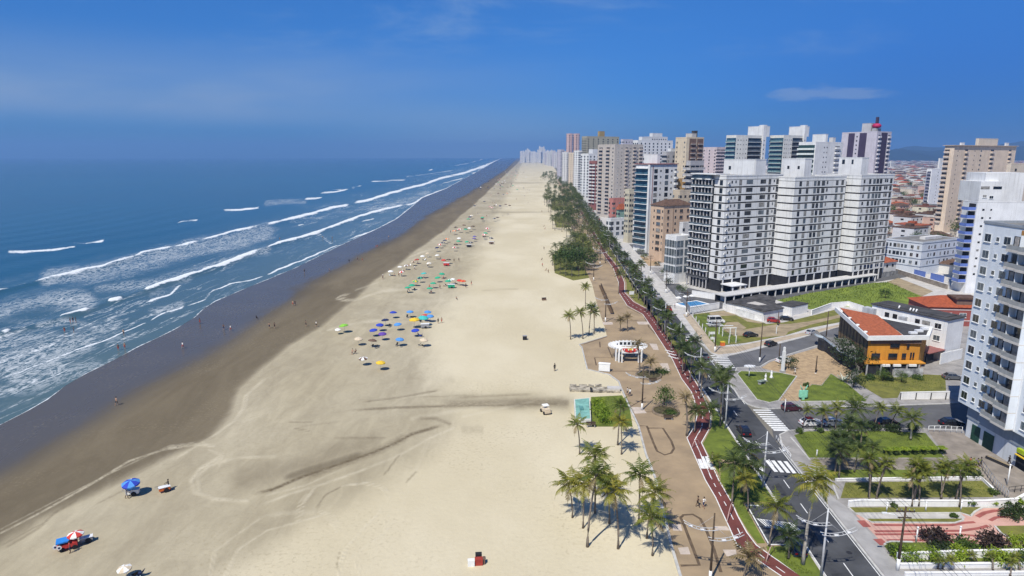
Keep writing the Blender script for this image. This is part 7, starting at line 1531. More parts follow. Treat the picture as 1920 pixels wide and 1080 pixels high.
# ================================================================== PEOPLE AND BEACH THINGS
rb = random.Random(77)
def person_mesh(pose):
    """one continuous body grown over a joint skeleton; five fingers on each hand"""
    v, e, r = [], [], []
    def a(p, rad, par=None):
        v.append(p); r.append(rad); i = len(v)-1
        if par is not None: e.append((par, i))
        return i
    sit = pose == 'sit'; hz = .50 if sit else .92; ln = -.18 if sit else 0.0
    pel = a((0, 0, hz), (.15, .115)); ab = a((0, .02+ln*.4, hz+.18), (.135, .10), pel); ch = a((0, ln*.9, hz+.38), (.165, .12), ab); nk = a((0, ln*1.15, hz+.55), (.06, .06), ch); hd0 = a((0, ln*1.2+.015, hz+.64), (.075, .085), nk); hd1 = a((0, ln*1.2+.01, hz+.74), (.085, .1), hd0); a((0, ln*1.2-.005, hz+.81), (.06, .07), hd1)
    hands = []
    for sg in (-1, 1):
        sh = a((sg*.19, ln, hz+.46), (.065, .06), ch)
        st = .22*sg if pose == 'walk' else 0
        if pose == 'push': el = (sg*.22, .22, hz+.24); ha = (sg*.2, .48, hz+.16)
        elif sit: el = (sg*.27, -.05, hz+.2); ha = (sg*.22, .22, hz+.16)
        else: el = (sg*.255, -.03-st*.6, hz+.18); ha = (sg*.25, .09-st, hz-.04)
        E = a(el, (.045, .045), sh); W_ = a(tuple(el[k]+(ha[k]-el[k])*.85 for k in range(3)), (.033, .033), E); H = a(tuple(el[k]+(ha[k]-el[k])*1.12 for k in range(3)), (.042, .03), W_); hands.append((Vector(v[W_]), Vector(v[H]), sg))
        hp = a((sg*.1, 0, hz-.06), (.1, .105), pel)
        if sit: kn = (sg*.13, .42, .48); an = (sg*.13, .46, .10); to = (sg*.13, .62, .05)
        else:
            q = .24*sg if pose in ('walk', 'push') else .02; kn = (sg*.1, q*.6+.03, .49); an = (sg*.1, q*1.0-.02, .09); to = (sg*.12, q+.15, .04)
        K = a(kn, (.065, .068), hp); a(tuple((kn[k]+an[k])/2+(0, -.02, .02)[k] for k in range(3)), (.058, .062), K); A_ = a(an, (.04, .045), len(v)-1); a(to, (.042, .03), A_)
    me = bpy.data.meshes.new('person'); me.from_pydata(v, e, []); o = bpy.data.objects.new('person', me); COL.objects.link(o)
    o.modifiers.new('s', 'SKIN'); o.modifiers.new('d', 'SUBSURF').levels = 1; o.modifiers['d'].render_levels = 1
    sv = me.skin_vertices[0].data
    for i, q in enumerate(r): sv[i].radius = q
    sv[0].use_root = True
    dg = bpy.context.evaluated_depsgraph_get(); m2 = bpy.data.meshes.new_from_object(o.evaluated_get(dg)); bpy.data.objects.remove(o)
    b = MB(); b.v = [tuple(x.co) for x in m2.vertices]; b.f = [tuple(p.vertices) for p in m2.polygons]; b.m = [0]*len(b.f); b.sm = [True]*len(b.f)
    for p in m2.polygons:
        z = p.center.z; x = abs(p.center.x)
        if sit: lo = (p.center.y < .3 and .36 < z < .58)
        else: lo = .55 < z < .99 and x < .2
        if lo: b.m[p.index] = 1
        elif hz+.08 < z < hz+.52 and x < .23: b.m[p.index] = 2
    for w, h, sg in hands:
        d = (h-w).normalized(); s = Vector((0, 1, 0)).cross(d).normalized() if abs(d.y) < .9 else Vector((1, 0, 0)); q = d.cross(s)
        for k, L in enumerate((.075, .085, .08, .062)): p0 = h+q*(.027-.018*k); b.tube([p0, p0+d*L*.55+s*.006*sg, p0+d*L*.95+s*.02*sg], [.010, .009, .006], 5)
        p0 = h-d*.03+q*.035; b.tube([p0, p0+d*.035+q*.025, p0+d*.06+q*.03], [.012, .010, .007], 5)
    hy = ln*1.2
    b.tube([(0, hy+.09, hz+.72), (0, hy+.115, hz+.685), (0, hy+.09, hz+.675)], [.010, .016, .012], 5)
    for sg in (-1, 1): b.ball((sg*.033, hy+.085, hz+.725), .013, 3, 6, 4); b.ball((sg*.085, hy+.01, hz+.70), .022, 0, 6, 4, (.5, 1, 1.3))
    b.ball((0, hy+.09, hz+.645), .018, 4, 6, 4, (1.4, .5, .5))
    hb = MB(); hb.ball((0, hy-.012, hz+.755), .104, 0, 10, 7, (.95, 1.05, .98))
    return b, hb
PB = {p: person_mesh(p) for p in ('stand', 'walk', 'sit', 'push')}
PMESH = {}
def person(P, pose, rz, lower, upper, label, group=None, z=0.0, skin='skin', hair='hair', s=1.0):
    key = (pose, lower, upper, skin)
    if key not in PMESH: PMESH[key] = PB[pose][0].mesh('person', [M[skin], M[lower], M[upper], M['hair'], M['cl_pink']])
    if (pose, hair) not in PMESH: PMESH[(pose, hair)] = PB[pose][1].mesh('hair', M[hair])
    o = link('person', PMESH[key], None, (P[0], P[1], z), rz); o.scale = (s, s, s); tag(o, label, 'person', group); link('hair', PMESH[(pose, hair)], o); return o
PAR = {}
def parasol_mesh(c1, c2):
    if (c1, c2) in PAR: return PAR[(c1, c2)]
    b = MB(); n = 8; R0, H = 1.15, 1.95
    for i in range(n):
        a0, a1 = 2*math.pi*i/n, 2*math.pi*(i+1)/n; am = (a0+a1)/2; p = lambda a, r, z: (math.cos(a)*r, math.sin(a)*r, z); m = i % 2
        top = (0, 0, H+.42); r1 = [p(a0, R0*.55, H+.27), p(am, R0*.53, H+.25), p(a1, R0*.55, H+.27)]; r2 = [p(a0, R0, H), p(am, R0*.96, H-.03), p(a1, R0, H)]; r3 = [p(a0, R0, H-.16), p(am, R0*.97, H-.22), p(a1, R0, H-.16)]
        for k in range(2):
            b.face([top, r1[k], r1[k+1]], m); b.face([r1[k], r2[k], r2[k+1], r1[k+1]], m); b.face([r2[k], r3[k], r3[k+1], r2[k+1]], m)
    c = b.mesh('canopy', [M[c1], M[c2]]); q = MB(); q.tube([(0, 0, -.1), (0, 0, H+.5)], .03, 6); PAR[(c1, c2)] = (c, q.mesh('pole', M['metal_w'])); return PAR[(c1, c2)]
def parasol(P, c1, c2, label, group, s=1.0):
    t = thing('beach_parasol', label, 'parasol', (P[0], P[1], 0), rb.random()*6.28, group); cm, pm_ = parasol_mesh(c1, c2); a = link('canopy', cm, t); a.scale = (s, s, s); q = link('pole', pm_, t); q.scale = (s, s, s)
    a.rotation_euler = (rb.uniform(-.12, .12), rb.uniform(-.12, .12), 0); return t
CH = {}
def chair(P, rz, col, label, group):
    if col not in CH:
        b = MB(); b.box(-.27, -.3, .34, .27, .25, .38); s = b.mesh('seat', M[col]); b = MB(); b.add([(-.27, -.3, .38), (.27, -.3, .38), (.27, -.62, .95), (-.27, -.62, .95), (-.27, -.34, .38), (.27, -.34, .38), (.27, -.66, .95), (-.27, -.66, .95)], [(0, 1, 2, 3), (5, 4, 7, 6), (3, 2, 6, 7)]); k = b.mesh('backrest', M[col])
        b = MB(); b.tube([(0, 0, 0), (0, 0, .34)], .025, 5); CH[col] = (s, k, b.mesh('leg', M['metal_w']))
    s, k, l = CH[col]; t = thing('beach_chair', label, 'beach chair', (P[0], P[1], 0), rz, group); link('seat', s, t); link('backrest', k, t)
    for x in (-.24, .24):
        for y in (-.26, .22): link('leg', l, t, (x, y, 0))
    return t
z1p = lambda x, y, dy=8: G(600+x/3.858, 440+y/3.858+dy)
BC = 'beach blue parasols in the middle of the sand'; COLN = {'cl_blue': 'deep blue', 'cl_sky': 'sky blue', 'cl_green': 'green', 'cl_lime': 'lime green', 'cl_yellow': 'yellow', 'cl_white': 'white', 'cl_red': 'red', 'cl_teal': 'turquoise', 'cl_brown': 'brown', 'cl_beige': 'beige', 'cl_black': 'black', 'cl_purple': 'violet', 'cl_orange': 'orange', 'cl_pink': 'pink', 'cl_grey': 'grey', 'cl_navy': 'navy'}
for x, y, c, lab in ((530,575,'cl_blue','deep blue parasol at the top of the blue group, seaward side'), (652,570,'cl_sky','sky blue parasol at the top centre of the blue group'), (778,570,'cl_sky','sky blue parasol behind the turquoise stall canopy'), (568,662,'cl_sky','sky blue parasol alone in the centre of the blue group'), (575,775,'cl_sky','sky blue parasol over dark chairs at the near edge of the blue group'), (433,667,'cl_blue','deep blue parasol on the seaward side of the blue group'), (393,706,'cl_blue','deep blue parasol nearest the sea in the blue group'), (452,733,'cl_purple','violet blue parasol beside the deep blue one nearest the sea'), (695,706,'cl_blue','deep blue parasol just below the big yellow parasol'), (475,632,'cl_navy','dark navy parasol in the blue group'),
   (755,597,'cl_red','red parasol beside the turquoise stall canopy'), (798,600,'cl_sky','sky blue parasol on the inland side of the turquoise stall'), (280,770,'cl_beige','small beige parasol at the near seaward edge of the blue group'), (375,785,'cl_brown','brown parasol below the deep blue ones'), (750,778,'cl_beige','beige parasol over brown chairs below the yellow one')):
    P = z1p(x, y); parasol(P, c, c, lab, None, 1.0)
    if rb.random() < .75:
        for k in range(2): chair(P+Vector((rb.uniform(-1.4, 1.4), rb.uniform(-1.2, .6), 0)), rb.random()*6, 'cl_blue' if c in ('cl_blue', 'cl_purple') else 'cl_black', 'low folding beach chair under the blue group of parasols', 'beach chairs of the blue group')
parasol(z1p(685, 645), 'cl_yellow', 'cl_yellow', 'big yellow parasol beside the turquoise stall canopy', None, 1.35); parasol(z1p(745, 628), 'cl_teal', 'cl_teal', 'big turquoise parasol over the dark stall cart', None, 1.35); parasol(z1p(437, 950), 'cl_yellow', 'cl_yellow', 'yellow parasol alone at the near edge of the blue group', None, 1.0); parasol(z1p(318, 915), 'cl_white', 'cl_brown', 'white and brown striped parasol near the lone yellow one', None, .95); parasol(z1p(180, 680), 'cl_lime', 'cl_lime', 'lime green parasol standing apart near the wet sand', None, 1.15); parasol(z1p(130, 690), 'cl_white', 'cl_white', 'white parasol tilted beside the lime green one', None, .75)
def stall(P, rz, body, label, s=1.0, wheels=True):
    t = thing('vending_cart', label, 'cart', (P[0], P[1], 0), rz); b = MB(); b.box(-1.0*s, -.5*s, .35, 1.0*s, .5*s, 1.1*s); b.build('box', M[body], t); b = MB(); b.box(-1.08*s, -.56*s, 1.1*s+.003, 1.08*s, .56*s, 1.16*s+.02); b.build('counter', M['metal_w'], t)
    for y in (-.55*s, .55*s): b = MB(); b.tube([(.2, y-.05, .36), (.2, y+.05, .36)], .36, 12); b.build('wheel', M['tyre'], t)
    b = MB(); b.tube([(-1.0*s, -.35, .9), (-1.6*s, -.35, 1.0), (-1.6*s, .35, 1.0), (-1.0*s, .35, .9)], .03, 5); b.build('handle', M['metal_g'], t); return t
stall(z1p(760, 645), .1, 'cl_grey', 'grey vending cart under the turquoise parasol', 1.2); stall(z1p(950, 355), .1, 'cl_green', 'green vending cart under the white and green parasols', 1.3); stall(z1p(915, 195), .0, 'cl_red', 'red vending stall of the white parasol group', 1.3); stall(z1p(1078, 60), 0, 'cl_black', 'dark vending stall beside the violet parasol', 1.3); stall(z1p(1240, 38), 0, 'cl_brown', 'dark vending stall inland of the violet parasol', 1.3)
for x, y, c, d, lab in ((637,395,'cl_green','cl_green','dark green parasol nearest the sea in the green group'), (665,375,'cl_green','cl_green','green parasol tucked behind the nearest green one'), (690,345,'cl_yellow','cl_green','yellow and green parasol of the green group'), (728,320,'cl_navy','cl_green','dark parasol in the seaward line of the green group'), (755,288,'cl_teal','cl_teal','turquoise parasol at the top of the seaward green line'), (795,400,'cl_green','cl_green','green parasol at the near end of the inland green line'), (820,362,'cl_green','cl_green','green parasol second in the inland green line'), (855,318,'cl_green','cl_green','green parasol third in the inland green line'), (880,290,'cl_green','cl_green','green parasol at the far end of the inland green line'), (940,338,'cl_white','cl_green','white and green parasol over the green cart'), (962,332,'cl_white','cl_white','white parasol beside the green cart'), (925,345,'cl_green','cl_green','green parasol in front of the green cart'),
   (1008,340,'cl_red','cl_red','red parasol next to the green cart'), (1035,345,'cl_red','cl_orange','red and orange parasol farther from the green cart'), (512,272,'cl_white','cl_white','white parasol nearest the sea in the white group'), (595,275,'cl_white','cl_red','white and red parasol at the near edge of the white group'), (578,240,'cl_white','cl_white','white parasol beside the brown one in the white group'), (625,228,'cl_brown','cl_white','brown and white parasol of the white group'), (670,200,'cl_beige','cl_brown','beige parasol in the middle of the white group'), (705,183,'cl_brown','cl_red','brown and red parasol of the white group'), (742,158,'cl_white','cl_white','large white parasol in the middle of the white group'), (780,138,'cl_beige','cl_beige','beige parasol at the top of the white group'), (850,152,'cl_white','cl_white','white parasol above the red stall'), (790,210,'cl_white','cl_beige','white parasol alone below the others in the white group'), (930,185,'cl_brown','cl_black','dark parasol over the red stall'), (895,188,'cl_red','cl_red','red parasol over the red stall'), (1115,25,'cl_purple','cl_purple','violet parasol on the far sand'), (1118,10,'cl_blue','cl_purple','violet blue parasol behind the violet one')):
    P = z1p(x, y, 7); parasol(P, c, d, lab, None, 1.05)
    if rb.random() < .7: chair(P+Vector((rb.uniform(-1.3, 1.3), rb.uniform(-1, .5), 0)), rb.random()*6, 'cl_white' if y < 280 else 'cl_black', 'low folding beach chair in the green and white parasol groups', 'beach chairs of the farther groups')
    if rb.random() < .45: person(P+Vector((rb.uniform(-1.8, 1.8), rb.uniform(-1.4, .4), 0)), rb.choice(['stand', 'sit', 'walk']), rb.random()*6, rb.choice(['cl_blue', 'cl_black', 'cl_red']), rb.choice(['skin', 'cl_white', 'cl_red', 'skin_d']), 'bather among the green and white parasol groups', 'bathers by the farther parasols')
far_c = [('cl_black', 'cl_brown'), ('cl_white', 'cl_white'), ('cl_brown', 'cl_brown'), ('cl_beige', 'cl_white'), ('cl_red', 'cl_white'), ('cl_navy', 'cl_navy'), ('cl_green', 'cl_green'), ('cl_orange', 'cl_beige'), ('cl_grey', 'cl_black'), ('cl_brown', 'cl_black')]
def farpar(P, s=1.2): c, d = rb.choice(far_c); parasol(P, c, d, f'{COLN[c]} parasol on the far sand beyond the white group', 'parasols on the far sand, '+COLN[c], s)
for x, y in ((850,100),(870,75),(905,45),(918,33),(980,75),(1000,50),(1006,28),(970,98),(888,60),(1190,15),(1065,55),(1095,60)): farpar(z1p(x, y, 6), 1.1)
z4p = lambda x, y: G(500+x/2.843, 260+y/2.843+4)
FP = [(1085,422),(1076,434),(1092,415),(1150,425),(1148,432),(1230,425),(1175,485),(1080,485),(1030,490),(1000,500),(1060,492),(1100,475),(1195,540),(1160,520),(1165,512),(1110,360),(1190,365),(1215,360),(1245,360),(1295,358),(1200,370),(1235,290),(1280,290),(1255,250),(1285,255),(1340,250),(1370,260),(1262,296),(1245,262),(1300,250),(1225,355),(1275,352),(1160,335),(1050,468),(1010,480),(1215,430)]
for x, y in FP: farpar(z4p(x, y), 1.25)
for k in range(120):
    y = 300+rb.random()**1.3*62; t = (y-296)/70; x = np.interp(y, [298, 320, 345, 370], [985, 962, 935, 905])+rb.gauss(0, 1)*(7+22*t)*.6+8
    farpar(G(x, y), 1.25)
for k in range(40):
    y = 318+rb.random()*90; x = np.interp(y, [310, 345, 370, 410], [980, 960, 950, 920])+rb.gauss(0, 24); P = G(x, y)
    person(P, rb.choice(['stand', 'walk']), rb.random()*6, rb.choice(['cl_black', 'cl_blue', 'cl_red']), rb.choice(['skin', 'cl_white', 'skin_d']), 'tiny bather on the far sand', 'tiny bathers on the far sand')
# single figures
zAp = lambda x, y: G(x/2.454, 260+y/2.454)
PE = [(z4p(440,650),'stand','bather standing in the shine of the wet sand, dark figure of three'), (z4p(485,640),'walk','pale bather of three on the wet sand'), (z4p(510,642),'walk','bather nearest the dry sand of three on the wet sand'), (z4p(202,705),'stand','lone bather wading below the second breaker'), (z4p(335,700),'walk','lone bather walking on the wet sand'), (z4p(583,570),'stand','bather of a pair at the far wet sand, seaward one'), (z4p(591,568),'stand','bather of a pair at the far wet sand, landward one'), (z4p(650,520),'walk','pale bather far along the wet sand'), (z4p(140,878),'walk','walker of a close pair on the damp sand, seaward one'), (z4p(152,878),'walk','walker of a close pair on damp sand, landward one'), (z4p(15,1000),'walk','walker of two on the brown sand, seaward one'), (z4p(43,1000),'walk','walker of two on the brown sand, landward one'), (z4p(210,990),'stand','slim figure on the brown sand left of the lime parasol'), (z4p(265,992),'walk','figure in white on the brown sand near the lime parasol'), (z4p(620,738),'stand','lone figure on the damp sand by the tyre track'), (z4p(930,492),'stand','figure near the far damp sand'), (z4p(980,492),'stand','figure beside the far parasols'),
 (z4p(70,530),'stand','bather in the surf by the second breaker'), (z4p(300,522),'stand','bather in the broken foam gap'), (z4p(350,526),'stand','bather past the broken foam gap'), (zAp(920,852),'stand','lone dark bather standing on the wet shine'), (zAp(1030,880),'walk','bather of a pair near the wet sand edge, seaward one'), (zAp(1062,885),'walk','bather with a white shirt of the pair near the wet sand edge'), (zAp(1182,832),'sit','bather sitting on the wet sand'), (zAp(842,965),'walk','bather in white walking in the wet shine'), (zAp(575,968),'stand','bather wading in the last wave, landward one'), (zAp(545,975),'stand','bather wading in the last wave, seaward one'), (zAp(570,905),'stand','bather between the two last foam lines'), (zAp(298,893),'stand','bather in the lacy foam, seaward of a pair'), (zAp(340,893),'stand','bather in the lacy foam, landward of a pair'), (zAp(325,850),'stand','bather in a group of three beyond the lacy foam, first'), (zAp(337,846),'stand','bather in a group of three beyond the lacy foam, middle'), (zAp(350,848),'stand','bather in a group of three beyond the lacy foam, last'),
 (G(219,760),'walk','walker in black shorts alone on the wet grey sand in front'), (z1p(868,385,2),'stand','figure standing by the green group'), (z1p(1055,382,1),'stand','figure inland of the red parasols'), (z1p(1095,358,2),'walk','figure walking inland of the red parasols'), (z1p(988,470,1),'sit','lone figure sitting on the open sand'), (z1p(970,195,1),'stand','figure next to the red stall'), (z1p(1005,190,1),'stand','figure inland of the red stall'), (z1p(455,310,1),'walk','figure walking seaward of the white group'), (z1p(685,250,1),'walk','figure in front of the white group'), (z1p(855,640,1),'stand','figure beside the turquoise stall, seaward of two'), (z1p(880,635,1),'stand','figure beside the turquoise stall, inland of two'), (z1p(235,860,1),'sit','figure sitting on the sand with another, seaward'), (z1p(258,858,1),'sit','figure sitting on the sand with another, inland')]
for P, pose, lab in PE: person(P, pose, rb.uniform(-.8, .8)+rb.choice([0, math.pi]), rb.choice(['cl_black', 'cl_navy', 'cl_red', 'cl_black']), 'cl_white' if 'white' in lab else rb.choice(['skin', 'skin_d', 'cl_black']), lab, None, .02, 'skin_d' if 'dark' in lab else 'skin', s=1.05)
for (x, y), lo, up, lab in (((1308,951),'cl_black','cl_brown','walker in dark clothes on the promenade beside the one in white'), ((1319,953),'cl_navy','cl_white','walker in a white shirt on the promenade by the cycle path'), ((1176,741),'cl_black','cl_white','person in white on the promenade near the white foot of the lamp pole'), ((1181,743),'cl_navy','cl_white','companion in white and navy next to the person in white'), ((1314,639),'cl_black','cl_white','person in white on the pavement beside the parking lawn'), ((1265,578),'cl_black','cl_red','pedestrian on the avenue pavement by the pool fence'), ((1490,702),'cl_white','cl_white','person in white at the edge of the mosaic plaza'), ((1818,876),'cl_black','cl_red','person at the edge of the group on the shop terrace'), ((1824,878),'cl_navy','cl_white','person in white in the group on the shop terrace'), ((1832,878),'cl_black','cl_purple','person in violet in the group on the shop terrace'), ((1838,876),'cl_black','cl_navy','person in dark clothes in the group on the shop terrace'), ((1891,873),'cl_black','cl_black','person in black standing by the shop wall'), ((1335,866),'cl_white','cl_beige','person in pale clothes at the cycle path zebra')):
    person(G(x, y, .12), 'walk' if y > 700 else 'stand', rb.random()*6, lo, up, lab, None, .13, rb.choice(['skin', 'skin_d']), s=1.03)
for i, (x, y) in enumerate(((1070,478),(1022,468),(1018,488),(1019,500),(1026,508),(1030,512),(1022,425),(1024,430),(1018,398))):
    person(G(x-2, y), rb.choice(['sit', 'stand']), rb.random()*6, 'cl_black', rb.choice(['cl_black', 'skin', 'cl_red']), f'figure resting on the sand at the seaward edge of the palm grove, {ORD[i]} of them', None, 0)
# dark bins and boards on the empty sand
boxthing('sand_bin', 'dark box standing alone on the empty sand', 'bin', G(984, 637), .1, [('body', M['cl_black'], [(-.55, -.4, 0, .55, .4, 1.1)]), ('lid', M['cl_grey'], [(-.6, -.45, 1.103, .6, .45, 1.2)])], z=0)
person(G(1040, 696), 'stand', .4, 'cl_black', 'cl_black', 'person in black standing alone on the sand below the drain outlet', None, 0, 'skin_d', s=1.15)
boxthing('sand_bin', 'dark low bin on the sand near the lone palms', 'bin', G(1020, 563), .3, [('body', M['cl_brown'], [(-.7, -.4, 0, .7, .4, .8)]), ('lid', M['cl_black'], [(-.75, -.45, .803, .75, .45, .9)])], z=0)
# carts and kit in front
P = G(130, 1028); t = thing('beach_trailer', 'trailer cart with a blue cover and round white signs on the near sand', 'trailer', (P.x, P.y, 0), .55); t.scale = (.8, .8, .8)
b = MB(); b.box(-1.5, -.7, .5, 1.2, .7, 1.2); b.build('box', M['cl_red'], t); b = MB(); b.prism([(-1.6, -.85), (.2, -.85), (.2, .85), (-1.6, .85)], 1.55, 1.75); b.build('blue_cover', mat('cover_blue', (.03, .22, .62), .6, .1, 2), t)
for x in (-1.5, .1):
    for y in (-.75, .7): b = MB(); b.box(x, y, 1.2, x+.06, y+.06, 1.547); b.build('cover_post', M['metal_w'], t)
for x, y in ((-1.75, -.4), (-1.2, -.95)): b = MB(); b.tube([(x, y-.05, 1.0), (x, y+.05, 1.0)], .36, 14, 0); b.build('round_sign', M['white'], t); b = MB(); b.tube([(x, y-.07, 1.0), (x, y+.07, 1.0)], .17, 12, 0); b.build('sign_centre', M['cl_navy'], t)
for x in (-.9, .8):
    for y in (-.72, .72): b = MB(); b.tube([(x, y-.1, .38), (x, y+.1, .38)], .38, 12); b.build('wheel', M['tyre'], t)
b = MB(); b.tube([(1.2, 0, .6), (2.4, 0, .45)], .05, 6); b.build('tow_bar', M['metal_g'], t)
parasol(P+rot2((.9, .25, 0), .55), 'cl_red', 'cl_white', 'red and white parasol fixed over the near trailer cart', None, .85); stall(P+rot2((1.9, .4, 0), .55), .55, 'cl_grey', 'grey cart parked behind the trailer with the blue cover', .7)
person(P+rot2((.2, -1.3, 0), .55), 'stand', 2.2, 'cl_navy', 'cl_red', 'vendor in red beside the trailer with the blue cover', None, 0, 'skin_d')
P = G(250, 928); stall(P, .25, 'cl_white', 'white vending cart under a blue parasol on the near sand', .85); parasol(P, 'cl_blue', 'cl_sky', 'blue parasol over the white cart on the near sand', None, 1.1); person(G(238, 935), 'push', -1.3, 'cl_grey', 'cl_grey', 'vendor in grey pushing the white cart with the blue parasol', None, 0, 'skin_d')
P = G(309, 922); stall(P, .6, 'cl_orange', 'orange vending cart on the near sand', .75); person(G(317, 918), 'push', 2.1, 'cl_black', 'cl_black', 'vendor in black pushing the orange cart', None, 0, 'skin_d')
kk = boxthing('folding_kiosk', 'red and white folding kiosk with a dark back on the near sand', 'kiosk', G(893, 1058), .08, [('red_counter', mat('dull_red', (.36, .05, .035), .8, .2, 2), [(-.2, -.4, 0, .95, .35, 1.0)]), ('white_panel', M['white'], [(-1.25, -.55, 0, -.25, .1, .95)]), ('dark_back', M['cl_black'], [(-.1, .38, 0, .85, 1.0, 1.35)]), ('side_panel', M['cl_brown'], [(.98, -.2, 0, 1.3, .5, .95)])], z=0); kk.scale = (.85, .85, .85)
parasol(G(238, 1083), 'cl_white', 'cl_beige', 'white parasol at the bottom edge of the near sand', None, .72); chair(G(252, 1082), 1.0, 'cl_black', 'black beach chair by the white parasol at the bottom edge', None); chair(G(262, 1080), 1.5, 'cl_navy', 'navy beach chair at the bottom edge of the near sand', None)
# ================================================================== LIGHT, SKY, AIR, CAMERA
SUN_AZ, SUN_EL = 212.0, 54.0
sun = bpy.data.lights.new('sun', 'SUN'); sun.energy = 5.0; sun.angle = R(.55); sun.color = (1, .95, .85)
so = bpy.data.objects.new('sun', sun); COL.objects.link(so)
sd = Vector((math.sin(R(SUN_AZ))*math.cos(R(SUN_EL)), math.cos(R(SUN_AZ))*math.cos(R(SUN_EL)), math.sin(R(SUN_EL))))
so.rotation_euler = sd.to_track_quat('Z', 'Y').to_euler(); so.location = (-200, -200, 400)
w = bpy.data.worlds.new('World'); SC.world = w; w.use_nodes = True
nt = w.node_tree; L = nt.links; bg = nt.nodes['Background']
sky = N(nt, 'ShaderNodeTexSky', sky_type='NISHITA', sun_disc=False); sky.sun_elevation = R(SUN_EL); sky.sun_rotation = R(SUN_AZ)
sky.altitude = 0; sky.air_density = 1.0; sky.dust_density = .35; sky.ozone_density = 2.2
tc = N(nt, 'ShaderNodeTexCoord'); sx = N(nt, 'ShaderNodeSeparateXYZ'); L.new(tc.outputs['Generated'], sx.inputs[0])
def wm(op, a, b=None, c=None):
    n = N(nt, 'ShaderNodeMath', operation=op)
    for i, x in enumerate((a, b, c)):
        if x is None: continue
        if isinstance(x, (int, float)): n.inputs[i].default_value = x
        else: L.new(x, n.inputs[i])
    return n.outputs[0]
def wr(x, a, b, c=0, d=1, t='SMOOTHSTEP'):
    n = N(nt, 'ShaderNodeMapRange', interpolation_type=t); L.new(x, n.inputs[0])
    for i, q in enumerate((a, b, c, d)): n.inputs[i+1].default_value = q
    return n.outputs[0]
def wmix(f, a, b, typ='MIX'):
    n = N(nt, 'ShaderNodeMix', data_type='RGBA', blend_type=typ)
    if isinstance(f, (int, float)): n.inputs[0].default_value = f
    else: L.new(f, n.inputs[0])
    for i, x in ((6, a), (7, b)):
        if isinstance(x, tuple): n.inputs[i].default_value = (*x, 1)
        else: L.new(x, n.inputs[i])
    return n.outputs[2]
az = wm('ARCTAN2', sx.outputs[0], sx.outputs[1]); el = wm('ARCSINE', sx.outputs[2])
# deep tropical blue, less white at the horizon than the raw model
col = wmix(1.0, sky.outputs[0], wmix(wr(el, -.02, .3), (.14, .43, 1.05), (.22, .67, 1.30)), 'MULTIPLY')
col = wmix(wm('MULTIPLY', wr(az, .08, .6, 0, .95), wr(el, .06, .22, 1, .35)), col, wmix(1.0, col, (.50, .62, .80), 'MULTIPLY'))       # dark bank of weather over the hills inland
cv = N(nt, 'ShaderNodeCombineXYZ'); L.new(wm('MULTIPLY', az, 1.5), cv.inputs[0]); L.new(wm('MULTIPLY', el, 7.0), cv.inputs[1])
def wn(scale, det=5, rough=.6, off=0, dist=.4):
    mp = N(nt, 'ShaderNodeMapping'); mp.inputs['Location'].default_value = (off, off*.7, 0); L.new(cv.outputs[0], mp.inputs['Vector'])
    n = N(nt, 'ShaderNodeTexNoise', i_Scale=scale, i_Detail=det, i_Roughness=rough, i_Distortion=dist); L.new(mp.outputs[0], n.inputs['Vector']); return n.outputs['Fac']
band = wm('MULTIPLY', wr(el, .03, .065), wr(el, .10, .175, 1, 0))
veil = wm('MULTIPLY', wm('MULTIPLY', band, wr(az, -.55, .22, 1, 0)), wr(wn(1.1, 4, .5, 3.1), .32, .66, .35, 1))
col = wmix(wm('MULTIPLY', veil, .95), col, (3.5, 4.8, 7.0))
glow = wm('MULTIPLY', wm('MULTIPLY', wr(wm('ABSOLUTE', wm('ADD', az, .03)), .0, .34, 1, 0), wr(el, -.01, .10, 1, 0)), .7)
col = wmix(glow, col, (3.7, 5.3, 7.6))
thin = wm('MULTIPLY', wr(wn(1.9, 6, .62, 7.7), .5, .78), wr(el, .08, .2))
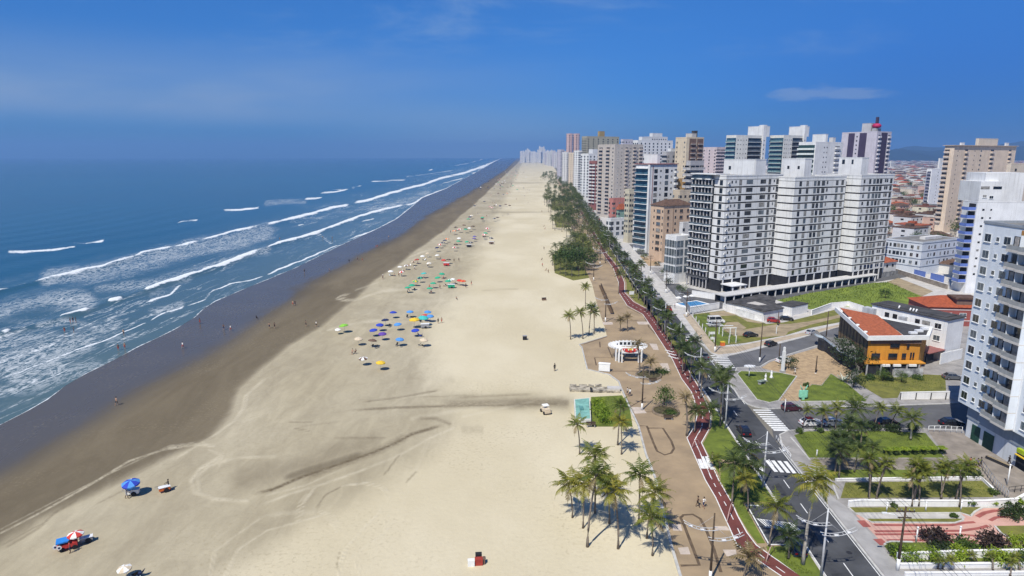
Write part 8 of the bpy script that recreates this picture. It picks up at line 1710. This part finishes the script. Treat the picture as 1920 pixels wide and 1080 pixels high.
col = wmix(wm('MULTIPLY', thin, .6), col, (3.2, 4.8, 7.4))
# the small white cloud over the hills
def blob(a0, e0, ra, re):
    q = wm('ADD', wm('POWER', wm('DIVIDE', wm('SUBTRACT', az, a0), ra), 2.0), wm('POWER', wm('DIVIDE', wm('SUBTRACT', el, e0), re), 2.0))
    return wr(wm('ADD', q, wm('MULTIPLY', wm('SUBTRACT', wn(9, 5, .65, 1.3), .5), 4.2)), -.1, 1.3, 1, 0)
cl = wm('MAXIMUM', blob(.415, .083, .045, .011), blob(.475, .081, .05, .0085))
col = wmix(wm('MULTIPLY', cl, .36), col, (4.2, 5.2, 7.0))
L.new(col, bg.inputs[0]); bg.inputs[1].default_value = .078
# air
hz = MB(); hz.box(-32000, -140, -7, 24000, 16000, 330)
hm = bpy.data.materials.new('sea_haze'); hm.use_nodes = True; hn = hm.node_tree; hn.nodes.remove(hn.nodes['Principled BSDF'])
pv = N(hn, 'ShaderNodeVolumePrincipled'); pv.inputs['Color'].default_value = (.26, .52, .95, 1); pv.inputs['Density'].default_value = 1.25e-4; pv.inputs['Anisotropy'].default_value = .1
hn.links.new(pv.outputs[0], hn.nodes['Material Output'].inputs['Volume'])
ho = hz.build('haze', hm); tag(ho, kind='stuff')
cam = bpy.data.cameras.new('camera'); cam.sensor_width = 36; cam.lens = FPX/1920*36; cam.clip_start = .5; cam.clip_end = 250000
co_ = bpy.data.objects.new('camera', cam); COL.objects.link(co_); co_.location = (0, 0, CAMH); co_.rotation_euler = (math.pi/2-PITCH, 0, 0); SC.camera = co_
SC.view_settings.view_transform = 'Standard'; SC.view_settings.look = 'None'; SC.view_settings.exposure = 0.16; SC.view_settings.gamma = 1
SC.render.engine = 'CYCLES'; SC.cycles.use_denoising = True; SC.cycles.max_bounces = 6; SC.cycles.diffuse_bounces = 3; SC.cycles.glossy_bounces = 2; SC.cycles.transparent_max_bounces = 6; SC.cycles.volume_bounces = 0
SC.cycles.use_adaptive_sampling = True; SC.cycles.adaptive_threshold = .015
